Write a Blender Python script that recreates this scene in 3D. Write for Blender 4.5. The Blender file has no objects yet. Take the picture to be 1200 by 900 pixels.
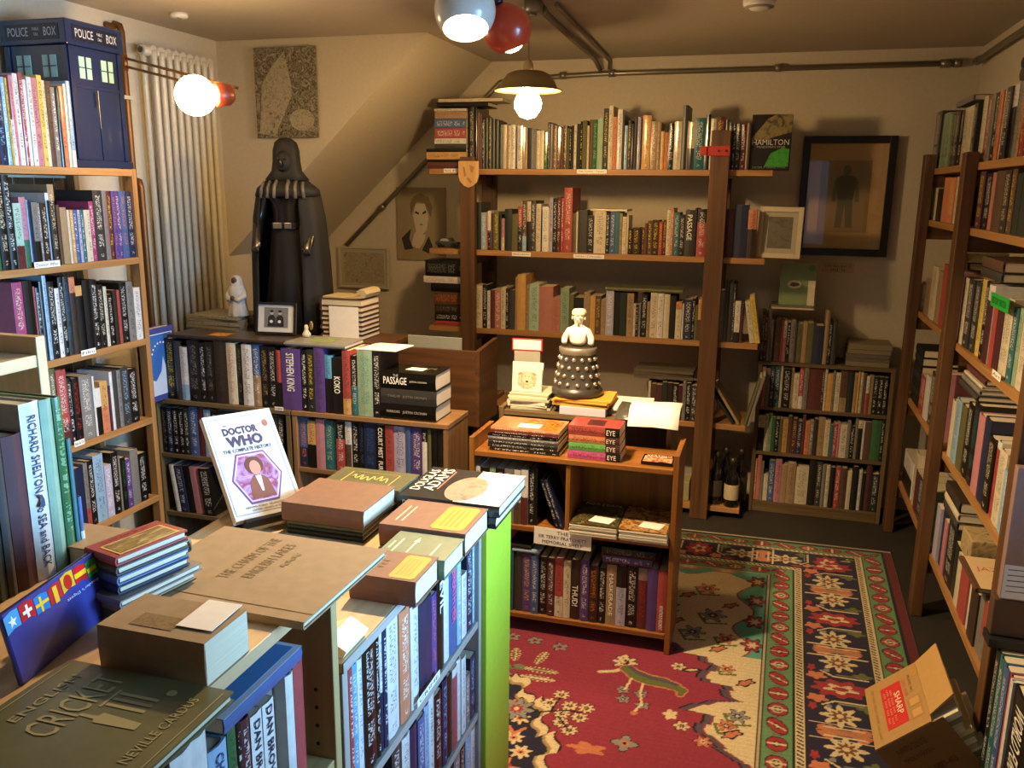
import bpy, bmesh, math, random
import numpy as np
from mathutils import Vector, Matrix
random.seed(7)
C = bpy.context.scene.collection
PI = math.pi
# ------------------------------------------------------------------ camera calibration
F, YAW, PIT, ROL, CAMZ = 1012.68, 0.287484, 0.222436, 0.0108015, 1.6
def _cam():
    cy, sy = math.cos(YAW), math.sin(YAW)
    f = np.array([-sy*math.cos(PIT), cy*math.cos(PIT), -math.sin(PIT)])
    r = np.array([cy, sy, 0.0]); u = np.cross(r, f)
    return np.array([r*math.cos(ROL)+u*math.sin(ROL), -r*math.sin(ROL)+u*math.cos(ROL), f])
CM = _cam()
EYE = np.array([0, 0, CAMZ])
def ray(x, y): return CM.T @ np.array([(x-600)/F, -(y-450)/F, 1.0])
def at(x, y, X=None, Y=None, Z=None):
    """The point of the room that the photograph shows at a pixel, given the plane it lies on."""
    d = ray(x, y)
    t = X/d[0] if X is not None else Y/d[1] if Y is not None else (Z-CAMZ)/d[2]
    p = EYE + t*d
    return Vector((float(p[0]), float(p[1]), float(p[2])))
def proj(p):
    c = CM @ (np.array(p, float)-EYE)
    return 600+F*c[0]/c[2], 450-F*c[1]/c[2]
# ------------------------------------------------------------------ colours and materials
def lin(h):
    v = [int(h[i:i+2], 16)/255 for i in (1, 3, 5)]
    return [c/12.92 if c <= .04045 else ((c+.055)/1.055)**2.4 for c in v]
PAL = {k: (lin(h), n) for k, h, n in [
 ('k','#17140f','black'),('n','#1c2750','navy'),('b','#2a5a9c','blue'),('lb','#8db9dc','pale blue'),('t','#1f6f74','teal'),
 ('g','#2c7038','green'),('dg','#232f28','dark green'),('lg','#93b490','pale green'),('o','#d8742c','orange'),('r','#b3241f','red'),
 ('dr','#641c1e','dark red'),('m','#54202a','maroon'),('br','#64432a','brown'),('db','#382819','dark brown'),('tn','#ad8e60','tan'),
 ('c','#dfd3b3','cream'),('w','#e9e7e1','white'),('gy','#87847e','grey'),('dk','#3f3d3b','dark grey'),('y','#e4c52a','yellow'),
 ('p','#55308a','purple'),('pk','#cc7c8c','pink'),('mg','#a5246c','magenta'),('ol','#6b6a3a','olive'),('sa','#c4705a','salmon'),
 ('li','#b9b6d8','lilac'),('cy','#3aa5d8','bright blue'),('yo','#dba23a','amber'),('mt','#a9d3bf','mint')]}
MATS = {}
def nodes(name):
    m = bpy.data.materials.new(name); m.use_nodes = True
    nt = m.node_tree
    return m, nt, nt.nodes['Principled BSDF']
def plain(name, col, rough=.5, metal=0, spec=.5, coat=0):
    if name in MATS: return MATS[name]
    m, nt, b = nodes(name)
    c = lin(col) if isinstance(col, str) else col
    n = nt.nodes.new('ShaderNodeTexNoise'); n.inputs['Scale'].default_value = 60; n.inputs['Detail'].default_value = 3
    tc = nt.nodes.new('ShaderNodeTexCoord'); nt.links.new(tc.outputs['Object'], n.inputs['Vector'])
    r = nt.nodes.new('ShaderNodeMix'); r.data_type = 'RGBA'
    r.inputs[6].default_value = [x*.9 for x in c]+[1]; r.inputs[7].default_value = [min(1, x*1.08) for x in c]+[1]
    nt.links.new(n.outputs['Fac'], r.inputs[0]); nt.links.new(r.outputs[2], b.inputs['Base Color'])
    b.inputs['Roughness'].default_value = rough; b.inputs['Metallic'].default_value = metal
    b.inputs['Specular IOR Level'].default_value = spec; b.inputs['Coat Weight'].default_value = coat
    MATS[name] = m; return m
def wood(name, c1, c2, axis, rough=.5, scale=1.0):
    key = name+axis
    if key in MATS: return MATS[key]
    m, nt, b = nodes(key)
    tc = nt.nodes.new('ShaderNodeTexCoord'); mp = nt.nodes.new('ShaderNodeMapping')
    s = [38*scale]*3; s['xyz'.index(axis)] = 1.6*scale
    mp.inputs['Scale'].default_value = s
    nt.links.new(tc.outputs['Object'], mp.inputs['Vector'])
    n = nt.nodes.new('ShaderNodeTexNoise'); n.inputs['Scale'].default_value = 1.0; n.inputs['Detail'].default_value = 6; n.inputs['Distortion'].default_value = .8
    nt.links.new(mp.outputs['Vector'], n.inputs['Vector'])
    cr = nt.nodes.new('ShaderNodeValToRGB')
    cr.color_ramp.elements[0].position = .3; cr.color_ramp.elements[1].position = .72
    cr.color_ramp.elements[0].color = lin(c1)+[1]; cr.color_ramp.elements[1].color = lin(c2)+[1]
    nt.links.new(n.outputs['Fac'], cr.inputs['Fac']); nt.links.new(cr.outputs['Color'], b.inputs['Base Color'])
    bp = nt.nodes.new('ShaderNodeBump'); bp.inputs['Strength'].default_value = .12; bp.inputs['Distance'].default_value = .002
    nt.links.new(n.outputs['Fac'], bp.inputs['Height']); nt.links.new(bp.outputs['Normal'], b.inputs['Normal'])
    b.inputs['Roughness'].default_value = rough
    MATS[key] = m; return m
def pine(ax): return wood('pine', '#8d6234', '#ae8350', ax, .5)
def pale(ax): return wood('pale_wood', '#b79a72', '#d2b68c', ax, .45)
def post(ax): return wood('brown_wood', '#432c18', '#6a4829', ax, .5)
def oak(ax): return wood('oak', '#70431b', '#9c6830', ax, .38)
def walnut(ax): return wood('walnut', '#3b2617', '#5a3b23', ax, .4)
def greyw(ax): return wood('grey_veneer', '#8d8a85', '#a8a49d', ax, .4)
def duskw(ax): return wood('dusky_wood', '#55442e', '#72603f', ax, .5)
def emit(name, col, s):
    m, nt, b = nodes(name)
    b.inputs['Base Color'].default_value = (1, .9, .7, 1)
    b.inputs['Emission Color'].default_value = list(col)+[1]; b.inputs['Emission Strength'].default_value = s
    return m
def book_material():
    m, nt, b = nodes('printed_cover')
    N, L = nt.nodes.new, nt.links.new
    a = N('ShaderNodeAttribute'); a.attribute_name = 'bcol'
    t = N('ShaderNodeAttribute'); t.attribute_name = 'tcol'
    u = N('ShaderNodeUVMap'); u.uv_map = 'sp'
    v = N('ShaderNodeUVMap'); v.uv_map = 'tx'
    s = N('ShaderNodeSeparateXYZ'); L(u.outputs['UV'], s.inputs[0])
    def mth(op, x, y=None, z=None):
        k = N('ShaderNodeMath'); k.operation = op
        for i, q in enumerate((x, y, z)):
            if q is None: continue
            if isinstance(q, (int, float)): k.inputs[i].default_value = q
            else: L(q, k.inputs[i])
        return k.outputs[0]
    U, V = s.outputs['X'], s.outputs['Y']
    inU = mth('LESS_THAN', mth('ABSOLUTE', mth('SUBTRACT', U, .5)), .27)
    def band(lo, hi): return mth('MULTIPLY', mth('GREATER_THAN', V, lo), mth('LESS_THAN', V, hi))
    body = mth('MAXIMUM', mth('MAXIMUM', band(.44, .93), band(.2, .38)), mth('MULTIPLY', band(.05, .1), mth('LESS_THAN', mth('ABSOLUTE', mth('SUBTRACT', U, .5)), .16)))
    mp = N('ShaderNodeMapping'); mp.inputs['Scale'].default_value = (120, 260, 1); L(v.outputs['UV'], mp.inputs['Vector'])
    n = N('ShaderNodeTexNoise'); n.noise_dimensions = '2D'; n.inputs['Scale'].default_value = 1; n.inputs['Detail'].default_value = 1
    L(mp.outputs['Vector'], n.inputs['Vector'])
    ink = mth('MULTIPLY', mth('GREATER_THAN', n.outputs['Fac'], .54), .55)
    fac = mth('MULTIPLY', mth('MULTIPLY', ink, inU), mth('MULTIPLY', body, t.outputs['Alpha']))
    # worn mottling of cloth and jackets
    n2 = N('ShaderNodeTexNoise'); n2.noise_dimensions = '2D'; n2.inputs['Scale'].default_value = 45; n2.inputs['Detail'].default_value = 4
    L(v.outputs['UV'], n2.inputs['Vector'])
    mul = N('ShaderNodeMix'); mul.data_type = 'RGBA'; mul.blend_type = 'MULTIPLY'; mul.inputs[0].default_value = 1
    rp = N('ShaderNodeMapRange'); rp.inputs['To Min'].default_value = .6; rp.inputs['To Max'].default_value = .86
    L(n2.outputs['Fac'], rp.inputs['Value'])
    L(a.outputs['Color'], mul.inputs[6]); L(rp.outputs[0], mul.inputs[7])
    hs = N('ShaderNodeHueSaturation'); hs.inputs['Saturation'].default_value = .86; L(mul.outputs[2], hs.inputs['Color'])
    mx = N('ShaderNodeMix'); mx.data_type = 'RGBA'
    L(fac, mx.inputs[0]); L(hs.outputs[0], mx.inputs[6]); L(t.outputs['Color'], mx.inputs[7])
    L(mx.outputs[2], b.inputs['Base Color']); L(a.outputs['Alpha'], b.inputs['Roughness'])
    return m
def page_material(name='page_edges', col='#d9cdb0', axis='x'):
    m, nt, b = nodes(name)
    N, L = nt.nodes.new, nt.links.new
    tc = N('ShaderNodeTexCoord'); mp = N('ShaderNodeMapping'); sc = [6, 6, 6]; sc['xyz'.index(axis)] = 900
    mp.inputs['Scale'].default_value = sc
    L(tc.outputs['Object'], mp.inputs['Vector'])
    n = N('ShaderNodeTexNoise'); n.inputs['Scale'].default_value = 1; n.inputs['Detail'].default_value = 2; L(mp.outputs['Vector'], n.inputs['Vector'])
    r = N('ShaderNodeMix'); r.data_type = 'RGBA'; c = lin(col)
    r.inputs[6].default_value = [x*.62 for x in c]+[1]; r.inputs[7].default_value = [min(1, x*1.1) for x in c]+[1]
    L(n.outputs['Fac'], r.inputs[0]); L(r.outputs[2], b.inputs['Base Color']); b.inputs['Roughness'].default_value = .85
    return m
BOOK = book_material(); PAGE = page_material(); PAGEZ = page_material('page_edges_flat', '#d9d0ba', 'z')
def pattern(name, cols, scale=20, detail=6, kind='noise', rough=.6, mapping=(1, 1, 1)):
    """A mottled printed surface: a colour ramp over noise or cells."""
    if name in MATS: return MATS[name]
    m, nt, b = nodes(name); N, L = nt.nodes.new, nt.links.new
    tc = N('ShaderNodeTexCoord'); mp = N('ShaderNodeMapping'); mp.inputs['Scale'].default_value = mapping
    L(tc.outputs['Object'], mp.inputs['Vector'])
    if kind == 'noise':
        n = N('ShaderNodeTexNoise'); n.inputs['Detail'].default_value = detail; n.inputs['Distortion'].default_value = 1.2; out = n.outputs['Fac']
    else:
        n = N('ShaderNodeTexVoronoi'); out = n.outputs['Distance']
    n.inputs['Scale'].default_value = scale; L(mp.outputs['Vector'], n.inputs['Vector'])
    cr = N('ShaderNodeValToRGB'); L(out, cr.inputs['Fac'])
    lo, hi = (.3, .7) if kind == 'noise' else (0, .8)
    e = cr.color_ramp.elements
    while len(e) < len(cols): e.new(.5)
    for i, c in enumerate(cols):
        e[i].position = lo+(hi-lo)*i/(len(cols)-1); e[i].color = lin(c)+[1]
    L(cr.outputs['Color'], b.inputs['Base Color']); b.inputs['Roughness'].default_value = rough
    MATS[name] = m; return m
# ------------------------------------------------------------------ objects
WORLD = {}
def tag(o, label=None, cat=None, group=None, kind=None):
    if label: o['label'] = label
    if cat: o['category'] = cat
    if group: o['group'] = group
    if kind: o['kind'] = kind
    return o
def frame(origin, x=(1, 0, 0), y=(0, 1, 0), z=None):
    x = Vector(x).normalized(); y = Vector(y); z = Vector(z) if z is not None else x.cross(y)
    z = z.normalized(); y = z.cross(x).normalized()
    M = Matrix((x, y, z)).transposed().to_4x4(); M.translation = Vector(origin); return M
def rotz(origin, a): return Matrix.Translation(Vector(origin)) @ Matrix.Rotation(a, 4, 'Z')
def thing(name, label, cat, M=(0, 0, 0), group=None):
    o = bpy.data.objects.new(name, None); C.objects.link(o); o.empty_display_size = .05
    if not isinstance(M, Matrix): M = Matrix.Translation(Vector(M))
    o.matrix_basis = M; WORLD[o.name] = M
    return tag(o, label, cat, group)
def link(name, me, mats, parent=None, M=None):
    o = bpy.data.objects.new(name, me); C.objects.link(o)
    for m in (mats if isinstance(mats, (list, tuple)) else [mats]): me.materials.append(m)
    if parent is not None: o.parent = parent
    if M is not None: o.matrix_basis = M
    WORLD[o.name] = (WORLD[parent.name] if parent is not None else Matrix()) @ (M if M is not None else Matrix())
    return o
class MB:
    """Collects boxes, prisms, tubes and lathes and links them as one mesh."""
    def __init__(s): s.bm = bmesh.new()
    def box(s, x0, x1, y0, y1, z0, z1, bev=0, M=None):
        r = bmesh.ops.create_cube(s.bm, size=1)
        vs = r['verts']
        for v in vs: v.co = Vector(((x0+x1)/2+v.co.x*(x1-x0), (y0+y1)/2+v.co.y*(y1-y0), (z0+z1)/2+v.co.z*(z1-z0)))
        if bev:
            es = list({e for v in vs for e in v.link_edges})
            rb = bmesh.ops.bevel(s.bm, geom=es, offset=bev, segments=2, affect='EDGES', profile=.5)
            vs = list({v for f in rb['faces'] for v in f.verts} | {v for v in vs if v.is_valid})
        if M: bmesh.ops.transform(s.bm, matrix=M, verts=vs)
        return s
    def prism(s, pts, z0, z1, M=None):
        a = [s.bm.verts.new((x, y, z0)) for x, y in pts]; b = [s.bm.verts.new((x, y, z1)) for x, y in pts]
        n = len(pts); s.bm.faces.new(a[::-1]); s.bm.faces.new(b)
        for i in range(n): s.bm.faces.new((a[i], a[(i+1) % n], b[(i+1) % n], b[i]))
        if M: bmesh.ops.transform(s.bm, matrix=M, verts=a+b)
        return s
    def poly(s, pts):
        s.bm.faces.new([s.bm.verts.new(p) for p in pts]); return s
    def tube(s, path, r, n=12, caps=True):
        path = [Vector(p) for p in path]; rs = r if isinstance(r, (list, tuple)) else [r]*len(path)
        rings = []; up = None
        for i, p in enumerate(path):
            d = (path[min(i+1, len(path)-1)]-path[max(i-1, 0)]).normalized()
            if up is None: up = Vector((0, 0, 1)) if abs(d.z) < .9 else Vector((1, 0, 0))
            a = d.cross(up).normalized(); b = a.cross(d).normalized(); up = b
            rings.append([s.bm.verts.new(p+(a*math.cos(2*PI*k/n)+b*math.sin(2*PI*k/n))*rs[i]) for k in range(n)])
        for q, w in zip(rings, rings[1:]):
            for k in range(n):
                f = s.bm.faces.new((q[k], q[(k+1) % n], w[(k+1) % n], w[k])); f.smooth = True
        if caps: s.bm.faces.new(rings[0][::-1]); s.bm.faces.new(rings[-1])
        return s
    def lathe(s, prof, n=32, M=None, sx=1, sy=1, smooth=True, fold=None):
        rings = []; allv = []
        for r, z in prof:
            if r < 1e-6: ring = [s.bm.verts.new((0, 0, z))]
            else: ring = [s.bm.verts.new((sx*r*(1+(fold(2*PI*k/n, z) if fold else 0))*math.cos(2*PI*k/n), sy*r*(1+(fold(2*PI*k/n, z) if fold else 0))*math.sin(2*PI*k/n), z)) for k in range(n)]
            rings.append(ring); allv += ring
        for q, w in zip(rings, rings[1:]):
            for k in range(n):
                vs = [q[k % len(q)], q[(k+1) % n % len(q)], w[(k+1) % n % len(w)], w[k % len(w)]]
                vs = list(dict.fromkeys(vs))
                if len(vs) > 2:
                    f = s.bm.faces.new(vs); f.smooth = smooth
        if M: bmesh.ops.transform(s.bm, matrix=M, verts=allv)
        return s
    def ball(s, c, r, sc=(1, 1, 1), seg=16):
        res = bmesh.ops.create_uvsphere(s.bm, u_segments=seg, v_segments=max(6, seg*2//3), radius=r)
        for v in res['verts']:
            v.co = Vector((v.co.x*sc[0]+c[0], v.co.y*sc[1]+c[1], v.co.z*sc[2]+c[2]))
            for f in v.link_faces: f.smooth = True
        return s
    def build(s, name, mats, parent=None, M=None, world=True):
        """world: the shapes were given in room coordinates; they are moved into the parent's own space."""
        me = bpy.data.meshes.new(name)
        bmesh.ops.recalc_face_normals(s.bm, faces=s.bm.faces)
        if parent is not None and world: s.bm.transform(WORLD[parent.name].inverted())
        if parent is None and M is not None and world: s.bm.transform(M.inverted())
        s.bm.to_mesh(me); s.bm.free()
        return link(name, me, mats, parent, M if (parent is None or not world) else None)
def struct(name, mb, m):
    o = mb.build(name, m); o['kind'] = 'structure'; return o
_txt = {}
def text(parent, s, x, y, w, h, mat, z=.0006, rot=0, name='lettering', bold=0.0, shear=0, fit=True, M=None):
    """Raised lettering centred at (x, y) of the parent's face, fitted into w by h."""
    cu = bpy.data.curves.new('t', 'FONT'); cu.body = s; cu.size = 1; cu.align_x = 'CENTER'; cu.offset = bold; cu.shear = shear
    cu.resolution_u = 2; cu.extrude = .004
    tmp = bpy.data.objects.new('t', cu); C.objects.link(tmp)
    me = bpy.data.meshes.new_from_object(tmp.evaluated_get(bpy.context.evaluated_depsgraph_get()))
    bpy.data.objects.remove(tmp); bpy.data.curves.remove(cu)
    if not me.vertices: return None
    co = np.array([v.co[:] for v in me.vertices]); lo, hi = co.min(0), co.max(0)
    sx = w/max(hi[0]-lo[0], 1e-6); sy = h/max(hi[1]-lo[1], 1e-6)
    if not fit: sx = sy = min(sx, sy)
    T = Matrix.Translation((x, y, z)) @ Matrix.Rotation(rot, 4, 'Z') @ Matrix.Diagonal((sx, sy, .02, 1)) @ Matrix.Translation((-(lo[0]+hi[0])/2, -(lo[1]+hi[1])/2, 0))
    me.transform((M if M is not None else Matrix()) @ T)
    me.name = name
    return link(name, me, mat, parent)
INK = {}
def ink(h, rough=.5):
    if h not in INK: INK[h] = plain('ink_'+h[1:], h, rough)
    return INK[h]
def patch(parent, name, pts, mat, z=.0005, t=.0003, M=None):
    """A printed or pasted shape: a very thin slab on the parent's face, in the parent's own x and y."""
    b = MB().prism(pts, z-t, z, M)
    return b.build(name, mat, parent, world=False)
def rect(x0, x1, y0, y1): return [(x0, y0), (x1, y0), (x1, y1), (x0, y1)]
def oval(cx, cy, rx, ry, n=24, a=0): return [(cx+rx*math.cos(2*PI*k/n)*math.cos(a)-ry*math.sin(2*PI*k/n)*math.sin(a), cy+rx*math.cos(2*PI*k/n)*math.sin(a)+ry*math.sin(2*PI*k/n)*math.cos(a)) for k in range(n)]
# ------------------------------------------------------------------ the room
HC, YB, XR, XL, YS, YF = 2.255, 4.62, .86, -2.55, 3.70, -1.7
WALL = plain('wall_paint', '#c6bda8', .85); CEIL = plain('ceiling_paint', '#b3a998', .9)
def floor_mat():
    m, nt, b = nodes('dark_floor'); N, L = nt.nodes.new, nt.links.new
    tc = N('ShaderNodeTexCoord'); n = N('ShaderNodeTexNoise'); n.inputs['Scale'].default_value = 9; n.inputs['Detail'].default_value = 8
    L(tc.outputs['Object'], n.inputs['Vector']); cr = N('ShaderNodeValToRGB'); L(n.outputs['Fac'], cr.inputs['Fac'])
    cr.color_ramp.elements[0].color = lin('#1f1c18')+[1]; cr.color_ramp.elements[1].color = lin('#332e27')+[1]
    L(cr.outputs['Color'], b.inputs['Base Color']); b.inputs['Roughness'].default_value = .7; return m
FLOOR = floor_mat()
struct('floor', MB().box(XL-.15, XR+.15, YF-.15, YB+.15, -.1, 0), FLOOR)
struct('ceiling', MB().box(XL-.15, XR+.15, YF-.15, YB+.15, HC, HC+.1), CEIL)
struct('wall_back', MB().box(XL-.15, XR+.15, YB, YB+.12, 0, HC), WALL)
struct('wall_left', MB().box(XL-.12, XL, YF, YB, 0, HC), WALL)
b = MB()   # the wall on the window side, with its opening
for y0, y1, z0, z1 in ((YF, 1.0, 0, HC), (2.2, YB, 0, HC), (1.0, 2.2, 0, .75), (1.0, 2.2, 1.95, HC)): b.box(XR, XR+.12, y0, y1, z0, z1)
struct('wall_right', b, WALL)
b = MB()
for x0, x1, z0, z1 in ((XL, .0, 0, HC), (.62, XR, 0, HC), (0, .62, 0, .95), (0, .62, 2.0, HC)): b.box(x0, x1, YF-.12, YF, z0, z1)
struct('wall_front', b, WALL)
WHITE = plain('white_gloss_paint', '#dedbd4', .35)
def window_bars(name, o, ux, w, h):
    M = frame(o, ux, (0, 0, 1)); b = MB()
    for r in ((0, .05, 0, h), (w-.05, w, 0, h), (.05, w-.05, 0, .05), (.05, w-.05, h-.05, h), (w/2-.02, w/2+.02, .05, h-.05)):
        b.box(r[0], r[1], r[2], r[3], -.03, .03, M=M)
    struct(name, b, WHITE)
window_bars('window_1', (XR+.06, 1.0, .75), (0, 1, 0), 1.2, 1.2)
window_bars('window_2', (0, YF-.06, .95), (1, 0, 0), .62, 1.05)
# boxed-in staircase: its side carries the engraving, its sloping underside meets the back wall
XS0, ZS0, XS1 = XL, 1.262, -1.497
b = MB(); M = frame((0, YS, 0), (1, 0, 0), (0, 0, 1), (0, -1, 0))
b.prism([(XS0, ZS0), (XS1, HC-.001), (XS0, HC-.001)], -(YB-YS)+.001, 0, M)
struct('ceiling_stair', b, WALL)
# ------------------------------------------------------------------ shelving
def board(parent, name, x0, x1, y0, y1, z0, z1, m, bev=.0015): return MB().box(x0, x1, y0, y1, z0, z1, bev).build(name, m, parent)
GT = .0008
def case(label, cat, x0, x1, y0, y1, ztop, shelves, mat, tside=.018, tshelf=.018, plinth=None, back=True, face='-y', top=True, name='bookcase', zb=.001, side_up=0, matx=None, walls=(1, 1)):
    """A bookcase open towards -y, +x: two sides, top, shelves (their upper faces), back."""
    t = thing(name, label, cat, ((x0+x1)/2, (y0+y1)/2, zb))
    mx = matx or mat
    if face == '-y':
        if walls[0]: board(t, 'side_panel', x0, x0+tside, y0, y1, zb, ztop+side_up, mat('z'))
        if walls[1]: board(t, 'side_panel', x1-tside, x1, y0, y1, zb, ztop+side_up, mat('z'))
        xi0, xi1 = x0+tside+GT, x1-tside-GT
        if side_up or not top: pass
        if top: board(t, 'top', (xi0 if side_up else x0), (xi1 if side_up else x1), y0, y1, ztop-tshelf+.0, ztop, mx('x')) if side_up else board(t, 'top', x0-.002, x1+.002, y0-.002, y1, ztop+.0005, ztop+tshelf, mx('x'))
        for z in shelves: board(t, 'shelf', xi0, xi1, y0+.004, y1-.008, z-tshelf, z, mx('x'))
        if back: board(t, 'back_panel', xi0, xi1, y1-.007, y1-.001, zb+.01, ztop-tshelf-.001, mat('z'))
        if plinth: board(t, 'plinth', xi0, xi1, y0+.006, y0+.02, zb, plinth, mx('x'))
    return t
# -- tall pine shelving on brown posts along the back wall
PF, SF = 4.160, 4.202                                # post face, shelf front
BS = thing('wall_shelving', 'long pine shelves on dark brown posts along the back wall', 'shelving', (-.85, 4.35, 0))
BZ = {}
def bshelf(key, l, r):
    a = at(l[0], l[1], Y=SF); c = at(r[0], r[1], Y=SF); z = (a.z+c.z)/2; BZ[key] = z
    board(BS, 'shelf', a.x, c.x, SF, 4.50, z-.027, z, pine('x'))
bshelf('top', (503, 197.6), (906, 199.5)); bshelf('second', (503, 290.5), (896, 304)); bshelf('third', (503, 381), (888, 403.5))
BZ['fourth'] = at(879, 500, Y=SF).z
board(BS, 'shelf', -1.5, -.06, SF, 4.50, BZ['fourth']-.027, BZ['fourth'], pine('x'))
board(BS, 'shelf', -1.5, -.06, SF, 4.50, .035, .06, pine('x'))
for x0, x1, zt in ((-1.512, -1.436, 1.75), (-.299, -.213, 1.868)):
    board(BS, 'post', x0, x1, PF, SF-.001, 0.001, zt, post('z'), .003)
    board(BS, 'post', x0, x1, 4.502, 4.545, 0.001, 1.74 if zt < 1.8 else 1.66, post('z'), .003)
    for z in [BZ[k] for k in ('top', 'second', 'third', 'fourth')]:
        board(BS, 'rail', x0+.02, x1-.02, SF, 4.5, z-.075, z-.0275, post('y'), .002)
# -- small bookcase in the corner
LCX0, LCX1, LCY, LCZ = -.02, .607, 4.365, .765
lc = case('low dusky wood bookcase in the back corner, three rows of books', 'bookcase', LCX0, LCX1, LCY, 4.60, LCZ, (.553, .321, .058), duskw, plinth=.04)
# -- shelves with brown posts along the window-side wall
RXF = .66
RB = thing('wall_shelving', 'brown-posted pine shelves along the side wall, beside the rug edge', 'shelving', (.75, 3.3, 0))
RZ = (1.705, 1.483, 1.075, .669, .262)
for z in RZ:
    board(RB, 'shelf', RXF, XR-.004, 3.425, 4.44, z-.026, z, pine('y'))
    board(RB, 'shelf', RXF, XR-.004, 2.29, 3.421, z-.026, z, pine('y'))
for y0, y1, zt in ((4.27, 4.345, 1.765), (3.39, 3.465, 1.74), (2.31, 2.375, 1.74)):
    board(RB, 'post', RXF-.042, RXF-.001, y0, y1, .001, zt, post('z'), .003)
    for z in RZ: board(RB, 'rail', RXF+.001, XR-.006, y0+.015, y1-.015, z-.085, z-.027, post('x'), .002)
board(RB, 'shelf', RXF-.06, XR-.004, 1.5, 2.29, .075, .1, pine('y'))
# -- shelves beside the radiator
LXF, LY1 = -2.25, 2.705
LU = thing('bookcase', 'tall pine bookcase beside the white radiator, a blue cabinet on its top', 'bookcase', (-2.4, 2.1, 0))
LZ = (1.653, 1.337, 1.030, .722, .405)
for z in LZ: board(LU, 'shelf', XL+.005, LXF, 1.4, LY1-.001, z-.024, z, pine('y'))
board(LU, 'upright', LXF-.035, LXF-.001, LY1, LY1+.024, .001, 1.655, pine('z')); board(LU, 'upright', XL+.006, XL+.04, LY1, LY1+.024, .001, 1.655, pine('z'))
pk = walnut('z')
for i in range(5): board(LU, 'back_plank', XL+.001, XL+.0045, 2.28+i*.092, 2.28+i*.092+.088, .05, 1.62, pk)
# -- the low double case of horror paperbacks, facing the camera
MY, MZ = 2.83, .762
ma = case('low dark wood bookcase half hidden behind the white book, black paperbacks inside', 'bookcase', -2.345, -1.724, MY, 3.05, MZ-.018, (.534, .282, .03), duskw)
mb_ = case('low brown bookcase in mid room under the three black volumes', 'bookcase', -1.715, -1.078, MY, 3.05, MZ-.018, (.537, .28, .03), lambda a: wood('mid_wood', '#745639', '#94724c', a, .45))
# -- the orange oak memorial bookcase
PX0, PX1, PY, PZ = -.985, -.243, 2.80, .685
MEM = case('orange oak bookcase on the rug carrying the memorial shelf sign', 'bookcase', PX0, PX1, PY, 3.035, PZ, (.42, .078), oak, side_up=.05, zb=.0055)
board(MEM, 'divider', -.630, -.614, PY+.006, 3.02, .421, .664, oak('z'))
# -- pale bookcase behind it
QX0, QX1, QY, QZ = -.955, -.30, 3.06, .775
q = case('pale wood bookcase behind the oak one, heaped with papers', 'bookcase', QX0, QX1, QY, 3.33, QZ, (.5, .2), duskw, side_up=.012, zb=.0055)
# -- sideboard under the cloaked statue and the till desk beside it
SBZ = .98
sb = thing('sideboard', 'brown wooden sideboard under the black cloaked statue', 'sideboard', (-1.95, 3.28, 0))
b = MB().box(-2.42, -1.468, 3.165, 3.40, .001, SBZ-.021); b.build('carcass', walnut('x'), sb)
board(sb, 'top', -2.43, -1.462, 3.16, 3.405, SBZ-.02, SBZ, walnut('x'))
for x0 in (-2.41, -1.935):
    d = board(sb, 'door', x0, x0+.46, 3.150, 3.1645, .06, SBZ-.04, walnut('z'))
    MB().ball((x0+.42 if x0 < -2 else x0+.04, 3.142, .6), .012).build('knob', plain('brass', '#b08a40', .3, 1), d)
dk = thing('desk', 'brown wooden till desk with raised front and side screens', 'desk', (-1.27, 3.35, 0))
board(dk, 'front_panel', -1.442, -1.1, 3.2, 3.216, .655, .966, walnut('x'))
b = MB(); b.prism([(3.2, .655), (3.44, .655), (3.44, .985), (3.2, .967)], -1.0995, -1.083, frame((0, 0, 0), (0, 1, 0), (0, 0, 1), (1, 0, 0))); b.build('side_panel', walnut('y'), dk)
board(dk, 'desktop', -1.442, -1.1, 3.217, 3.6, .70, .72, walnut('x'))
b = MB().box(-1.43, -1.12, 3.23, 3.58, .001, .654); b.build('pedestal', plain('desk_shade_tone', '#221a13', .6), dk)  # near-black colour paints in the shade seen below the desk screens
lp = thing('laptop', 'grey laptop standing open behind the till desk front', 'laptop', (-1.33, 3.33, .7205))
board(lp, 'lid', -1.44, -1.2, 3.318, 3.326, .7205, .995, plain('laptop_grey', '#8a8d86', .4)); board(lp, 'keyboard_base', -1.44, -1.2, 3.328, 3.5, .7205, .738, plain('laptop_grey', '#8a8d86', .4))
# -- the two near bookcases
N1 = thing('bookcase', 'beige bookcase nearest the camera, with the cricket and lakes books on top', 'bookcase', (-.9, .7, .0055))
NX, NB = -.6, -1.2
edge = lambda a: wood('beige_edge', '#9c8658', '#b09a6c', a, .45)
board(N1, 'top', NB, NX, .3, 1.095, 1.0, 1.02, pale('y'))
for y0 in (.3, 1.075): board(N1, 'side_panel', NB, NX, y0, y0+.018, .0055, .999, edge('z'))
for z in (.716, .42, .1): board(N1, 'shelf', NB+.301, NX-.004, .3185, 1.0745, z-.018, z, edge('y'))
board(N1, 'back_panel', NB+.29, NB+.30, .3185, 1.0745, .006, .999, edge('z'))
hole = plain('peg_hole', '#2a2018', .9)
for k in range(4):
    p = at(370+k*1.0, 808+k*21, Y=1.0745)
    MB().tube([(p.x, 1.0748, p.z), (p.x, 1.0738, p.z)], .0032, 10).build('peg_hole', hole, N1)
N2 = thing('bookcase', 'grey-edged low bookcase full of paperbacks, against the lime green cabinet', 'bookcase', (-.87, 1.45, .0055))
FZ = (.600, .357, .11)
board(N2, 'top', -1.15, NX, 1.103, 1.793, .85, .868, pale('y'))
board(N2, 'top_edging', NX+.0005, NX+.003, 1.103, 1.793, .849, .868, greyw('y'))
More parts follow.
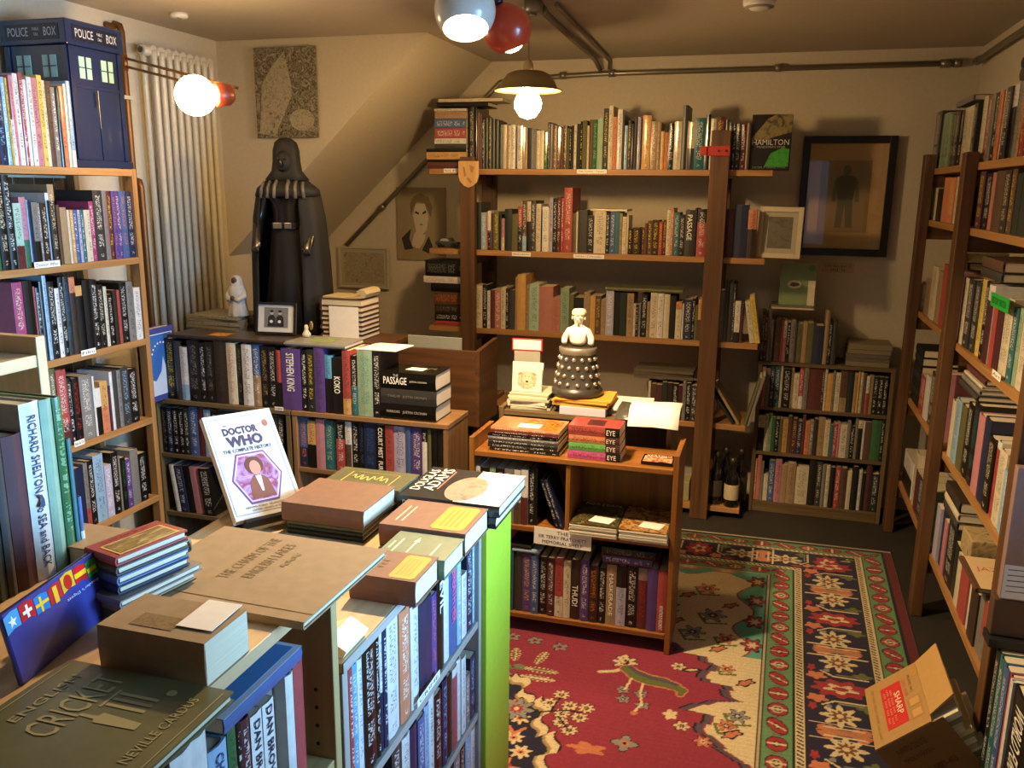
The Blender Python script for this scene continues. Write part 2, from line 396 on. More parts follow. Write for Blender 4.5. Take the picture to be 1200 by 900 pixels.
for y0 in (1.103, 1.775): board(N2, 'side_panel', -1.15, NX, y0, y0+.018, .0055, .849, greyw('z'))
for z in FZ: board(N2, 'shelf', -1.15, NX-.002, 1.1215, 1.7745, z-.018, z, greyw('y'))
board(N2, 'back_panel', -1.02, -1.01, 1.1215, 1.7745, .006, .849, greyw('z'))
lime = thing('cabinet', 'narrow bright lime green cabinet standing at the end of the paperback bookcase', 'cabinet', (-.66, 1.87, .0055))
lp_ = plain('lime_paint', '#b4d63c', .4)
LY2 = at(598, 700, X=-.588).y
MB().box(-.74, -.588, 1.796, LY2, .03, .84, .002).build('body', lp_, lime)
MB().box(-.73, -.60, 1.80, LY2-.004, .0055, .0298).build('plinth', plain('lime_plinth', '#5a6a24', .5), lime)
MB().box(-.735, -.60, LY2+.0002, LY2+.014, .05, .82, .002).build('door', lp_, lime)
F3X = -1.22
N3 = thing('bookcase', 'open pale wood bookcase at the left picture edge behind the tall green books', 'bookcase', (-1.36, .9, 0))
z3 = at(44, 416, X=F3X).z
for y0 in (.5, 1.19): board(N3, 'side_panel', -1.5, F3X, y0, y0+.02, .001, 1.338, pale('z'))
board(N3, 'shelf', -1.49, F3X-.002, .5205, 1.1895, z3-.022, z3, pale('y')); board(N3, 'shelf', -1.49, F3X-.002, .5205, 1.1895, .9, .92, pale('y'))
board(N3, 'back_panel', -1.5, -1.491, .5205, 1.1895, .01, 1.338, pale('z'))
# ------------------------------------------------------------------ books
def along(px, z, Y=None, X=None):
    """Where on a shelf line (height z, on a plane) the photograph shows column px."""
    py = 400.0
    for _ in range(6):
        p = at(px, py, X=X, Y=Y); q = (p.x, p.y, z); py = proj(q)[1]
    return p
def height(base, ytop):
    lo, hi = base.z-.1, base.z+.8
    for _ in range(40):
        m = (lo+hi)/2
        if proj((base.x, base.y, m))[1] > ytop: lo = m
        else: hi = m
    return (lo+hi)/2-base.z
def rgba(code, rough): return tuple(PAL[code][0])+(rough,)
def cover_geo(s):
    """Boards and spine of a book: local x thickness, y from spine to fore-edge, z up."""
    w, d, h = s['w'], s['d'], s['h']; hard = s['hard']
    t = min(.0028 if hard else .0008, w*.2); r = min(.0045, w*.22) if hard else min(.0012, w*.1)
    k = 4 if hard else 2
    arc = [(w*i/k, -r*math.sin(PI*i/k)) for i in range(k+1)]
    O = [(0, d), (0, r*.5+.001)]+[(x, y+r) for x, y in arc][1:-1]+[(w, r*.5+.001), (w, d)]
    n = len(O)
    I = [(t, d), (t, r+t+.001)]+[(min(max(x, t), w-t), y+t) for x, y in O[2:-2]]+[(w-t, r+t+.001), (w-t, d)]
    zs = [0]+([s['frac']*h] if s.get('col2') else [])+[h]
    V, Fc, K, T, SP, TX = [], [], [], [], [], []
    base = rgba(s['col'], s['rough']); low = rgba(s['col2'], s['rough']) if s.get('col2') else base
    tc = tuple(PAL[s['tit']][0])+(1.0,) if s.get('tit') else (0, 0, 0, 0)
    sd = s['seed']
    def face(pts, col, sp=None, tx=None, tit=False):
        i = len(V); V.extend(pts); Fc.append(list(range(i, i+len(pts))))
        K.extend([col]*len(pts)); T.extend([tc if tit else (0, 0, 0, 0)]*len(pts))
        SP.extend(sp or [(-1, -1)]*len(pts)); TX.extend(tx or [(p[1]+p[0]+sd, p[2]+sd*3) for p in pts])
    L = 0; per = [0]
    for a, b in zip(O[1:-2], O[2:-1]): per.append(per[-1]+math.dist(a, b))
    for i in range(n-1):
        a, b = O[i], O[i+1]; spine = 1 <= i <= n-3
        for z0, z1 in zip(zs, zs[1:]):
            col = low if (spine and s.get('col2') and z0 == 0) else base
            pts = [(a[0], a[1], z0), (b[0], b[1], z0), (b[0], b[1], z1), (a[0], a[1], z1)]
            if spine:
                u0, u1 = per[i-1]/per[-1], per[i]/per[-1]
                sp = [(u0, z0/h), (u1, z0/h), (u1, z1/h), (u0, z1/h)]
                tx = [(u0*w+sd, z0+sd*3), (u1*w+sd, z0+sd*3), (u1*w+sd, z1+sd*3), (u0*w+sd, z1+sd*3)]
                face(pts, col, sp, tx, True)
            else: face(pts, base)
        a2, b2 = I[i], I[i+1]
        face([(b2[0], b2[1], 0), (a2[0], a2[1], 0), (a2[0], a2[1], h), (b2[0], b2[1], h)], base)
        face([(a[0], a[1], h), (b[0], b[1], h), (b2[0], b2[1], h), (a2[0], a2[1], h)], base)
        face([(b[0], b[1], 0), (a[0], a[1], 0), (a2[0], a2[1], 0), (b2[0], b2[1], 0)], base)
    for a, b in ((I[0], O[0]), (O[-1], I[-1])):
        face([(a[0], a[1], 0), (b[0], b[1], 0), (b[0], b[1], h), (a[0], a[1], h)], base)
    return V, Fc, K, T, SP, TX, (t, r)
def box_faces(x0, x1, y0, y1, z0, z1):
    v = [(x, y, z) for x in (x0, x1) for y in (y0, y1) for z in (z0, z1)]
    return [[v[i] for i in f] for f in ((0, 1, 3, 2), (4, 6, 7, 5), (0, 4, 5, 1), (2, 3, 7, 6), (0, 2, 6, 4), (1, 5, 7, 3))]
def page_box(s, t, r):
    o = .003 if s['hard'] else .0004
    e = .0002
    return (t+e, s['w']-t-e, r+t+.0015, s['d']-o, o, s['h']-o)
def raw_mesh(name, V, Fc, K, T, SP, TX):
    me = bpy.data.meshes.new(name); me.from_pydata(V, [], Fc); 
    for nm, data in (('bcol', K), ('tcol', T)):
        at_ = me.attributes.new(nm, 'FLOAT_COLOR', 'CORNER'); at_.data.foreach_set('color', np.array(data, dtype=np.float32).ravel())
    for nm, data in (('sp', SP), ('tx', TX)):
        me.uv_layers.new(name=nm).data.foreach_set('uv', np.array(data, dtype=np.float32).ravel())
    return me
GROUP_N = {}
def make_book(s, label, group=None, name='book', cat='book'):
    V, Fc, K, T, SP, TX, (t, r) = cover_geo(s)
    o = link(name, raw_mesh(name, V, Fc, K, T, SP, TX), BOOK, None, s['M'])
    tag(o, label, cat, group)
    p = page_box(s, t, r)
    MB().box(*p).build('page_block', PAGE, o, world=False)
    if s.get('text'):
        tw = s.get('tsize', .55)
        text(o, s['text'], 0, 0, s['h']*s.get('tlen', .6), s['w']*tw, ink(s.get('tink', '#e8e4d8')), M=frame((s['w']/2, -.0004, s['h']*s.get('tpos', .5)), (0, 0, -1), (1, 0, 0)), bold=s.get('bold', .012))
    s['obj'] = o
    return o
def spec(M, w, d, h, col, tit='', rough=.42, hard=None, col2=None, frac=.5, **k):
    s = dict(M=M, w=w, d=d, h=h, col=col, tit=tit, rough=rough, hard=(h > .205 if hard is None else hard), col2=col2, frac=frac, seed=random.random()*20)
    s.update(k); return s
BOOKS, ROWS = [], {}
def row(key, phrase, axis, plane, z, data, end, group, maxd=.2, vis=1.0, zx=None, rough=.42, jit=.008, far='left', t0='w', maxh=.45, lim=(-9, 9)):
    toks = data.split(); pos = []
    for tk in toks: pos.append(float(tk.split(',')[0]))
    pos.append(end)
    kw = dict(Y=plane) if axis == 'x' else dict(X=plane)
    pts = [along(p, zx if zx is not None else z, **kw) for p in pos]
    lst = []
    for i, tk in enumerate(toks):
        f = tk.split(','); col = f[2]; tit = f[3] if len(f) > 3 else t0; ops = f[4:]
        a, b_ = pts[i], pts[i+1]
        if axis == 'x': span = b_.x-a.x
        elif axis == '+x': span = b_.y-a.y
        else: span = a.y-b_.y
        k_ = 0 if axis == 'x' else 1
        lo_, hi_ = min(a[k_], b_[k_]), max(a[k_], b_[k_])
        if hi_ < lim[0]+.005 or lo_ > lim[1]-.005: continue
        lo_, hi_ = max(lo_, lim[0]), min(hi_, lim[1]); span = hi_-lo_
        a = a.copy(); a[k_] = hi_ if axis == '-x' else lo_
        w = max(span-.0012, .0035)
        mid = (a+b_)/2; mid.z = z+.0008
        h = height(mid, float(f[1])) if axis == 'x' or 1 else 0
        h = min(max(h, .09), maxh)
        ins = random.random()*jit
        c2, fr = None, .5
        if '/' in col:
            col, rest = col.split('/'); c2 = rest.rstrip('0123456789.'); fr = float(rest[len(c2):] or .5)
        if tit in ('-', '0'): tit = ''
        d = min(maxd-ins, max(.105, .66*h))
        rg = rough; kk = {}; lean = 0
        for o in ops:
            if o == 'G': rg = .14
            elif o == 'M': rg = .75
            elif o == 'H': kk['hard'] = True
            elif o.startswith('T='): kk['text'] = o[2:].replace('_', ' '); 
            elif o.startswith('i'): kk['tink'] = '#'+o[1:]
            elif o.startswith('s'): kk['tsize'] = float(o[1:])
            elif o.startswith('l'): kk['tlen'] = float(o[1:])
            elif o.startswith('p'): kk['tpos'] = float(o[1:])
            elif o.startswith('L'): lean = float(o[1:])
            elif o.startswith('x'): ins += float(o[1:]); d = min(d, maxd-ins)
        if 'text' in kk: tit = ''
        if axis == 'x': M = rotz((a.x+.0006, plane+ins, z+.0008), 0)
        elif axis == '+x': M = rotz((plane-ins, a.y+.0006, z+.0008), PI/2)
        else: M = rotz((plane+ins, a.y-.0006, z+.0008), -PI/2)
        if lean:
            px = Matrix.Translation((w if lean > 0 else 0, 0, 0))
            M = M @ px @ Matrix.Rotation(math.radians(lean), 4, 'Y') @ px.inverted()
        s = spec(M, w, d, h, col, tit, rg, col2=c2, frac=fr, **kk)
        c = M @ Vector((0, 0, 0)); e = M @ Vector((w, 0, h))
        q, q2 = proj(c), proj(e)
        x0, x1 = sorted((max(0, min(1200, q[0])), max(0, min(1200, q2[0])))); y0, y1 = sorted((max(0, min(900, q[1])), max(0, min(900, q2[1]))))
        s['area'] = max(x1-x0, 1)*(y1-y0)*vis*(3 if 'text' in kk else 1)
        s['row'] = key; s['i'] = i; lst.append(s); BOOKS.append(s)
    ROWS[key] = dict(phrase=phrase, books=lst, group=group, far=far)
BY = SF+.006
row('b1', 'top back shelf', 'x', BY, BZ['top'], """549,125,k,c 555.3,125,k,-,G 558.4,132,br,- 561.5,134,dr,- 564.2,140,k,w 567.6,138,dg,- 571.5,138,dg,y 575.4,139,dg,- 579.6,141,dg,- 583.6,146,dg,-
588.4,146,c,-,G 592.7,145,tn,-,G 594.9,147,c,k 598.2,146,w,k 603.4,148,db,- 605.2,147,w,k,G 611.5,149,tn,-,G 614.4,150,tn,br 617.4,150,dk,-,G 622,151,gy,-,G 628,153,c,br 632.2,153,c,- 636.7,155,g,y,G 640.7,143,dk,w 643.4,145,gy,-,G 646.8,147,br,y 651.4,149,br,y,G 656,150,br,-,G 659.4,147,db,y 663.4,150,ol,-,G 666,148,db,w,G 668.3,147,dk,-,G 671.4,146,c,k 674.7,145,dk,-,G 678.7,142,dg,y,G 681.4,141,ol,-,G 686.7,147,c,k 689.1,140,br,- 693.4,140,g,lg,G 698.7,138,lg,- 705.4,127,dg,y 711.4,124,c,k 716.7,137,o,k 721.4,128,w,k,G 727.4,135,dk,- 730.2,147,lb,k,G 734,141,dk,y 738.2,145,dk,-,G 741.4,137,dk,- 744.8,137,li,k,G 748.8,139,k,- 750.8,135,yo,w,G 760.8,142,tn,w,G 768.2,143,tn,k,G 772.8,154,yo,br 776.8,155,o,k,M 781.4,144,dg,w,G 788,142,c,br,G 796.7,123,dk,- 803.2,141,tn,-,G 804.6,143,c/dk.45,k,G 812,138,t,w,G 824,134,dg,-,G 830,139,c,k,G 836.4,137,dr/k.4,y,G 846.7,140,dk,-,G 851,144,dk,w,G 855.9,144,dg,w,G 860,145,dk,w,G 866,146,dr,w,G 872,144,br,-""", 877, 'books on the top back shelf', .2)
row('b2', 'second back shelf', 'x', BY, BZ['second'], """557,237,dg,- 563.4,249,lb,w 569.3,249,o,k 571,247,w/k.5,w 574.8,250,m,- 578,248,ol,y 584.2,251,k,- 587,256,pk/c.4,k 590.7,245,dg,-,H 599.2,251,ol,-,M 606,242,r/k.55,w 611.4,235,br/lb.3,w 616.4,236,c/k.6,k 621.2,235,dk,w 626.9,239,c,k 632.8,246,k,- 634.2,242,w,k,s.6 641.4,244,c,- 643,232,li,k 646.8,233,k,w 651.7,231,dr,w 656,232,r,w 659.2,220,r,c,H 668.9,250,br,- 672,250,ol,- 674.2,248,c,- 676.4,246,dk,-,H 686.8,253,k,w
694.8,246,c,k,H 708.7,249,k,w 713.4,249,b,w 719.4,248,t,- 725,250,tn,k 728,254,c,k 732.9,253,c,- 735,268,k,y,M 740.2,267,db,y,M 748.2,268,k,-,M 750.8,267,dr,y,M 754.2,262,br,-,M 757.4,259,br,y,M 762.8,258,db,y,M 770.8,260,r,y,M 775,258,dr,y,M 779.2,246,c,k 784.6,244,o,w 787.5,249,t,w 794.2,252,k,w 800.8,246,dk,-,T=PASSAGE,l.55,p.62,H 811.6,244,k,- 814.8,245,k/r.72,w,H 826,249,ol,- 836,246,dk,- 845,245,dr,-,H 857.6,240,n,-,H 873.6,246,o/db.6,k""", 884, 'books on the second back shelf', .2, rough=.5)
row('b3', 'third back shelf', 'x', BY, BZ['third'], """554.4,335,c,k,H 565,334,k,w 570.6,341,w,k 574,340,dr,- 579.4,340,sa,w 586.3,337,c,k 592,339,k,w 595.8,340,dk,-,H 602.6,325,tn,- 605.2,322,yo,-,M,H 615,334,tn,k 619.4,333,mt,k,H 630.6,336,sa,gy,H 646.9,349,sa,br,M 655.6,338,lg,k 665.6,345,ol,- 671,349,k,- 682.6,343,tn,-,M 690,347,yo,-,M 696.2,347,br,y,M 703.2,351,tn,br 708.6,341,li,w,H 718,343,k,-,H 725,343,dg,-,H 733,344,tn,k 740.8,356,c,k 743.6,357,k,w 747,356,gy,k 749.6,345,k,w 756.6,354,tn,k 760.2,343,c,k 768.8,344,w,k 775.8,345,c,- 782.8,347,k,-,w 790.2,354,o/c.8,br 797.2,356,w,- 799.6,351,n,w 809,350,k,w 812.6,358,ol,- 816,351,yo/br.5,k 822,352,dk,- 838.8,342,gy,- 846,332,dk,- 851,332,dk,- 856,333,dk,w 858.6,353,w/k.25,k 865.2,356,m,-""", 869, 'books on the third back shelf', .2, rough=.6)
row('b4', 'back shelf behind the oak bookcase', 'x', BY, BZ['fourth'], """758,447,c,- 761,450,br,- 767,451,m,-,M 774,448,dg,-,M 780,449,db,- 786,450,k,w 793,452,m,- 798,447,gy,k 802,449,k,w 808,452,dk,w""", 815, 'books on the lowest back shelf', .18, vis=.5)
LY = LCY+.004
row('c1', 'top of the corner bookcase', 'x', LY, LCZ+.0185, """890,366,dk,w 893.5,368,dr,w 897,362,gy,- 900.6,375,gy,k 903.6,376,k,- 905.8,374,br,k,M 913,376,r,- 915.3,377,c/pk.6,k 919.4,378,k,w 923.6,376,gy,k 929.4,379,dk,- 931.8,380,ol,k,M 937.8,379,tn,-,M 943.2,379,ol,-,M 950.4,382,n,-,H 963,366,tn,-,H 968,377,k,w 972.2,378,dk,-""", 978, 'books on top of the corner bookcase', .17, rough=.7)
row('c2', 'upper row of the corner bookcase', 'x', LY, .553, """890.4,430,sa,k 895,432,gy,- 900.2,430,n,w 905.4,430,t,w 911.8,429,c,- 914.8,432,k,w 924.4,431,tn,k 927.7,438,c,k 934,430,r/w.3,w 939.4,430,gy,k 944.8,431,dr,-,H 960.2,432,m,w 963.4,431,c,k 966.6,438,yo,- 973,435,gy,k 976,437,c,k 982,435,br/tn.35,k 990.2,433,dg,- 997.8,437,tn,- 1001.8,433,yo,- 1004.5,436,c,k 1008.4,438,br,- 1012,441,w/r.55,k 1015.8,440,tn,- 1020.4,442,k,w 1026,442,k,w 1032,443,k,w 1037.6,441,br,-""", 1045, 'books in the corner bookcase', .17, rough=.7, lim=(LCX0+.0195, LCX1-.0195), maxh=0.209)
row('c3', 'middle row of the corner bookcase', 'x', LY, .321, """885.8,487,c/k.65,k 894,485,c,k 897.8,484,lg,k 902.2,489,g,- 906.2,491,k,w 911.2,491,ol,- 915,492,yo,k 921,488,br,- 925.6,491,m,y 931.8,494,n,w 937.6,487,dr,- 941.2,494,o,k 946.6,494,gy,w 951,491,db,- 955.6,490,tn,br 963.8,493,c,k 969.8,498,t,- 974.2,497,r,w 978.8,496,pk,- 981.8,498,c,k 990,494,gy,- 993.8,500,k,w 999,491,gy,- 1002,493,c/k.8,k 1007.2,494,w,- 1010.2,495,br,- 1017.8,493,g,-,H 1029,493,k,w""", 1036, 'books in the corner bookcase', .17, rough=.7, lim=(LCX0+.0195, LCX1-.0195), maxh=0.211)
row('c4', 'bottom row of the corner bookcase', 'x', LY, .058, """881.4,538,o,w 884.6,534,sa,- 889.6,542,gy,k 892.4,556,c,- 898,540,b,w 905.4,539,pk,k 912.8,545,tn,- 919.4,543,tn,br,M 929.4,548,c,br,H 944.6,540,k,- 953.6,542,dk,w 960,545,gy,- 964.6,546,c,k 969.2,548,k,- 975.2,548,r,w,H 981.8,549,br,k 989.4,552,c,- 994.6,547,k,- 1002.2,551,w,k 1006.6,555,k,- 1011,545,m,-,H 1017.8,556,dg,w""", 1026, 'books in the corner bookcase', .17, rough=.7, lim=(LCX0+.0195, LCX1-.0195), maxh=0.242)
MP = MY+.005
GBX = along(171, MZ, Y=2.76).x
row('m1', 'dark paperback case', 'x', MP, MZ+.0008, """184.5,394,tn,br,H 190.6,397,k,y 206.6,400,dk,- 213.4,407,w/lb.3,gy 222.6,399,k,gy 236,402,k,w,s.8 243,401,k,gy 252.6,400,db,dk,H 267.6,402,c/c.5,r 278,404,k,ol 284.8,404,w,k 296.2,404,b/tn.5,w 306.2,406,k,tn 315.6,407,k,w 324.6,411,r/k.45,- 331.2,409,p,-,T=STEPHEN_KING,l.62,p.62,s.42,H 352.8,411,k,w 360.4,410,dg,y 369,408,p,k,H 380.6,417,cy/k.6,k 389.4,420,k,-,T=KOKO,l.3,p.52,s.6,H 401.6,411,r/yo.25,k,H 411.8,417,k/t.5,w 419.4,411,lg,t,H 436.6,412,k,w""", 446.5, 'black paperbacks on the low case', .17, rough=.35, lim=(GBX+.038, 9))
row('m2', 'shelf behind the white book', 'x', MP, .534, """184,476,k,w 190.5,477,k,gy 197,478,n,w 204,478,k,w 211,479,k,w 217,480,dg,w 223.6,474,b,w 233,479,dr,k 241,481,lb,w 249,482,k,w 257,483,k,- 313,480,k,w 320,481,dk,- 326,483,k,w""", 334, 'books in the dark case', .16, vis=.7, rough=.4, lim=(-2.325, -1.744), maxh=0.2)
row('m3', 'lower shelf beside the black easel', 'x', MP, .282, """207,540,w,-,L-7 212,541,n,w,L-6.8 221,543,k,-,L-6.6 229,543,pk,-,L-6.4 240,549,k,w,L-6""", 253, 'leaning books in the dark case', .16, vis=.7, rough=.4, lim=(-2.325, -1.744), maxh=0.2)
row('m4', 'low brown case under the black volumes', 'x', MP, .537, """350,490,b/n.4,o 361,494,yo/k.5,k 371,492,pk,gy 380.8,494,t,mt 391,495,t,- 394.8,493,k/r.65,w 405,491,w/br.55,k 412.2,491,k,w 420.6,494,k,b 427,496,n,b 441.4,497,k,-,T=COURT_MIST__FURY,l.9,p.5,s.5 452,495,r,k 461.2,496,li,k,H 475.8,498,b,- 481.4,498,p,w 494.8,500,k/w.75,w 500.8,503,ol,- 505.2,503,k,- 512,500,k,dg""", 522, 'books in the low brown case', .16, rough=.35, lim=(-1.695, -1.098), maxh=0.198)
PP = PY+.012
row('p1', 'memorial shelf', 'x', PP, .0788, """596,646,t,k 600.8,651,dk,- 610.4,650,p,y,H 621,653,b,w 629.8,654,k,w 639.6,655,m,w 648.6,655,r/c.35,k 658.6,660,c,dk 667,657,db,-,T=THUD!,l.35,p.4,s.6,H 678.2,657,p,w,H 688.4,664,db,o 699.2,666,k,w 708.2,663,tn,-,T=MASKERADE,l.7,p.5,s.4,H 719.8,665,k/li.65,k 731.6,666,k,w,H 744.8,667,gy/dr.8,r 755.8,667,p,-,H 767.6,670,r,-,T=MONSTROUS_REGIMENT,l.4,p.24,s.4,H""", 779.5, 'hardbacks on the memorial shelf', .17, rough=.35, lim=(-.9655, -.2625), maxh=0.32)
row('p2', 'upper oak shelf', 'x', PP, .4208, """555,546,w,k 562.4,548,k,w 572.8,548,lg,k 580,549,k,w 590.4,550,gy,w 601.6,551,w/br.4,k 609.4,551,w/dr.5,- 618,550,k,w 625.6,549,k,-""", 628.5, 'books on the upper oak shelf', .17, rough=.35, lim=(-.9655, -.655), maxh=0.24)
XL_ = LXF-.004
row('l1', 'top shelf beside the blue cabinet', '+x', XL_, LZ[0], """-14,70,k,y -7,72,dg,w 0,75,m,- 4,74,n,lb 12,90,lb,w 16.6,91,y,k 19.2,140,w,k 22.5,88,pk,r 27.5,86,w,k 33.4,85,r,w 38,93,w,- 42,90,w,k 47.4,91,pk,k 54,88,y,k 60,94,c,g 63.6,95,br,k 69.4,102,gy,w 74.6,103,k,- 78.4,101,o,k 84,98,c,k 87.4,95,lb/w.2,k""", 92, 'annuals beside the blue cabinet', .2, rough=.2, jit=.004, lim=(-9, LY1+.02), maxh=0.45)
row('l2', 'shelf under the blue cabinet', '+x', XL_, LZ[1], """-8,208,g,w 5,202,k,c,s.6 15.2,205,k,w 23.4,238,mt/dr.35,k 32.4,231,pk/g.4,b 40,234,n,- 45,237,gy/k.4,k 52,238,gy,w 55.4,238,db,w 62.2,226,w/k.9,- 66.2,216,tn/db.8,c 73.6,240,br,- 77.4,243,tn,- 84.8,246,c,- 88,246,yo,w 91.8,246,b,w 96.6,246,li,k 99.8,246,t,w 103.6,246,c,- 106.8,246,c,k 111,236,mg,w 116.4,223,dk,w 126.8,224,gy,r 132,224,dr,y 137.4,224,p,o 142,224,p,w 147,224,b,o 154.4,225,n,w""", 162.5, 'books on the shelf under the blue cabinet', .2, rough=.3, jit=.004, lim=(-9, LY1-.002), maxh=0.287)
row('l3', 'third radiator-side shelf', '+x', XL_, LZ[2], """26,331,mg,c 38,329,k,- 49,336,r,k 51.4,337,k,w 55.8,330,k,- 60.2,323,lb,k 64.8,330,k,w 73,338,w,k 78.2,325,k,w 84.2,324,dg,b 90.2,325,o/db.8,k 97,335,yo/k.85,- 104.6,328,k,- 112.8,328,k/k.5,w 121,334,k,c 128.4,336,c,k 132.2,345,k,w 137.6,340,db,- 142.6,340,r,- 146.4,331,k,w 154,330,gy,k 161.4,337,w,k""", 169, 'books on the third radiator-side shelf', .2, rough=.35, jit=.004, lim=(-9, LY1-.002), maxh=0.278)
row('l4', 'fourth radiator-side shelf', '+x', XL_, LZ[3], """62,434,k,w 68,432,ol,w 75,434,r/dr.3,w 86.4,443,k,w,s.8 92.2,443,k,r 100.6,440,gy,w,H 114.4,441,w,- 116.8,455,w/k.6,- 123,447,yo/o.5,k 131.6,452,n,r 134.4,436,w,- 138,434,dk,- 143,434,gy,k 147.4,430,dk,lb 156.4,432,k,w""", 166, 'books on the fourth radiator-side shelf', .2, vis=.9, rough=.35, jit=.004, lim=(-9, LY1-.002), maxh=0.279)
row('l5', 'lowest radiator-side shelf', '+x', XL_, LZ[4], """84,552,n,- 91.4,549,n,- 105,543,gy/r.3,k 110,540,k,w 117,533,lb,k 128.4,545,li,w 136.4,530,k,w 144.6,534,gy,- 147,536,k,g 152.2,538,p,w 158.2,527,gy,- 167,531,k,w""", 175.5, 'books on the lowest radiator-side shelf', .2, vis=.8, rough=.35, jit=.004, lim=(-9, LY1-.002), maxh=0.29)
RX = RXF+.006
g = 'books on the brown-posted side shelves'
row('r1', 'top side shelf beyond the post', '-x', RX, RZ[0], """1089.5,131,dg,w,G 1096,133,lg,k,G 1103,134,lg,k,G 1107.6,131,dk,y,G 1112,131,dk,w,G 1116.4,130,db,w,G 1120.4,126,c,k,G 1126,124,c,k 1130.6,121,dk,w""", 1135, g, .18, rough=.3, far='far')
row('r1n', 'top side shelf nearer than the post', '-x', RX, RZ[0], """1142,113,c,k 1147,111,r,w,G 1151,110,gy,k,G 1156,108,dg,w,G 1160.4,106,o,k,G 1165,104,w,k 1168,102,dk,w,G 1174.6,99,w/k.7,k,G 1180,95,gy,k 1184,92,tn,k,G 1188.4,98,r,y,G 1194,90,br,w 1200,86,dr,w 1208,80,k,w""", 1218, g, .18, rough=.25, far='far')
row('r2', 'second side shelf beyond the post', '-x', RX, RZ[1], """1082,219,br,- 1085.4,219,tn,- 1088.2,220,br,- 1091.6,220,c,- 1094,221,k,- 1101,208,o,-,M 1107,208,o,y,M 1113.6,207,c,k 1116.6,207,tn,- 1119.6,206,br,k,M 1125.6,205,k,w""", 1131, g, .18, far='far', lim=(-9, 9), maxh=0.193)
row('r2n', 'second side shelf nearer than the post', '-x', RX, RZ[1], """1138.6,201,m,y,M 1145.6,203,k,w 1152.6,202,sa,-,M 1156.4,200,br,-,M,H 1167.6,199,db,c,M,H 1174.4,198,br,y,M,H 1180,203,dg,-,M 1186.4,206,dg,-,M,H 1201,204,k,y""", 1212, g, .18, far='far', lim=(-9, 9), maxh=0.193)
row('r3', 'third side shelf beyond the post', '-x', RX, RZ[2], """1067.6,333,k,w 1071.6,332,k,gy 1075.4,331,dk,w 1080,327,tn,k 1085.6,312,c,k 1091.6,318,tn,- 1097.4,310,r,- 1101.6,318,lg,- 1105.4,319,pk,w""", 1110.5, g, .18, far='far', lim=(-9, 9), maxh=0.38)
row('r3n', 'third side shelf nearer than the post', '-x', RX, RZ[2], """1119.6,325,c,k 1125,327,dk,w 1131.4,330,dk,w 1137.4,327,y,k 1142.4,330,k,w 1147,334,w/m.8,k 1153.4,357,r,- 1158,357,m,- 1163.6,354,c,k 1168.2,350,c,k 1174.2,361,t,w 1180,361,lg,k 1184,352,yo/c.85,k,H 1193.8,360,b,w 1203,366,r,w""", 1214, g, .18, far='far')
row('r4', 'fourth side shelf beyond the post', '-x', RX, RZ[3], """1074,441,r,w 1079.8,440,w,- 1083.6,437,dk,w 1088.4,440,ol,- 1092.2,437,y,k 1096,437,pk,-""", 1099, g, .18, vis=.8, far='far', lim=(-9, 9), maxh=0.37)
row('r4n', 'fourth side shelf nearer than the post', '-x', RX, RZ[3], """1108,469,c,- 1111.6,468,lb,k 1117,475,ol,- 1122.4,473,k,w 1128,472,k,t 1134.6,486,pk,- 1141,490,n,- 1147,512,k,c 1153.6,517,w/r.9,k 1158,528,c,k 1166,556,lb,w,H 1178,572,m,-""", 1190, g, .185, far='far')
row('r5', 'bottom side shelf beyond the post', '-x', RX, RZ[4], """1055,534,w/k.5,k 1064,530,c,k 1068,553,dr,- 1072,560,n,w 1076,566,o,- 1080,570,lg,-""", 1086, g, .18, vis=.8, far='far', lim=(-9, 9), maxh=0.37)
row('r5n', 'bottom side shelf nearer than the post', '-x', RX, RZ[4], """1091,593,li,- 1095,598,n,- 1099,610,pk,- 1102,613,k,w 1110,638,dg,- 1115,650,c,- 1119,660,r,-,H 1127,665,w,- 1131,690,db,- 1138,692,gy,- 1142,704,r/gy.4,- 1147,710,k,w 1155,716,g,- 1162,725,y,-""", 1168, g, .185, far='far')
row('r6', 'floor shelf by the cardboard box', '-x', RXF-.05, .1008, """1156,735,dg,w 1160,738,t,w 1165,746,b,w 1170,764,r,- 1173,745,w,- 1175.5,748,k,-,T=WORLD_FURNITURE,l.66,p.6,s.5,H 1194,752,m,- 1210,750,k,w""", 1232, g, .22, zx=.35, far='far', maxh=at(1190, 704, Y=2.25).z-.13-.1008)
XN = NX-.006
row('n1', 'nearest bookcase under the pale blue book', '+x', XN, .7168, """170,860,w,k 187,865,b,k 207,866,k,w 214,868,w,- 238,852,w,-,T=FINE,l.5,p.75,s.5,i16263c 255,874,lb,-,T=CHARLOTTE,l.5,p.7,s.4,i20407a 276,850,g/w.7,k 286,846,k,w 291,842,m,w 301,836,w,-,T=DAN_BROWN,l.62,p.64,s.5,i20283c 314,822,w,-,T=DAN_BROWN,l.62,p.66,s.5,i20283c 327,806,gy,-,x.02 341,790,w,-,T=LOST_for_WORDS,l.8,p.58,s.5,i20283c 350,776,r,-,w""", 361, 'paperbacks in the nearest bookcase', .2, rough=.35, zx=.80, far='near', jit=.003, maxh=.245, lim=(.32, 1.0735))
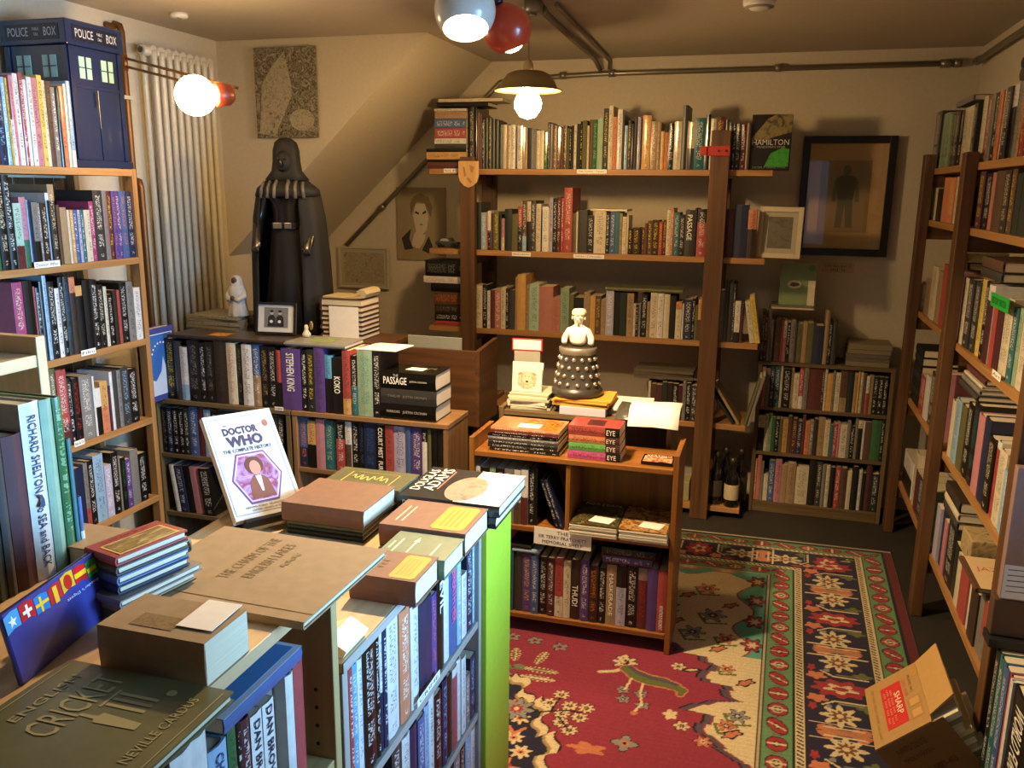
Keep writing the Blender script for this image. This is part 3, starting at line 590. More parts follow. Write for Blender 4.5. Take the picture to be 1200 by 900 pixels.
row('n2', 'upper row of the grey-edged bookcase', '+x', XN, FZ[0]+.0008, """403,780,p,w 413,782,r,w 418,778,cy,w 424,772,w,b 430,745,k,w,s.8 443.6,738,k,w 449,740,w/n.5,k 452,737,n,w 457,705,w,k,s.9,H 471,713,o,w 483,712,w,- 486,712,w,k 494,703,n,- 508,696,p,o 514,665,k,-,T=EVIL,l.3,p.72,s.55 522,675,w,lb 528,654,b,-,T=BREATH_HER,l.55,p.6,s.5,if05c8c 537,648,lb,w 542,672,w,b 548,642,n,w 555,640,lb,w 560,632,w,b 564,630,b,w""", 569, 'paperbacks in the grey-edged bookcase', .2, rough=.3, zx=.66, far='near', jit=.003, maxh=.245, lim=(1.122, 1.7738))
row('n3', 'second row of the grey-edged bookcase', '+x', XN, FZ[1]+.0008, """464,872,dk,w 474,862,w,k 483,850,n,- 492,840,b,w 500,826,lb,k 506,814,w,k 512,812,k,w 520,796,n,lb 526,792,k,- 531,782,w/r.9,b 537,772,w,lb 542,770,w,b 547,790,gy,w 552,768,n,lb 558,760,w,- 563,758,k,-""", 569, 'paperbacks in the grey-edged bookcase', .2, rough=.3, zx=.42, far='near', jit=.003, maxh=.22, lim=(1.122, 1.7738))
row('n4', 'third row of the grey-edged bookcase', '+x', XN, FZ[2]+.0008, """534,872,gy,w 541,868,k,w 547,862,lb,w 553,852,w,b 560,850,lb,w""", 569, 'paperbacks in the grey-edged bookcase', .2, rough=.3, zx=.2, far='near', vis=.6, jit=.003, maxh=.22, lim=(1.122, 1.7738))

def topz(key, lo, hi, axis=0):
    """The highest book top of a row between two places along it."""
    z = 0
    for s in ROWS[key]['books']:
        M = s['M']; q = [(M @ Vector((x, 0, 0)))[axis] for x in (0, s['w'])]
        if max(q) > lo-.002 and min(q) < hi+.002: z = max(z, (M @ Vector((0, 0, s['h']))).z, (M @ Vector((s['w'], 0, s['h']))).z)
    return z+.001
# ------------------------------------------------------------------ single books and papers lying about
SPECIAL = []
def flat(label, x0, x1, y0, y1, z0, T, col, spine='-y', tit='', rough=.45, rot=0, group=None, name='book', cat='book', hard=True, **k):
    sd = {'-y': (0, -1), '+x': (1, 0), '-x': (-1, 0), '+y': (0, 1)}[spine]
    a = math.radians(rot); sd = (sd[0]*math.cos(a)-sd[1]*math.sin(a), sd[0]*math.sin(a)+sd[1]*math.cos(a))
    y = Vector((-sd[0], -sd[1], 0)); zl = Vector((0, 0, 1)).cross(y)
    L, D = (x1-x0, y1-y0) if spine[1] == 'y' else (y1-y0, x1-x0)
    o = Vector(((x0+x1)/2, (y0+y1)/2, z0+.0006))-y*D/2-zl*L/2
    s = spec(frame(o, (0, 0, 1), y), T-.0012, D, L, col, tit, rough, hard=hard, **k)
    ob = make_book(s, label, group, name, cat); ob['_n'] = 1; del ob['_n']
    SPECIAL.append(ob); s['cover'] = frame((s['w']+.0002, D/2, L/2), (0, 1, 0), (0, 0, 1)); return s
def on_cover(s, kind, *a, **k):
    """Lettering or a printed shape on the front board (x along the board's width, y along its height)."""
    if kind == 'text': return text(s['obj'], *a, M=s['cover'], **k)
    return patch(s['obj'], *a, M=s['cover'], **k)
def px_rect(z, *ps):
    q = [at(x, y, Z=z) for x, y in ps]; return q
GOLD = '#d6b04a'; CREAM = '#e6dcb8'; BLACK = '#191613'; PAPER = plain('white_paper', '#e9e6df', .8)
def sheet(label, pts, z, t=.0012, mat=None, name='paper_sheet', cat='paper', group=None, curl=0):
    """A sheet of paper lying at height z, its corners given in room coordinates."""
    b = MB().prism([(p[0], p[1]) for p in pts], z+.0004, z+.0004+t)
    c = Vector((sum(p[0] for p in pts)/len(pts), sum(p[1] for p in pts)/len(pts), z))
    return tag(b.build(name, mat or PAPER, None, Matrix.Translation(c)), label, cat, group)
# -- on top of the nearest bookcase (z = 1.02)
ZA = 1.0202
a, c = at(82, 772, Z=ZA+.014), at(278, 802, Z=ZA+.014)
s = flat('olive green cricket book lying at the near corner of the beige bookcase', a.x, c.x+.004, a.y-.19, a.y, ZA, .014, 'ol', rough=.3)
W, Hh = s['d'], s['h']
ck = '#938a5c'
on_cover(s, 'text', 'CRICKET', .02, Hh*.16, W*.62, Hh*.17, ink(ck)); on_cover(s, 'text', 'ENGLISH', .02, Hh*.34, W*.5, Hh*.055, ink(ck)); on_cover(s, 'text', 'NEVILLE CARDUS', .01, -Hh*.36, W*.62, Hh*.055, ink(ck))
on_cover(s, 'patch', 'printed_rule', rect(-W*.38, W*.46, Hh*.46, Hh*.466), ink(ck)); on_cover(s, 'patch', 'printed_rule', rect(-W*.38, W*.46, -Hh*.466, -Hh*.46), ink(ck))
for i in range(3): on_cover(s, 'patch', 'printed_stump', rect(.028+i*.011, .033+i*.011, -Hh*.2, Hh*.02), ink(ck))
on_cover(s, 'patch', 'printed_bail', rect(.024, .058, Hh*.03, Hh*.045), ink(ck)); on_cover(s, 'patch', 'printed_bat', [(.0, -Hh*.25), (.012, -Hh*.25), (.016, -Hh*.02), (.009, -Hh*.01), (.008, Hh*.08), (.004, Hh*.08), (.003, -Hh*.01), (-.002, -Hh*.02)], ink(ck)); on_cover(s, 'patch', 'printed_ball', oval(.07, -Hh*.22, .006, .006), ink(ck))
a, c, d_ = at(103, 738, Z=1.078), at(238, 755, Z=1.078), at(293, 715, Z=1.078)
s = flat('thick worn brown old book with a white card on it, beside the cricket book', a.x, c.x, c.y, d_.y, ZA, .058, 'tn', rough=.85, hard=False)
on_cover(s, 'patch', 'worn_title', rect(-.03, .0, -.02, .04), pattern('worn_print', ['#8c7448', '#6d5836'], 160, rough=.9))
q = px_rect(1.0795, (206, 733), (248, 740), (284, 709), (245, 703))
sheet('white price card on the thick worn brown book', q, 1.0788, .0008, name='card', cat='card')
tz = ZA+.013
q = px_rect(tz, (147, 690), (357, 733), (447, 645), (260, 613))
TAN0, TAN1 = (q[0]+q[3])/2, (q[1]+q[2])/2
s = flat('large tan book about the English lakes spread across both bookcase tops', (q[0].x+q[3].x)/2, (q[1].x+q[2].x)/2, (q[0].y+q[1].y)/2, (q[2].y+q[3].y)/2, ZA, .013, 'tn', rough=.7, rot=-1)
W, Hh = s['d'], s['h']
for tt, yy, ww in (('THE CHARM OF THE', .035, .6), ('ENGLISH LAKES', .0, .5)): on_cover(s, 'text', tt, W*.12, yy, W*ww, .019, ink('#7d6238'))
on_cover(s, 'text', '~~~', W*.16, -.03, W*.2, .012, ink('#7d6238')); on_cover(s, 'patch', 'hinge_groove', rect(-W*.405, -W*.398, -Hh*.5, Hh*.5), ink('#86693d'))
# stack of board books beside the standing row
STK = [('ol', .013, 'lowest dark olive book in the stack behind the red picture book'), ('tn', .012, 'brown book second from the bottom behind the red picture book'), ('gy', .012, 'grey blue book under the navy books in the red picture book stack'), ('n', .013, 'navy book in the middle of the stack topped by the red one'), ('b', .014, 'white edged blue book near the top of the red picture book stack'), ('dk', .014, 'dark grey book directly under the red picture book')]
q = px_rect(ZA+.092, (140, 655), (225, 621), (169, 607), (101, 643))
cx, cy = sum(p.x for p in q)/4, sum(p.y for p in q)/4
ang = math.degrees(math.atan2(q[1].y-q[0].y, q[1].x-q[0].x))
LA, LB = (q[1]-q[0]).length, (q[3]-q[0]).length
zz = ZA
for i, (cl, T, lb) in enumerate(STK):
    ex = .012 if i == 2 else .006 if i < 2 else 0
    flat(lb, cx-LB/2-ex, cx+LB/2+ex, cy-LA/2-ex, cy+LA/2+ex, zz, T, cl, rot=ang-90+(3 if i < 3 else 0), group='books stacked under the red picture book'); zz += T
s = flat('red picture book with a yellow-bordered landscape, topmost of its stack', cx-LB/2, cx+LB/2, cy-LA/2, cy+LA/2, zz, .014, 'r', rough=.25, rot=ang-90)
W, Hh = s['d'], s['h']
on_cover(s, 'patch', 'picture_border', rect(-W*.4, W*.42, -Hh*.43, Hh*.22), ink('#e3b656')); on_cover(s, 'patch', 'landscape_picture', rect(-W*.37, W*.39, -Hh*.39, Hh*.18), pattern('field_print', ['#4b5a26', '#a08a3a', '#6b5030', '#c9b57a', '#5a6a58'], 26, rough=.3, mapping=(1, .5, 3)), z=.0009)
on_cover(s, 'text', '|| ||| |||| || |||', 0, Hh*.36, W*.6, Hh*.06, ink('#5a1512'))
q = px_rect(ZA+.035, (100, 625), (148, 612), (100, 597))
flat('beige book with red spine end lying behind the red picture book', -1.06, -.85, 1.0, 1.089, ZA, .034, 'tn', spine='+y', col2=None)
# tall books standing with their spines to the aisle
Z1 = ZA+.0006
XSH = at(68, 672, Z=ZA).x
for x0, x1, yt, cl, tt, lb, kk in ((-6, 13, 505, 'dg', '', 'dark green old book at the near end of the tall standing row', dict(rough=.7)), (13.5, 24, 507, 'dk', '', 'dark grey book between the dark green and the red old books', dict(rough=.7)), (24.5, 47, 514, 'm', '', 'dull red old hardback leaning beside the white sea book', dict(rough=.7)), (47.5, 69, 475, 'w', '', 'tall white hardback about the sea, in the standing row', dict(text='RICHARD SHELTON    To SEA and BACK', tlen=.86, tsize=.42, tink='#2a3a5c', rough=.25)), (69.5, 83, 470, 'lg', '', 'tall grey green hardback beside the white sea book', dict(rough=.6)), (83.5, 93.5, 467, 'g', 'lg', 'glossy bright green hardback in the tall standing row', dict(rough=.12)), (94, 99, 515, 't', '', 'shorter teal book beside the glossy green hardback', {}), (99.5, 104, 583, 'b/w.45', '', 'small blue and white book at the far end of the standing row', {})):
    p0, p1 = along(x0, Z1, X=XSH), along(x1, Z1, X=XSH)
    h = height(p0, yt); w = p1.y-p0.y-.001
    c2 = None
    if '/' in cl: cl, c2 = 'b', 'w'
    s = spec(rotz((XSH, p0.y, Z1), PI/2), w, min(.66*h, .19), h, cl, tt, hard=True, col2=c2, frac=.45, **kk)
    make_book(s, lb, 'tall books standing on the nearest bookcase')
    if cl == 'w':
        patch(s['obj'], 'printed_bird', [(0, 0), (.01, .006), (.02, .001), (.024, .009), (.012, .012), (.003, .008)], ink('#2a3a5c'), M=frame((w*.25, -.0042, h*.5), (0, 0, -1), (1, 0, 0)))
def lean_rect(BL, BR, TL, z):
    """Foot corners on a surface and a top corner give a leaning rectangle: its frame, width and height."""
    p, q = at(*BL, Z=z), at(*BR, Z=z); ux = (q-p).normalized(); back = Vector((0, 0, 1)).cross(ux)
    best = None
    for i in range(-20, 60):
        ph = math.radians(i)
        up = Vector((0, 0, math.cos(ph)))+back*math.sin(ph)
        for j in range(60, 460, 2):
            e = p+up*(j/1000); s_ = proj(e); er = (s_[0]-TL[0])**2+(s_[1]-TL[1])**2
            if best is None or er < best[0]: best = (er, up, j/1000)
    return frame(p, ux, best[1]), (q-p).length, best[2], best[1]
def facing_book(label, M, w, h, T, col, rough=.35, name='book', cat='book', group=None, **k):
    n = M.to_3x3().col[2]; o = M.translation-n*(T)
    s = spec(frame(o, n, M.to_3x3().col[0]), T, w, h, col, '', rough, hard=True, **k)
    make_book(s, label, group, name, cat); SPECIAL.append(s['obj'])
    s['cover'] = frame((T+.0002, w/2, h/2), (0, 1, 0), (0, 0, 1)); return s
# book with the flags, leaning on the tall row
M, w, h, up = lean_rect((27, 803), (131, 716), (1, 722), ZA+.001)
s = facing_book('dark blue book with a row of national flags, leaning on the tall green books', M, w, h, .008, 'n', .2)
s['obj'].data.materials[0] = BOOK
bm_ = s['obj'].data.attributes['bcol'].data; arr = np.tile(np.array(lin('#2b2c9e')+[.2], dtype=np.float32), len(bm_)); bm_.foreach_set('color', arr)
FL = [('#4a9fd4', '#f2f2f2', 'star'), ('#c8202a', '#ffffff', 'cross'), ('#2a7fc0', '#f0c828', 'nordic'), ('#c02828', '#f0c030', 'bars'), ('#e0b020', '#c02a20', 'dot'), ('#c82424', '#f0c020', 'stripe'), ('#2f8a3a', '#f0dc30', 'stripes')]
fw = w/7.0
for i, (c1, c2, kd) in enumerate(FL):
    x0, x1 = -w/2+i*fw+.0008, -w/2+(i+1)*fw-.0008; y0, y1 = h*.2, h*.44; o1, o2 = h*.03*math.sin(i*1.7), h*.03*math.sin(i*1.7+1.2)
    on_cover(s, 'patch', 'printed_flag', [(x0, y0+o1), ((x0+x1)/2, y0+(o1+o2)/2+.002), (x1, y0+o2), (x1, y1+o2), ((x0+x1)/2, y1+(o1+o2)/2+.002), (x0, y1+o1)], ink(c1, .25))
    mx, my = (x0+x1)/2, (y0+y1)/2+(o1+o2)/2; u = fw*.3
    if kd == 'star': pts = [(mx+(u if j % 2 == 0 else u*.4)*math.sin(j*PI/5), my+(u if j % 2 == 0 else u*.4)*math.cos(j*PI/5)) for j in range(10)]
    elif kd == 'cross': pts = [(mx-u*.25, my-u), (mx+u*.25, my-u), (mx+u*.25, my-u*.25), (mx+u, my-u*.25), (mx+u, my+u*.25), (mx+u*.25, my+u*.25), (mx+u*.25, my+u), (mx-u*.25, my+u), (mx-u*.25, my+u*.25), (mx-u, my+u*.25), (mx-u, my-u*.25), (mx-u*.25, my-u*.25)]
    elif kd == 'nordic': pts = [(x0, my-u*.2), (mx-u*.5, my-u*.2), (mx-u*.5, y0+o1), (mx, y0+o1), (mx, my-u*.2), (x1, my-u*.2), (x1, my+u*.3), (mx, my+u*.3), (mx, y1+o2), (mx-u*.5, y1+o2), (mx-u*.5, my+u*.3), (x0, my+u*.3)]
    elif kd == 'dot': pts = oval(mx, my, u, u*1.2)
    elif kd == 'bars': pts = [(mx-u*.5, y0+o1), (mx+u*.5, y0+o1), (mx+u*.5, y1+o1), (mx-u*.5, y1+o1)]
    else: pts = [(x0, my-h*.035+o1*.3), (x1, my-h*.035), (x1, my+h*.035), (x0, my+h*.035+o1*.3)]
    on_cover(s, 'patch', 'printed_emblem', pts, ink(c2, .25), z=.0009)
on_cover(s, 'text', "Reader's Digest", w*.27, h*.1, w*.36, h*.055, ink('#cfd4ee'), rot=PI)
# -- on top of the grey-edged bookcase (z = .868)
ZB = .8686
q = px_rect(ZB+.055, (423, 676), (486, 683), (517, 653))
x0a = q[0].x-.03
def onB(label, NL, NR, FR, zt, T, z0, col, **k):
    q = px_rect(zt, NL, NR, FR); return flat(label, q[0].x, q[1].x, q[1].y, q[2].y, z0, T, col, **k)
yl = '#c09a22'
def brown_cover(s):
    W, Hh = s['d'], s['h']
    on_cover(s, 'patch', 'yellow_label', [(-W*.36, -Hh*.44), (W*.36, -Hh*.44), (W*.42, -Hh*.4), (W*.42, -Hh*.1), (W*.36, -Hh*.06), (-W*.36, -Hh*.06), (-W*.42, -Hh*.1), (-W*.42, -Hh*.4)], ink(yl))
    for i in range(4): on_cover(s, 'patch', 'label_print', rect(-W*.3, W*.3, -Hh*(.16+.06*i), -Hh*(.145+.06*i)), ink('#a8801c'), z=.0008)
s = onB('brown old book with a yellow label at the near end of the pale top', (405, 674), (486, 683), (517, 653), ZB+.05, .05, ZB, 'br', rough=.6)
bm_ = s['obj'].data.attributes['bcol'].data; bm_.foreach_set('color', np.tile(np.array(lin('#8a553c')+[.6], dtype=np.float32), len(bm_))); brown_cover(s)
on_cover(s, 'text', '* * *', .0, s['h']*.16, s['d']*.3, s['d']*.12, ink('#5c3626'))
y_next = (s['M'] @ Vector((0, s['d'], 0))).y+.001
zt = ZB+.042
q = px_rect(zt, (440, 648), (519, 659), (536, 630))
s = flat('pale green hardback with cream lettering between the two brown labelled books', q[0].x, q[1].x, y_next, q[2].y, ZB, .042, 'lg', rough=.45)
bm_ = s['obj'].data.attributes['bcol'].data; bm_.foreach_set('color', np.tile(np.array(lin('#738f6c')+[.5], dtype=np.float32), len(bm_)))
W, Hh = s['d'], s['h']
for yy, ww in ((.4, .3), (.31, .55), (-.26, .5)): on_cover(s, 'patch', 'cover_print', [(W*(-.1-ww/2), Hh*yy), (W*(-.1+ww/2), Hh*yy), (W*(-.1+ww/2), Hh*(yy+.025)), (W*(-.1-ww/2), Hh*(yy+.025))], ink(CREAM))
on_cover(s, 'patch', 'printed_arrow', [(-W*.36, Hh*.1), (W*.1, Hh*.09), (W*.1, Hh*.06), (W*.3, Hh*.105), (W*.1, Hh*.15), (W*.1, Hh*.12), (-W*.36, Hh*.115)], ink(CREAM))
y_next = (s['M'] @ Vector((0, s['d'], 0))).y+.001
q = px_rect(ZB+.05, (449, 609), (548, 620), (568, 595))
s = flat('brown old book with a yellow label beside the black astronomy book', q[0].x, q[1].x+.004, y_next, max(q[2].y, y_next+.1), ZB, .05, 'br', rough=.6)
bm_ = s['obj'].data.attributes['bcol'].data; bm_.foreach_set('color', np.tile(np.array(lin('#8f5a42')+[.6], dtype=np.float32), len(bm_))); brown_cover(s)
for xx, ww in ((-.1, .5), (.08, .6)): on_cover(s, 'patch', 'cover_print', rect(-s['d']*.3, s['d']*.25, s['h']*(.33+xx*.4), s['h']*(.345+xx*.4)), ink(CREAM))
y_next = (s['M'] @ Vector((0, s['d'], 0))).y+.001
q = px_rect(ZB+.056, (472, 575), (588, 590), (608, 557))
s = flat('black book under the black and white one on the bookcase end', q[0].x+.004, q[1].x-.008, y_next, max(q[2].y, y_next+.1), ZB, .027, 'k', rough=.25, text='MARK CARWARDINE', tlen=.4, tpos=.74, tsize=.4)
s = flat('black and white hardback with a pale sphere on its cover, lettered for two authors', q[0].x, q[1].x, y_next, max(q[2].y, y_next+.1), ZB+.0275, .028, 'dk', rough=.2, text='DOUGLAS ADAMS', tlen=.42, tpos=.74, tsize=.42)
W, Hh = s['d'], s['h']
on_cover(s, 'patch', 'white_jacket_panel', rect(-W*.5, W*.5, -Hh*.5, -Hh*.05), ink('#efeade', .25)); on_cover(s, 'patch', 'printed_globe', [(p[0], max(-Hh*.4, p[1])) for p in oval(-W*.1, -Hh*.06, W*.38, Hh*.19, 28)], pattern('globe_print', ['#6d675c', '#a89c88', '#8d7c68'], 30, rough=.3), z=.0009)
on_cover(s, 'text', 'DOUGLAS', W*.06, Hh*.42, W*.68, Hh*.1, ink('#f1ecdc')); on_cover(s, 'text', 'ADAMS', W*.1, Hh*.29, W*.72, Hh*.12, ink('#f1ecdc')); on_cover(s, 'patch', 'cover_print', rect(-W*.2, W*.4, Hh*.2, Hh*.215), ink('#c06a50'))
# big brown pair further back, green book behind
q = px_rect(ZB+.075, (328, 577), (422, 598), (452, 567))
x0, x1, y0, y1 = q[0].x+.028, q[1].x+.006, q[1].y, q[2].y
zz = ZB
for cl, T, lb in (('k', .011, 'lowest thin black book under the thick brown volume'), ('dg', .010, 'thin dark green book under the thick brown volume'), ('ol', .009, 'thin olive book directly under the thick brown volume')):
    flat(lb, x0+.01, x1-.004, y0+.004, y1-.004, zz, T, cl, group='thin books under the brown volume'); zz += T
s = flat('thick plain brown old volume, topmost of the pile before the white book', x0, x1, y0, y1, zz, .042, 'br', rough=.55)
bm_ = s['obj'].data.attributes['bcol'].data; bm_.foreach_set('color', np.tile(np.array(lin('#86583a')+[.55], dtype=np.float32), len(bm_)))
q = px_rect(ZB+.06, (380, 562), (461, 575), (489, 551))
gy0 = max(q[1].y, y1+.002)
s = flat('olive green volume with a gold signature, behind the thick brown one', q[0].x, q[1].x+.012, gy0, gy0+.125, ZB, .06, 'ol', rough=.45)
bm_ = s['obj'].data.attributes['bcol'].data; bm_.foreach_set('color', np.tile(np.array(lin('#5d5f34')+[.45], dtype=np.float32), len(bm_)))
W, Hh = s['d'], s['h']
for r in ((-W*.3, W*.3, Hh*.3, Hh*.31), (-W*.3, W*.3, -Hh*.31, -Hh*.3), (W*.29, W*.3, -Hh*.3, Hh*.3)): on_cover(s, 'patch', 'gold_rule', rect(*r), ink(GOLD))
sig = [(-W*.02+W*.16*math.sin(i*.9)*(.4+.6*math.cos(i*.31)**2), Hh*(.24-.48*i/40)) for i in range(41)]
MB().tube([(x, y, .0006) for x, y in sig], .0016, 5).build('gold_signature', ink(GOLD), s['obj'], world=False).data.transform(s['cover'])
flat('peach coloured thin book lying behind the white book', -1.06, -.93, 1.7, 1.785, ZB, .012, 'sa', rough=.6)
# open pale book in the gap next to the lakes book
op = thing('book', 'small open cream paperback on the pale top under the lakes book', 'book', (-.66, 1.155, ZB))
b = MB().prism([(-.07, 0), (0, .004), (.055, .0), (.062, .012), (.03, .03), (0, .014), (-.03, .03), (-.075, .014)], -.04, .04, frame((0, 0, .001), (1, 0, 0), (0, 0, 1))); b.build('pages', plain('cream_pages', '#ece4cf', .8), op, world=False)
# -- the white book on its easel
M, w, h, up = lean_rect((275, 612), (357, 593), (235, 490), ZB+.032)
s = facing_book('large white book with a purple hexagon picture, upright on a black easel', M, w, h, .022, 'w', .3)
DWM = M
nb = '#16204a'
on_cover(s, 'text', 'DOCTOR', -w*.02, h*.325, w*.5, h*.075, ink(nb), bold=.045); on_cover(s, 'text', 'WHO', -w*.0, h*.222, w*.52, h*.105, ink(nb), bold=.05); on_cover(s, 'text', 'BBC', -w*.2, h*.385, w*.07, h*.014, ink(nb))
on_cover(s, 'text', 'THE COMPLETE HISTORY', 0, h*.135, w*.7, h*.034, ink('#25305a'), bold=.02)
for y_, w_ in ((-.405, .6), (-.435, .42)): on_cover(s, 'text', 'THE POWER OF KROLL  THE ARMAGEDDON' if y_ > -.42 else 'FACTOR  DESTINY OF THE', 0, h*y_, w*w_, h*.016, ink('#3a3f5a'))
for r in ((-.45, -.446, -.46, .46), (.446, .45, -.46, .46)): on_cover(s, 'patch', 'printed_rule', rect(w*r[0], w*r[1], h*r[2], h*r[3]), ink('#5a77a8'))
for r in ((-.45, .45, .457, .46), (-.45, .45, -.46, -.457)): on_cover(s, 'patch', 'printed_rule', rect(w*r[0], w*r[1], h*r[2], h*r[3]), ink('#5a77a8'))
def hexa(k, z_, m):
    on_cover(s, 'patch', 'hexagon_picture', [(w*k*x, h*(-.14+k*y)) for x, y in ((-.2, .24), (.2, .24), (.36, .0), (.2, -.24), (-.2, -.24), (-.36, 0))], m, z=z_)
hexa(1.0, .0005, ink('#5a3a78')); hexa(.93, .0008, ink('#cbb0de')); hexa(.87, .0011, pattern('purple_print', ['#6a3f68', '#a98bc4', '#7d3f52', '#c9a7c8'], 22, rough=.3))
# generic head-and-shoulders portrait inside the hexagon
on_cover(s, 'patch', 'printed_coat', [(-w*.16, -h*.34), (w*.18, -h*.34), (w*.13, -h*.17), (w*.04, -h*.12), (-w*.05, -h*.12), (-w*.13, -h*.18)], ink('#6e3f34'), z=.0015); on_cover(s, 'patch', 'printed_hair', oval(-w*.0, -h*.03, w*.13, h*.085), ink('#4a2622'), z=.0015); on_cover(s, 'patch', 'printed_face', oval(w*.005, -h*.055, w*.075, h*.07), ink('#c07a6a'), z=.0018)
on_cover(s, 'patch', 'printed_shirt', [(-w*.03, -h*.13), (w*.05, -h*.13), (w*.03, -h*.28), (-w*.0, -h*.28)], ink('#d9c7c0'), z=.0018)
on_cover(s, 'patch', 'printed_portrait', oval(w*.36, h*.36, w*.04, h*.035), ink('#8a4a44'))
ez = thing('easel', 'black folding easel holding the white book upright', 'easel', M @ Matrix.Translation((0, 0, -.03)))
blk = plain('black_plastic', '#141312', .35)
b = MB().box(.02, w-.02, -.011, -.004, -.0, .04); b.build('ledge', blk, ez, world=False)
b = MB().box(.01, .035, -.004, h*.42, -.012, -.002).box(w-.035, w-.01, -.004, h*.42, -.012, -.002).box(.01, w-.01, h*.36, h*.42, -.012, -.002); b.build('frame', blk, ez, world=False)
p1 = DWM @ Vector((w*.3, h*.4, -.045)); 
b = MB(); bk = (DWM.to_3x3().col[2]*-1); bk.z = 0; bk.normalize(); ftp = Vector((p1.x, p1.y, ZB+.006))+bk*.06
sd_ = DWM.to_3x3().col[0]
b.bm.verts.ensure_lookup_table()
vs = [p1-sd_*.02, p1+sd_*.02, ftp+sd_*.035, ftp-sd_*.035]
b.poly([tuple(v) for v in vs]); r_ = bmesh.ops.extrude_face_region(b.bm, geom=b.bm.faces[:]); bmesh.ops.translate(b.bm, verts=[v for v in r_['geom'] if isinstance(v, bmesh.types.BMVert)], vec=bk*.004); b.build('rear_strut', blk, ez)
# -- the flat blue book lying over the paperbacks of the nearest bookcase
s = flat('pale blue paperback lying flat across the paperbacks of the nearest bookcase', -.72, -.598, .80, .985, .942, .022, 'b', spine='+x', rough=.35, hard=False)
on_cover(s, 'patch', 'white_cover_border', rect(-s['d']*.5, s['d']*.5, -s['h']*.5, s['h']*.5), ink('#cfdcec')); on_cover(s, 'patch', 'blue_cover_panel', rect(-s['d']*.42, s['d']*.5, -s['h']*.46, s['h']*.44), ink('#4f8ccc'), z=.0008)
# -- on the low black-paperback case
zt = MZ+.0008
for i, (lb, cl, xx, T) in enumerate((('lowest of three thick black volumes on the low brown case', 'k', 0, .058), ('middle of three thick black volumes on the low brown case', 'dk', .003, .058), ('topmost of three thick black volumes, a white card on it', 'k', .0, .062))):
    tx = (dict(text='MIRRORS   JUSTIN CRONIN', tlen=.72, tpos=.52, tsize=.22, tink='#9a958a'), dict(text='TWELVE   JUSTIN CRONIN', tlen=.7, tpos=.52, tsize=.22, tink='#6d675c'), dict(text='PASSAGE', tlen=.42, tpos=.72, tsize=.45))[i]
    s = flat(lb, -1.348+xx, -1.128+xx, MP+.004, MP+.165, zt, T, cl, rough=.16, group='black volumes on the low brown case', **tx); zt += T
text(s['obj'], 'JUSTIN CRONIN', 0, 0, s['h']*.3, s['w']*.14, ink('#cfc8b8'), M=frame((s['w']/2, -.0046, s['h']*.3), (0, 0, -1), (1, 0, 0)))
text(s['obj'], 'THE', 0, 0, s['h']*.09, s['w']*.14, ink('#cfc8b8'), M=frame((s['w']*.84, -.0046, s['h']*.7), (0, 0, -1), (1, 0, 0)))
text(s['obj'], '2', 0, 0, .022, .03, ink('#7d766a'), M=s['cover'] @ Matrix.Translation((.02, -.06, 0)))
sheet('white card on the topmost thick black volume', [(-1.27, MP+.06), (-1.2, MP+.055), (-1.195, MP+.1), (-1.26, MP+.105)], zt, .0008, name='card', cat='card')
M1T = MZ+.0008
tops = [height(along(x, MZ, Y=MP), y)+MZ for x, y in ((250, 400), (340, 407), (430, 411))]
hb = max((s_['M'].translation.z+s_['h']) for s_ in ROWS['m1']['books'][:15])
s = flat('dark hardback lying across the tops of the black paperbacks', at(196, 400, Y=MP).x, at(332, 405, Y=MP).x, MP+.0, MP+.17, hb+.001, .014, 'db', rough=.35)
on_cover(s, 'patch', 'amber_print', rect(-s['d']*.3, s['d']*.1, .02, .1), pattern('amber_print', ['#3a2a18', '#b07a2a', '#5a4020'], 40))
hb = max((s_['M'].translation.z+s_['h']) for s_ in ROWS['m1']['books'][15:20])
s = flat('grey green picture book lying across the purple lettered book', at(334, 407, Y=MP).x, at(404, 412, Y=MP).x, MP+.0, MP+.16, hb+.001, .016, 'gy', rough=.35)
on_cover(s, 'patch', 'green_print', rect(-s['d']*.3, s['d']*.3, -.05, .06), pattern('green_print', ['#3a4a30', '#7d8a5a', '#4a5a48'], 40))
hb = max((s_['M'].translation.z+s_['h']) for s_ in ROWS['m1']['books'][20:])
sheet('pale printed sheet lying across the red and green book tops', [(at(415, 410, Y=MP).x, MP+.01), (at(462, 412, Y=MP).x, MP+.01), (at(466, 404, Y=MP).x, MP+.15), (at(424, 402, Y=MP).x, MP+.15)], hb+.001, .003)
w, h = .17, .29
bx = GBX
s = spec(rotz((bx, 2.735, MZ+.001), 0), .036, w, h, 'b', rough=.3, hard=True, text='The European Union', tlen=.7, tsize=.4)
make_book(s, 'bright blue tall European guidebook jutting out at the end of the black paperbacks', None); SPECIAL.append(s['obj'])
s['cover'] = frame((s['w']+.0002, w/2, h/2), (0, 1, 0), (0, 0, 1))
s['obj'].data.attributes['bcol'].data.foreach_set('color', np.tile(np.array(lin('#2a3c9a')+[.3], dtype=np.float32), len(s['obj'].data.attributes['bcol'].data)))
on_cover(s, 'patch', 'pale_border', rect(-w*.4, w*.45, -h*.42, h*.42), ink('#cfd8e8')); on_cover(s, 'patch', 'cover_sky', rect(-w*.38, w*.43, -h*.41, h*.41), ink('#2f62a8'), z=.0008)
for i in range(9):
    aa = PI*(.1+.8*i/8); on_cover(s, 'patch', 'printed_star', oval(w*.03+w*.32*math.cos(aa), h*.1+h*.2*math.sin(aa), .004, .004, 8), ink('#e8e4c8'), z=.0011)
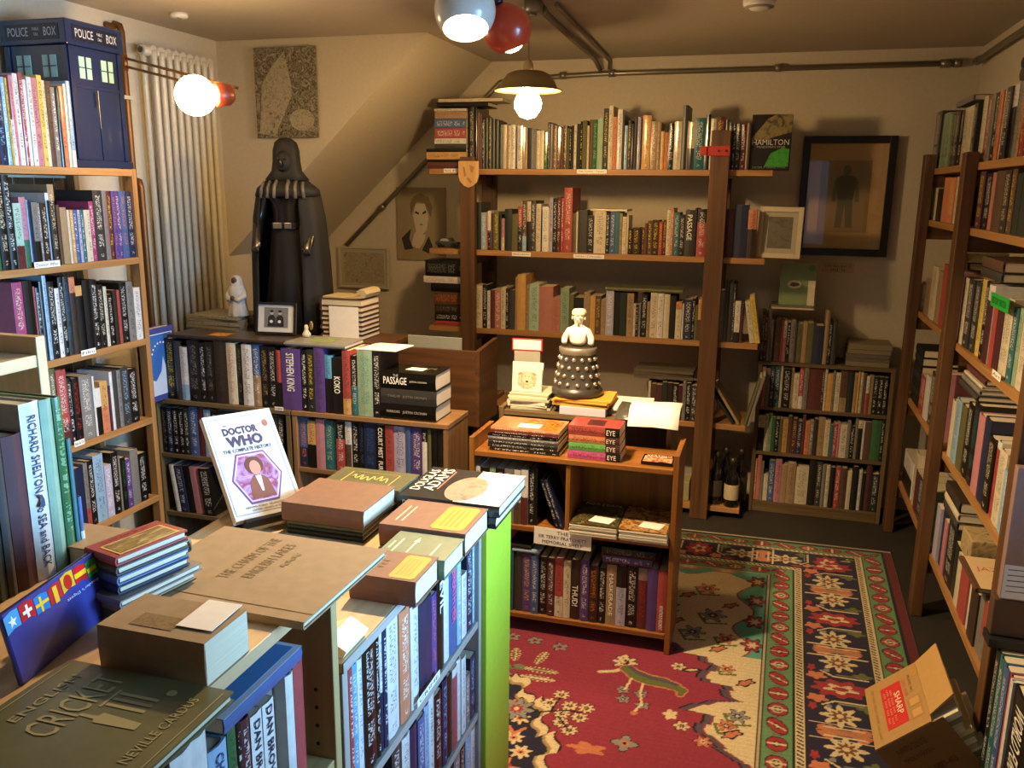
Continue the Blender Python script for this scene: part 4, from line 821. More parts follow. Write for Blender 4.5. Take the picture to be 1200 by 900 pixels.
on_cover(s, 'patch', 'printed_buildings', [(-w*.38, -h*.41), (w*.43, -h*.41), (w*.43, -h*.2), (w*.2, -h*.12), (w*.08, h*.1), (w*.0, -h*.1), (-w*.2, -h*.22), (-w*.38, -h*.18)], ink('#b9c6d8'), z=.0011)
# ------------------------------------------------------------------ on and in the oak memorial bookcase
PT = PZ+.0006
q = px_rect(PT+.09, (563, 502), (645, 511), (655, 494))
x0, x1, y0 = at(563, 536, Z=PT).x, at(646, 545, Z=PT).x, at(600, 540, Z=PT).y+.004
y0 = max(y0, PY+.02)
zz = PT
for i, (cl, T, lb) in enumerate((('k', .012, 'lowest black comic in the pile of comics on the oak bookcase'), ('dg', .015, 'dark green comic second from the bottom of the comics pile'), ('dk', .013, 'dark grey comic in the middle of the comics pile'), ('gy', .014, 'grey comic above the middle of the comics pile'), ('k', .009, 'thin black comic in the upper half of the comics pile'), ('dr', .011, 'dark red comic directly under the orange topmost one'), ('o', .013, 'orange comic with a white card on it, topmost of the pile'))):
    j = random.uniform(-.006, .006)
    s = flat(lb, x0+j, x1+j-.004*(i > 3), y0+abs(j), y0+.165, zz, T, cl, rough=.2, hard=False, tit='w', group='comics piled on the oak bookcase', name='comic_book', cat='comic'); zz += T
on_cover(s, 'patch', 'cover_picture', rect(-s['d']*.42, s['d']*.42, -s['h']*.45, s['h']*.1), pattern('orange_print', ['#3a1a10', '#b0451a', '#e0812a', '#6a2a14'], 30, rough=.2))
sheet('white card on the orange comic', [((x0+x1)/2-.03, y0+.03), ((x0+x1)/2+.05, y0+.03), ((x0+x1)/2+.05, y0+.085), ((x0+x1)/2-.03, y0+.08)], zz, .0008, name='card', cat='card')
x0, x1 = at(658, 546, Z=PT).x, at(722, 549, Z=PT).x; zz = PT
for cl, c2, T, lb, tt in (('mg', 'k', .03, 'magenta paperback at the bottom of the bright coloured four', 'EYE'), ('g', 'm', .029, 'green paperback second in the bright coloured four', 'EYE'), ('o', 'm', .027, 'orange paperback third in the bright coloured four', 'EYE'), ('r', 'k', .034, 'red paperback topmost of the bright coloured four', 'EYE')):
    s = flat(lb, x0+random.uniform(-.004, .004), x1+random.uniform(-.003, .003), PY+.022, PY+.14, zz, T, cl, rough=.22, hard=False, tit='k', col2=c2, frac=.28, group='bright coloured thrillers on the oak bookcase')
    if cl in ('mg', 'g'): s['obj'].data.attributes['bcol'].data.foreach_set('color', np.array([(list(lin({'mg': '#d0268c', 'g': '#5fb84a'}[cl]))+[.22]) if tuple(np.round(c_.color[:3], 4)) == tuple(np.round(PAL[cl][0], 4)) else list(c_.color) for c_ in s['obj'].data.attributes['bcol'].data], dtype=np.float32).ravel())
    text(s['obj'], tt, 0, 0, .03, s['w']*.55, ink('#e9d9d4'), M=frame((s['w']/2, -.0018, .03), (0, 0, -1), (1, 0, 0)))
    zz += T
on_cover(s, 'patch', 'cover_print', rect(-s['d']*.3, s['d']*.3, -.03, .03), ink('#3a1212'))
q = px_rect(PT, (747, 552), (786, 556), (788, 548))
s = flat('small red and black comic lying alone at the end of the oak top', q[0].x, PX1-.024, PY+.03, PY+.12, PT, .012, 'k', rough=.2, hard=False, name='comic_book', cat='comic')
on_cover(s, 'patch', 'cover_picture', rect(-s['d']*.45, s['d']*.3, -s['h']*.45, s['h']*.45), pattern('comic_print', ['#1a1410', '#a03020', '#d0b890', '#3a4a30'], 38, rough=.2)); on_cover(s, 'text', 'VERTIGO', s['d']*.36, 0, s['h']*.8, s['d']*.16, ink('#e6dfd0'), rot=-PI/2)
# two leaning books and the magazine stacks inside
for i, (lb, cl, xx, an) in enumerate((('black book leaning steeply on the oak divider', 'k', -.822+.05, 33), ('white edged dark book leaning beside the other slanted one', 'n', -.79+.05, 33))):
    ww = .012; M = Matrix.Translation((-.648-.0145*(1-i), PP, .4215)) @ Matrix.Rotation(math.radians(-20), 4, 'Y')
    s = spec(M, ww, .15, .185, cl, 'w', .3, hard=True); make_book(s, lb, None); SPECIAL.append(s['obj'])
mgz = pattern('magazine_print', ['#1a1814', '#5a4a30', '#2e3a20', '#8a7a50'], 24, rough=.2)
mg2 = pattern('magazine_print_warm', ['#2a1a12', '#8a5a30', '#c09a60', '#4a2a1a'], 30, rough=.2)
for k, (xa, xb, m_, lab) in enumerate(((-.607, -.441, mgz, 'dark'), (-.433, -.268, mg2, 'warm brown'))):
    zz = .4208; N = 6
    for i in range(N):
        j = random.uniform(-.004, .004)
        o = MB().box(xa+j, xb+j, PY-.022+abs(j), PY+.2, zz+.0004, zz+.0072, .0012)
        top = i == N-1
        o = tag(o.build('magazine', [PAGEZ if not top else m_], None, Matrix.Translation(((xa+xb)/2, PY+.1, zz))), ('topmost magazine of the %s stack on the oak shelf, a white card on it' % lab) if top else '%s magazine in the %s stack on the oak shelf' % (['lowest', 'second', 'third', 'fourth', 'fifth'][i], lab), 'magazine', 'magazines stacked on the oak shelf')
        zz += .0076
    if k == 0: text(o, 'FORTEAN', 0, .085, .13, .022, ink('#cfc9b4'), z=.0075)
    sheet('white card on the %s magazine stack' % lab, [(xa+.06, PY+.01), (xa+.135, PY+.0), (xa+.15, PY+.055), (xa+.075, PY+.065)], zz, .0008, name='card', cat='card')
# flats over the memorial row
def over(key, i0, i1): return max(s_['M'].translation.z+s_['h'] for s_ in ROWS[key]['books'][i0:i1])
zt = over('p1', 12, 17)+.001
s = flat('violet hardback lying on the memorial shelf hardbacks', at(706, 658, Y=PP).x, at(764, 664, Y=PP).x, PP+.0, PP+.13, zt, .028, 'p', rough=.3, tit='w'); zt += .0285
s = flat('black hardback lying topmost on the memorial shelf hardbacks', at(705, 647, Y=PP).x, at(768, 653, Y=PP).x, PP+.0, PP+.13, zt, .03, 'k', rough=.3, tit='gy')
zt = over('p1', 0, 3)+.001
flat('pale blue thin book lying on the memorial row beside the lime cabinet', at(600, 645, Y=PP).x, at(632, 648, Y=PP).x, PP, PP+.12, zt, .012, 'lb', hard=False); flat('black thin book lying topmost beside the lime cabinet end of the memorial row', at(596, 640, Y=PP).x, at(622, 643, Y=PP).x, PP, PP+.12, zt+.0125, .016, 'k')
# shelf sign
BL, BR, TL = at(625, 637, Y=PY-.012), at(692, 647, Y=PY-.012), at(625, 617, Y=PY-.012)
MS = frame((BL.x, PY-.006, BL.z), BR-BL, (0, 0, 1))
sg = thing('shelf_sign', 'white paper sign naming the memorial shelf, taped to the oak shelf edge', 'sign', MS)
sw, sh = (BR-BL).length, (TL-BL).length
MB().box(0, sw, 0, sh, 0, .001).build('paper', PAPER, sg, world=False)
for tt, yy, ww in (('THE', .78, .2), ('SIR TERRY PRATCHETT', .5, .84), ('MEMORIAL SHELF', .2, .7)): text(sg, tt, sw/2, sh*yy, sw*ww, sh*.19, ink('#26264a'), z=.0016)
# ------------------------------------------------------------------ on the pale bookcase behind
QT = QZ+.0006
def pile(lbls, x0, x1, y0, y1, z, cols, T, name='papers', cat='paper', group=None, jig=.012, rot=6):
    for i, l in enumerate(lbls):
        a = math.radians(random.uniform(-rot, rot)); j, k = random.uniform(-jig, jig), random.uniform(-jig, jig)
        M = rotz(((x0+x1)/2+j, (y0+y1)/2+k, z+.0005), a); hx, hy = (x1-x0)/2, (y1-y0)/2
        b = MB().box(-hx, hx, -hy, hy, 0, T[i] if isinstance(T, (list, tuple)) else T, .0008)
        o = b.build(name, cols[i % len(cols)], None, M, world=False); tag(o, l, cat, group); z += (T[i] if isinstance(T, (list, tuple)) else T)+.0012
    return z
pw, pg_, pc = plain('greeting_paper', '#cfcdb8', .5, coat=.3), plain('sage_paper', '#a9ad98', .45, coat=.3), plain('card_paper', '#ddd9cb', .6)
xa, xb = -.945, -.79
zP = pile(['%s greeting card packet in the pile under the sheep card' % n for n in ('lowest', 'second', 'third', 'fourth', 'fifth', 'topmost')], xa+.02, xb+.02, QY+.02, QY+.18, QT, [pg_, pw, pc, pg_, pw, pg_], [.01, .008, .012, .008, .01, .008], 'greeting_card', 'greeting card', 'greeting card packets on the pale bookcase', .008, 7)
# standing card with an animal drawing
Mc = frame((at(600, 457, Y=QY+.05).x, QY+.05, zP+.001), (1, .06, 0), (0, .1, 1))
cd = thing('greeting_card', 'square white greeting card with a brown sheep drawing, standing on its packets', 'greeting card', Mc)
cw = .115
b = MB().box(0, cw, 0, cw, -.001, 0).box(0, cw, 0, cw*.99, -.0015, -.001, M=Matrix.Translation((0, 0, -.001)) @ Matrix.Rotation(-.25, 4, 'X')); b.build('folded_card', pc, cd, world=False)
fur = pattern('sheep_print', ['#7d6a52', '#b8a68a', '#d6cbb4'], 120, rough=.7)
patch(cd, 'printed_fleece', [(cw*.5+cw*.33*math.cos(t_)*(1+.06*math.sin(9*t_)), cw*.38+cw*.3*math.sin(t_)*(1+.06*math.sin(9*t_))) for t_ in [2*PI*i/36 for i in range(36)]], fur); patch(cd, 'printed_face', oval(cw*.5, cw*.45, cw*.16, cw*.2), ink('#c9baa0'), z=.0008)
for sx in (-1, 1): patch(cd, 'printed_ear', oval(cw*(.5+sx*.24), cw*.6, cw*.09, cw*.04, a=-sx*.5), ink('#9a866a'), z=.0008); patch(cd, 'printed_eye', oval(cw*(.5+sx*.07), cw*.52, cw*.016, cw*.016, 10), ink('#1d1712'), z=.0011)
patch(cd, 'printed_nose', oval(cw*.5, cw*.34, cw*.05, cw*.035), ink('#3a2a22'), z=.0011)
# grey card stand with red-framed white notice behind
Mn = frame((at(600, 410, Y=QY+.2).x, QY+.2, QT), (1, .05, 0), (0, 0, 1))
ns = thing('notice_stand', 'white notice in a bright red frame on a grey stand behind the sheep card', 'sign', Mn)
nw, nz0, nz1 = .125, at(615, 411, Y=QY+.2).z-QT, at(615, 397, Y=QY+.2).z-QT
MB().box(.01, nw-.01, 0, nz0, -.02, 0).box(0, nw, 0, .006, -.04, .02).build('stand', plain('stand_grey', '#9a978e', .5), ns, world=False)
MB().box(0, nw, nz0, nz1, -.004, .002, .001).build('frame', plain('red_plastic', '#c8281e', .35), ns, world=False); MB().box(.006, nw-.006, nz0+.005, nz1-.004, .002, .003).build('notice', PAPER, ns, world=False)
# yellow envelopes, thick white pad, magazine, loose papers
xe0, xe1 = at(655, 486, Y=QY).x, at(712, 489, Y=QY).x
MB_ = MB().box(xe0, xe1-.01, QY-.0+.006, QY+.17, QT, QT+.03, .001)
tag(MB_.build('paper_pad', [page_material('lilac_pages', '#cfcbe0', 'z')], None, Matrix.Translation((xe0, QY, QT))), 'thick lilac white pad of paper under the yellow envelopes', 'paper pad')
env = plain('manila', '#c99a3a', .6)
zE = pile(['lowest manila envelope under the studded pot', 'second manila envelope under the studded pot', 'third manila envelope under the studded pot', 'topmost manila envelope under the studded pot'], xe0-.03, xe1+.0, QY+.012, QY+.19, QT+.0305, [env], .006, 'envelope', 'envelope', 'manila envelopes under the pot', .004, 4)
glossy = plain('magazine_grey', '#8f8b84', .25)
xm0, xm1 = at(700, 470, Z=QT+.03).x, PX1+.0
pile(['grey magazine lying under the white opened one by the pot', 'white opened magazine lying beside the studded pot'], -.535, -.39, QY+.04, QY+.24, QT+.0, [glossy, plain('white_page', '#e2dfd8', .3)], [.02, .01], 'magazine', 'magazine', None, .005, 8)
def curled(label, x0, x1, y0, y1, z, m, droop, name='paper_sheet', cat='paper', t=.0012):
    """A limp sheet hanging a little over an edge."""
    b = MB(); N = 10; V = []
    for i in range(N+1):
        u = i/N; zz = z+.002-droop*max(0, (1-u)-.55)**2*6+.01*max(0, u-.8)**2*8
        V.append([b.bm.verts.new((x0+(x1-x0)*v, y0+(y1-y0)*u, zz+.004*math.sin(v*3+u*2)**2)) for v in (0, .25, .5, .75, 1)])
    for r1, r2 in zip(V, V[1:]):
        for a_, b_, c_, d_ in zip(r1, r1[1:], r2[1:], r2): b.bm.faces.new((a_, b_, c_, d_)).smooth = True
    r_ = bmesh.ops.extrude_face_region(b.bm, geom=b.bm.faces[:]); bmesh.ops.translate(b.bm, verts=[v for v in r_['geom'] if isinstance(v, bmesh.types.BMVert)], vec=(0, 0, t))
    return tag(b.build(name, m, None, Matrix.Translation(((x0+x1)/2, (y0+y1)/2, z))), label, cat)
curled('dark grey glossy leaflet under the curling white sheets', -.50, -.322, QY-.06, QY+.1, QT+.036, plain('dark_leaflet', '#4a4843', .25), .02)
curled('white sheets curling over the end of the pale bookcase', -.45, -.27, QY-.075, QY+.06, QT+.056, PAPER, .05)
# studded pot carrying a white portrait bust
pxc = at(676, 462, Y=QY+.1)
SM = Matrix.Translation((pxc.x, QY+.1, zE+.001))
pot = thing('studded_pot', 'dark grey pot with rows of silver studs, standing on the manila envelopes', 'pot', SM)
gun = plain('gunmetal', '#4a4640', .35, .4); sil = plain('bright_studs', '#c9c2b0', .25, .8)
Hp = .185
MB().lathe([(0, 0), (.092, 0), (.097, .006), (.097, .022), (.089, .03), (.086, .034), (.0665, Hp-.028), (.068, Hp-.024), (.07, Hp-.002), (.066, Hp), (0, Hp)], 40).build('body', gun, pot, world=False)
MB().lathe([(.0665, Hp-.027), (.071, Hp-.022), (.0725, Hp-.004), (.067, Hp+.001)], 40).build('rim', plain('dull_steel', '#8d877a', .4, .5), pot, world=False)
for r_ in range(4):
    zz = .05+r_*.031; rr = .086+(zz-.034)/(Hp-.062)*(.0665-.086)
    for k in range(14):
        an = 2*PI*(k+.5*(r_ % 2))/14
        if math.sin(an) > .75: continue
        MB().ball((0, 0, 0), .0085, (1, 1, 1), 12).build('stud', sil, pot, world=False).data.transform(Matrix.Translation((rr*math.cos(an), rr*math.sin(an), zz)))
bu = thing('portrait_bust', 'small white portrait bust standing in the studded pot', 'bust', SM @ Matrix.Translation((0, 0, Hp+.002)))
marble = plain('white_plaster', '#e8e2d4', .5)
me = bpy.data.meshes.new('bust')
vs = [(0, 0, 0), (0, 0, .03), (0, 0, .06), (0, 0, .078), (0, -.004, .095), (0, -.006, .112), (0, -.003, .13), (-.035, 0, .055), (-.052, -.005, .03), (-.05, -.02, .006), (.035, 0, .055), (.052, -.005, .03), (.05, -.02, .006)]
me.from_pydata(vs, [(0, 1), (1, 2), (2, 3), (3, 4), (4, 5), (5, 6), (2, 7), (7, 8), (8, 9), (2, 10), (10, 11), (11, 12)], [])
bo = link('bust', me, marble, bu)
md = bo.modifiers.new('Skin', 'SKIN'); md.use_smooth_shade = True
for v, r in zip(me.skin_vertices[0].data, (.036, .036, .03, .014, .019, .024, .016, .018, .016, .013, .018, .016, .013)): v.radius = (r, r*.85)
me.skin_vertices[0].data[0].use_root = True
sb_ = bo.modifiers.new('Sub', 'SUBSURF'); sb_.levels = 2; sb_.render_levels = 2
b = MB().ball((0, -.0345, .105), .006, (.7, 1, 1.3)).ball((-.0095, -.0295, .1125), .0045).ball((.0095, -.0295, .1125), .0045).ball((0, -.031, .0955), .006, (1.2, .6, .5)).ball((-.024, -.004, .107), .006, (.5, .9, 1.4)).ball((.024, -.004, .107), .006, (.5, .9, 1.4)); b.build('face', marble, bu, world=False)
MB().lathe([(0, .142), (.02, .139), (.027, .13), (.0285, .12), (.026, .117)], 20, fold=lambda a, z: .06*math.sin(7*a)).build('hair', plain('cream_plaster', '#d8ccb0', .6), bu, world=False).data.transform(Matrix.Translation((0, .002, 0)))
# dark folders lying on the lowest back shelf behind
fo = plain('old_folder', '#5a5140', .7)
fz = over('b4', 0, 10)+.001
xf0, xf1 = at(742, 440, Y=BY).x, at(819, 440, Y=BY).x-.01
pile(['lowest brown paper folder laid over the books behind the pot', 'second brown paper folder laid over the books behind the pot', 'topmost brown paper folder with a label, behind the pot'], xf0, xf1-.02, BY+.01, BY+.2, fz, [fo], .014, 'folder', 'folder', 'folders on the lowest back shelf', .006, 3)
# ------------------------------------------------------------------ on the back shelves
# stack of lying books at the end of the top shelf
xs0, xs1 = at(499, 190, Y=BY).x, at(546, 190, Y=BY).x; zz = BZ['top']+.0008
def zpx(y, x=522): return height(along(x, BZ['top'], Y=BY), y)+BZ['top']
ys = [197, 190, 186.5, 178, 170, 168, 162, 150, 139, 130, 127]
STB = [('dr', 'dark red book at the bottom of the lying pile on the top shelf end', ''), ('k', 'thin black book second in the pile on the top shelf end', ''), ('yo', 'amber book third in the pile on the top shelf end', 'k'), ('k', 'thin black book above the amber one on the top shelf end', ''), ('dk', 'dark grey book in the middle of the top shelf end pile', ''), ('w', 'white paperback in the middle of the top shelf end pile', 'k'), ('r', 'red book with pale lettering in the top shelf end pile', 'w'), ('b', 'blue book with pale lettering in the top shelf end pile', 'w'), ('tn', 'tan book in the upper part of the top shelf end pile', 'r'), ('c', 'cream book near the top of the top shelf end pile', 'k')]
yy = [190, 186.8, 178, 174, 168.5, 162, 150, 139, 130.5, 127]
zp = BZ['top']+.0008
for (cl, lb, tt), y1 in zip(STB, yy):
    T = max(zpx(y1)-zp-.0003, .006); j = {'dr': 0, 'k': 0, 'yo': 0}.get(cl, .045)
    flat(lb, xs0+j+random.uniform(0, .006), xs1, BY+.002, BY+.17, zp, T, cl, tit=tt, rough=.4, hard=False, group='books lying at the end of the top back shelf'); zp += T+.0003
zp = max(zp, topz('b1', xs0, xs1+.2)); flat('black book lying across the top shelf pile', xs0+.06, xs1+.115, BY, BY+.16, zp, .022, 'k', group='books lying at the end of the top back shelf'); zp += .0225
flat('cream book with red print, highest of the top shelf pile', xs0+.07, xs1+.19, BY, BY+.15, zp, .016, 'c', tit='r', rough=.6, group='books lying at the end of the top back shelf')
# pile on the third shelf end (outside the post)
xs0, xs1 = at(505, 380, Y=BY).x, at(537, 380, Y=BY).x; zp = BZ['third']+.0008; base3 = along(520, BZ['third'], Y=BY)
for (cl, lb, tt), y1 in zip((('r', 'red book at the bottom of the pile outside the back post', 'k'), ('k', 'black lettered book second in the pile outside the back post', 'w'), ('db', 'dark brown book third in the pile outside the back post', 'gy'), ('br', 'brown and orange book in the middle of the pile outside the back post', 'o'), ('k', 'plain black book above the orange lettered one outside the back post', ''), ('w', 'thin white and red book near the top of the pile outside the back post', 'r'), ('k', 'big black book topmost of the pile outside the back post', 'gy')), (376, 367, 357, 342, 332, 324, 305)):
    T = max(height(base3, y1)+BZ['third']-zp-.0005, .006)
    wd = {342: .015, 332: 0, 324: -.04, 305: -.03}.get(y1, .02)
    flat(lb, xs0+wd, -1.525+.005, BY+.004, BY+.17, zp, T, cl, tit=tt, hard=False, rough=.35, group='books lying outside the back post'); zp += T+.0005
# model car in a clear box on the second shelf end
car = thing('model_car', 'small dark grey model car on the second shelf beside the brown post', 'toy car', (at(525, 292, Y=4.3).x, 4.3, BZ['second']+.001))
b = MB(); b.prism([(-.06, .012), (.06, .012), (.062, .028), (.03, .032), (.018, .05), (-.03, .05), (-.045, .033), (-.062, .03)], -.025, .025, frame((0, 0, 0), (1, 0, 0), (0, 0, 1))); b.build('body', plain('car_grey', '#4c4f50', .3, .3), car, world=False)
for sx in (-.038, .038):
    for sy in (-.024, .024): MB().tube([(sx, sy-.004, .012), (sx, sy+.004, .012)], .012, 14).build('wheel', blk, car, world=False)
b = MB(); b.prism([(.016, .034), (.006, .047), (-.026, .047), (-.036, .034)], -.0262, .0262, frame((0, 0, 0), (1, 0, 0), (0, 0, 1))); b.build('window', plain('dark_glass', '#9aa4a8', .1), car, world=False)
# shield on the post
shp_ = thing('wooden_shield', 'pale wooden shield plaque hung on the brown post below the top shelf', 'plaque', (at(549, 200, Y=PF-.01).x, PF-.012, at(549, 220, Y=PF-.01).z))
sp_ = [(-.052, .128), (.052, .128), (.053, .06), (.045, .03), (.025, .01), (0, 0), (-.025, .01), (-.045, .03), (-.053, .06)]
b = MB(); b.prism(sp_, 0, .01, frame((0, .011, 0), (1, 0, 0), (0, 0, 1))); b.build('board', wood('shield_wood', '#b98f5a', '#d3ad78', 'z', .5), shp_, world=False)
for pts in ([(-.03, .1), (-.02, .1), (-.012, .06), (-.022, .05)], [(.005, .11), (.03, .1), (.02, .07), (.01, .08)], [(-.01, .045), (.0, .05), (.02, .03), (.01, .02)]): 
    b = MB(); b.prism(pts, 0, .0006, frame((0, .0008, 0), (1, 0, 0), (0, 0, 1))); b.build('engraved_mark', ink('#a37440'), shp_, world=False)
# red clamp on the other post
cl_ = thing('clamp', 'bright red metal clamp bolted across the brown post beside the top shelf', 'clamp', (-.256, PF-.008, at(838, 177, Y=PF).z))
rd = plain('clamp_red', '#a82c1c', .45)
MB().box(-.06, .044, -.004, .003, -.022, .022, .002).build('plate', rd, cl_, world=False); MB().box(-.09, -.058, -.012, .004, -.02, .02, .003).build('jaw', rd, cl_, world=False)
for xx in (-.005, .028): MB().tube([(xx, -.007, 0), (xx, -.0041, 0)], .006, 10).build('bolt_head', plain('dark_bolt', '#3a1a14', .4), cl_, world=False)
# book standing face out at the shelf end
BLh, BRh, TLh = at(877, 197.5, Y=BY+.01), at(914, 197.5, Y=BY+.01), at(877, 138, Y=BY+.01)
Mh = frame((BLh.x, BY+.02, BZ['top']+.001), (1, -.06, 0), (.0, .06, 1))
s = facing_book('black and green science fiction hardback standing face out on the top shelf end', Mh, .178, .245, .03, 'k', .3)
W, Hh = .178, .245
on_cover(s, 'patch', 'grey_planet_picture', [(-W*.5, Hh*.05), (-W*.1, Hh*.42), (W*.1, Hh*.5), (W*.5, Hh*.5), (W*.5, Hh*.18), (W*.1, Hh*.1), (-W*.2, Hh*.02)], pattern('metal_print', ['#2a2a20', '#5a5436', '#8a7a4a', '#3a3a34'], 26, rough=.3)); on_cover(s, 'patch', 'green_planet_picture', [(-W*.12, -Hh*.44), (W*.47, -Hh*.44), (W*.47, -Hh*.12), (W*.3, -Hh*.1), (W*.02, -Hh*.2)], pattern('green_glow_print', ['#1f5a20', '#3f9a34', '#2a7a2a'], 30, rough=.3))
on_cover(s, 'text', 'HAMILTON', W*.0, 0, W*.9, Hh*.1, ink('#c9c7bd'), z=.001); on_cover(s, 'text', "PANDORA'S STAR", W*.02, -Hh*.085, W*.7, Hh*.035, ink('#a8a69c'), z=.001); on_cover(s, 'text', 'PETER F HAMILTON', 0, -Hh*.455, W*.8, Hh*.03, ink('#7d8a5a'), z=.001)
def wallthing(name, label, cat, x0, y0, x1, y1, Y, dz=.002):
    a, c = at(x0, y1, Y=Y), at(x1, y0, Y=Y); M = frame((a.x, Y, a.z), (1, 0, 0), (0, 0, 1)); return thing(name, label, cat, M), c.x-a.x, c.z-a.z
t, w, h = wallthing('price_card', 'small blank white card stuck to the shelf end by the green hardback', 'card', 914, 181, 924, 195, 4.23); MB().box(0, w, 0, h, -.0012, 0).build('card', PAPER, t, world=False)
# paper lying over books
zt = over('b2', 30, 37)+.001
flat('thin cream book lying across the blue and teal books on the second shelf', at(692, 246, Y=BY).x, at(735, 246, Y=BY).x, BY+.0, BY+.15, zt, .01, 'c', rough=.3, hard=False)
zt = max(s_['M'].translation.z+s_['h'] for s_ in ROWS['b3']['books'][20:38] if s_['M'].translation.x > at(700, 340, Y=BY).x)+.001
flat('long olive paper folder lying across the third shelf books', at(709, 340, Y=BY).x, at(800, 345, Y=BY).x, BY+.0, BY+.17, zt, .016, 'ol', rough=.5, hard=False)
# leaning pair at the end of the third shelf, and V of leaning folders one shelf down
for lb, cl, x_, an, hh, zk in (('cream book leaning at the end of the third back shelf', 'c', 878.5, -10, .2, 'third'), ('yellow book leaning at the very end of the third back shelf', 'y', 884.6, -10, .225, 'third')):
    p = along(x_, BZ[zk], Y=BY)
    M = Matrix.Translation((p.x-.0, BY, BZ[zk]+.001)) @ Matrix.Rotation(math.radians(an), 4, 'Y')
    s = spec(M, .022, .15, hh, cl, 'k', .5, hard=False); make_book(s, lb); SPECIAL.append(s['obj'])
p = along(858, BZ['fourth'], Y=BY)
for i, (lb, cl, dx, an, hh) in enumerate((('dark green folder leaning outwards on the lowest end shelf', 'dg', -.002, -35, .19), ('tan folder leaning outwards in the V on the lowest end shelf', 'tn', .024, -33, .22), ('olive folder leaning the other way in the V on the lowest end shelf', 'ol', .052, 14, .25), ('pale folder leaning the other way at the end of the lowest end shelf', 'gy', .069, 13, .26))):
    M = Matrix.Translation((p.x+dx, BY+.0, BZ['fourth']+.001)) @ Matrix.Rotation(math.radians(an), 4, 'Y')
    s = spec(M, .012, .15, hh, cl, '', .7, hard=False); make_book(s, lb, None, 'folder', 'folder')
# bottles on the floor board behind the post
def bottle(x, y, z, hgt, label, lab_m, M=None):
    t = thing('bottle', label, 'bottle', (x, y, z), 'dark bottles behind the brown post')
    r = .036; MB().lathe([(0, 0), (r*.9, 0), (r, .006), (r, hgt*.56), (r*.8, hgt*.66), (.014, hgt*.76), (.0125, hgt*.97), (.015, hgt*.975), (.015, hgt), (0, hgt)], 24).build('glass', plain('bottle_glass', '#14140f', .12, coat=.5), t, world=False)
    MB().lathe([(r+.0004, hgt*.16), (r+.0006, hgt*.17), (r+.0006, hgt*.46), (r+.0004, hgt*.47)], 24).build('label', lab_m, t, world=False)
    MB().lathe([(.0145, hgt*.88), (.0165, hgt*.885), (.0165, hgt*1.003), (0, hgt*1.005)], 16).build('cap', plain('bottle_cap', '#2c2620', .4), t, world=False)
lm = [plain('label_cream', '#b9ab8c', .7), plain('label_dark', '#3c3830', .6)]
for i, (x_, y_, lb) in enumerate(((-.185, 4.26, 'dark bottle with a brown label tight against the brown post'), (-.105, 4.24, 'dark bottle with a cream label next to the corner bookcase'), (-.145, 4.35, 'dark bottle standing second row between the two front bottles'), (-.07, 4.35, 'dark bottle standing second row next to the corner bookcase'))): bottle(x_, y_, .0606, .27 if i != 1 else .25, lb, lm[0 if i == 1 else 1])
cb = tag(MB().box(-.36, -.312, 4.24, 4.36, .0606, .16, .003).build('carton', plain('carton_olive', '#8c855e', .7), None, Matrix.Translation((-.335, 4.3, .0606))), 'small olive carton on the floor board beside the brown post', 'carton')
# ------------------------------------------------------------------ top of the corner bookcase
LT = LCZ+.0192
zt = over('c1', 1, 15)+.001
xg0, xg1 = at(903, 372, Y=LY).x, at(953, 372, Y=LY).x
flat('white bound magazine lying over the books on the corner bookcase', xg0, xg1, LY, LY+.17, zt, .01, 'c', rough=.4, hard=False, name='magazine', cat='magazine'); flat('thin cream magazine lying topmost under the green picture', xg0+.0, xg1-.005, LY+.002, LY+.17, zt+.0105, .007, 'gy', rough=.4, hard=False, name='magazine', cat='magazine')
Mg = frame((at(911, 368, Y=LY+.04).x, LY+.04, zt+.0185), (1, 0, 0), (0, .12, 1)); gw, gh = .165, .2
gp = thing('picture_card', 'pale green picture card with a small cream drawing, propped above the corner bookcase', 'picture', Mg)
MB().box(0, gw, 0, gh, -.004, 0).build('board', plain('green_card', '#7d9468', .6), gp, world=False); patch(gp, 'white_corner', rect(gw*.8, gw, 0, gh*.6), ink('#d8d2c0', .7)); patch(gp, 'drawing_panel', oval(gw*.42, gh*.5, gw*.2, gh*.1), ink('#cfc7a8', .7), z=.0008); patch(gp, 'drawn_animal', [(gw*.28, gh*.47), (gw*.4, gh*.44), (gw*.56, gh*.48), (gw*.54, gh*.53), (gw*.42, gh*.54), (gw*.34, gh*.55)], ink('#5a5038', .7), z=.0011)
patch(gp, 'green_disc', oval(gw*.88, gh*.9, gw*.09, gh*.07), ink('#4f8a3a', .6), z=.0008)
og = plain('old_paper', '#7a7058', .85); og2 = plain('older_paper', '#5d594f', .85)
xo0, xo1 = at(990, 424, Y=LY).x, at(1046, 428, Y=LY).x
pile(['%s old paper bundle in the pile on the corner bookcase' % n for n in ('lowest', 'second', 'third', 'fourth', 'topmost')], xo0+.01, min(xo1, LCX1)-.01, LY+.01, LY+.2, LT, [og, og2, og2, og, og], [.022, .016, .018, .02, .024], 'paper_bundle', 'papers', 'old paper bundles on the corner bookcase', .006, 4)
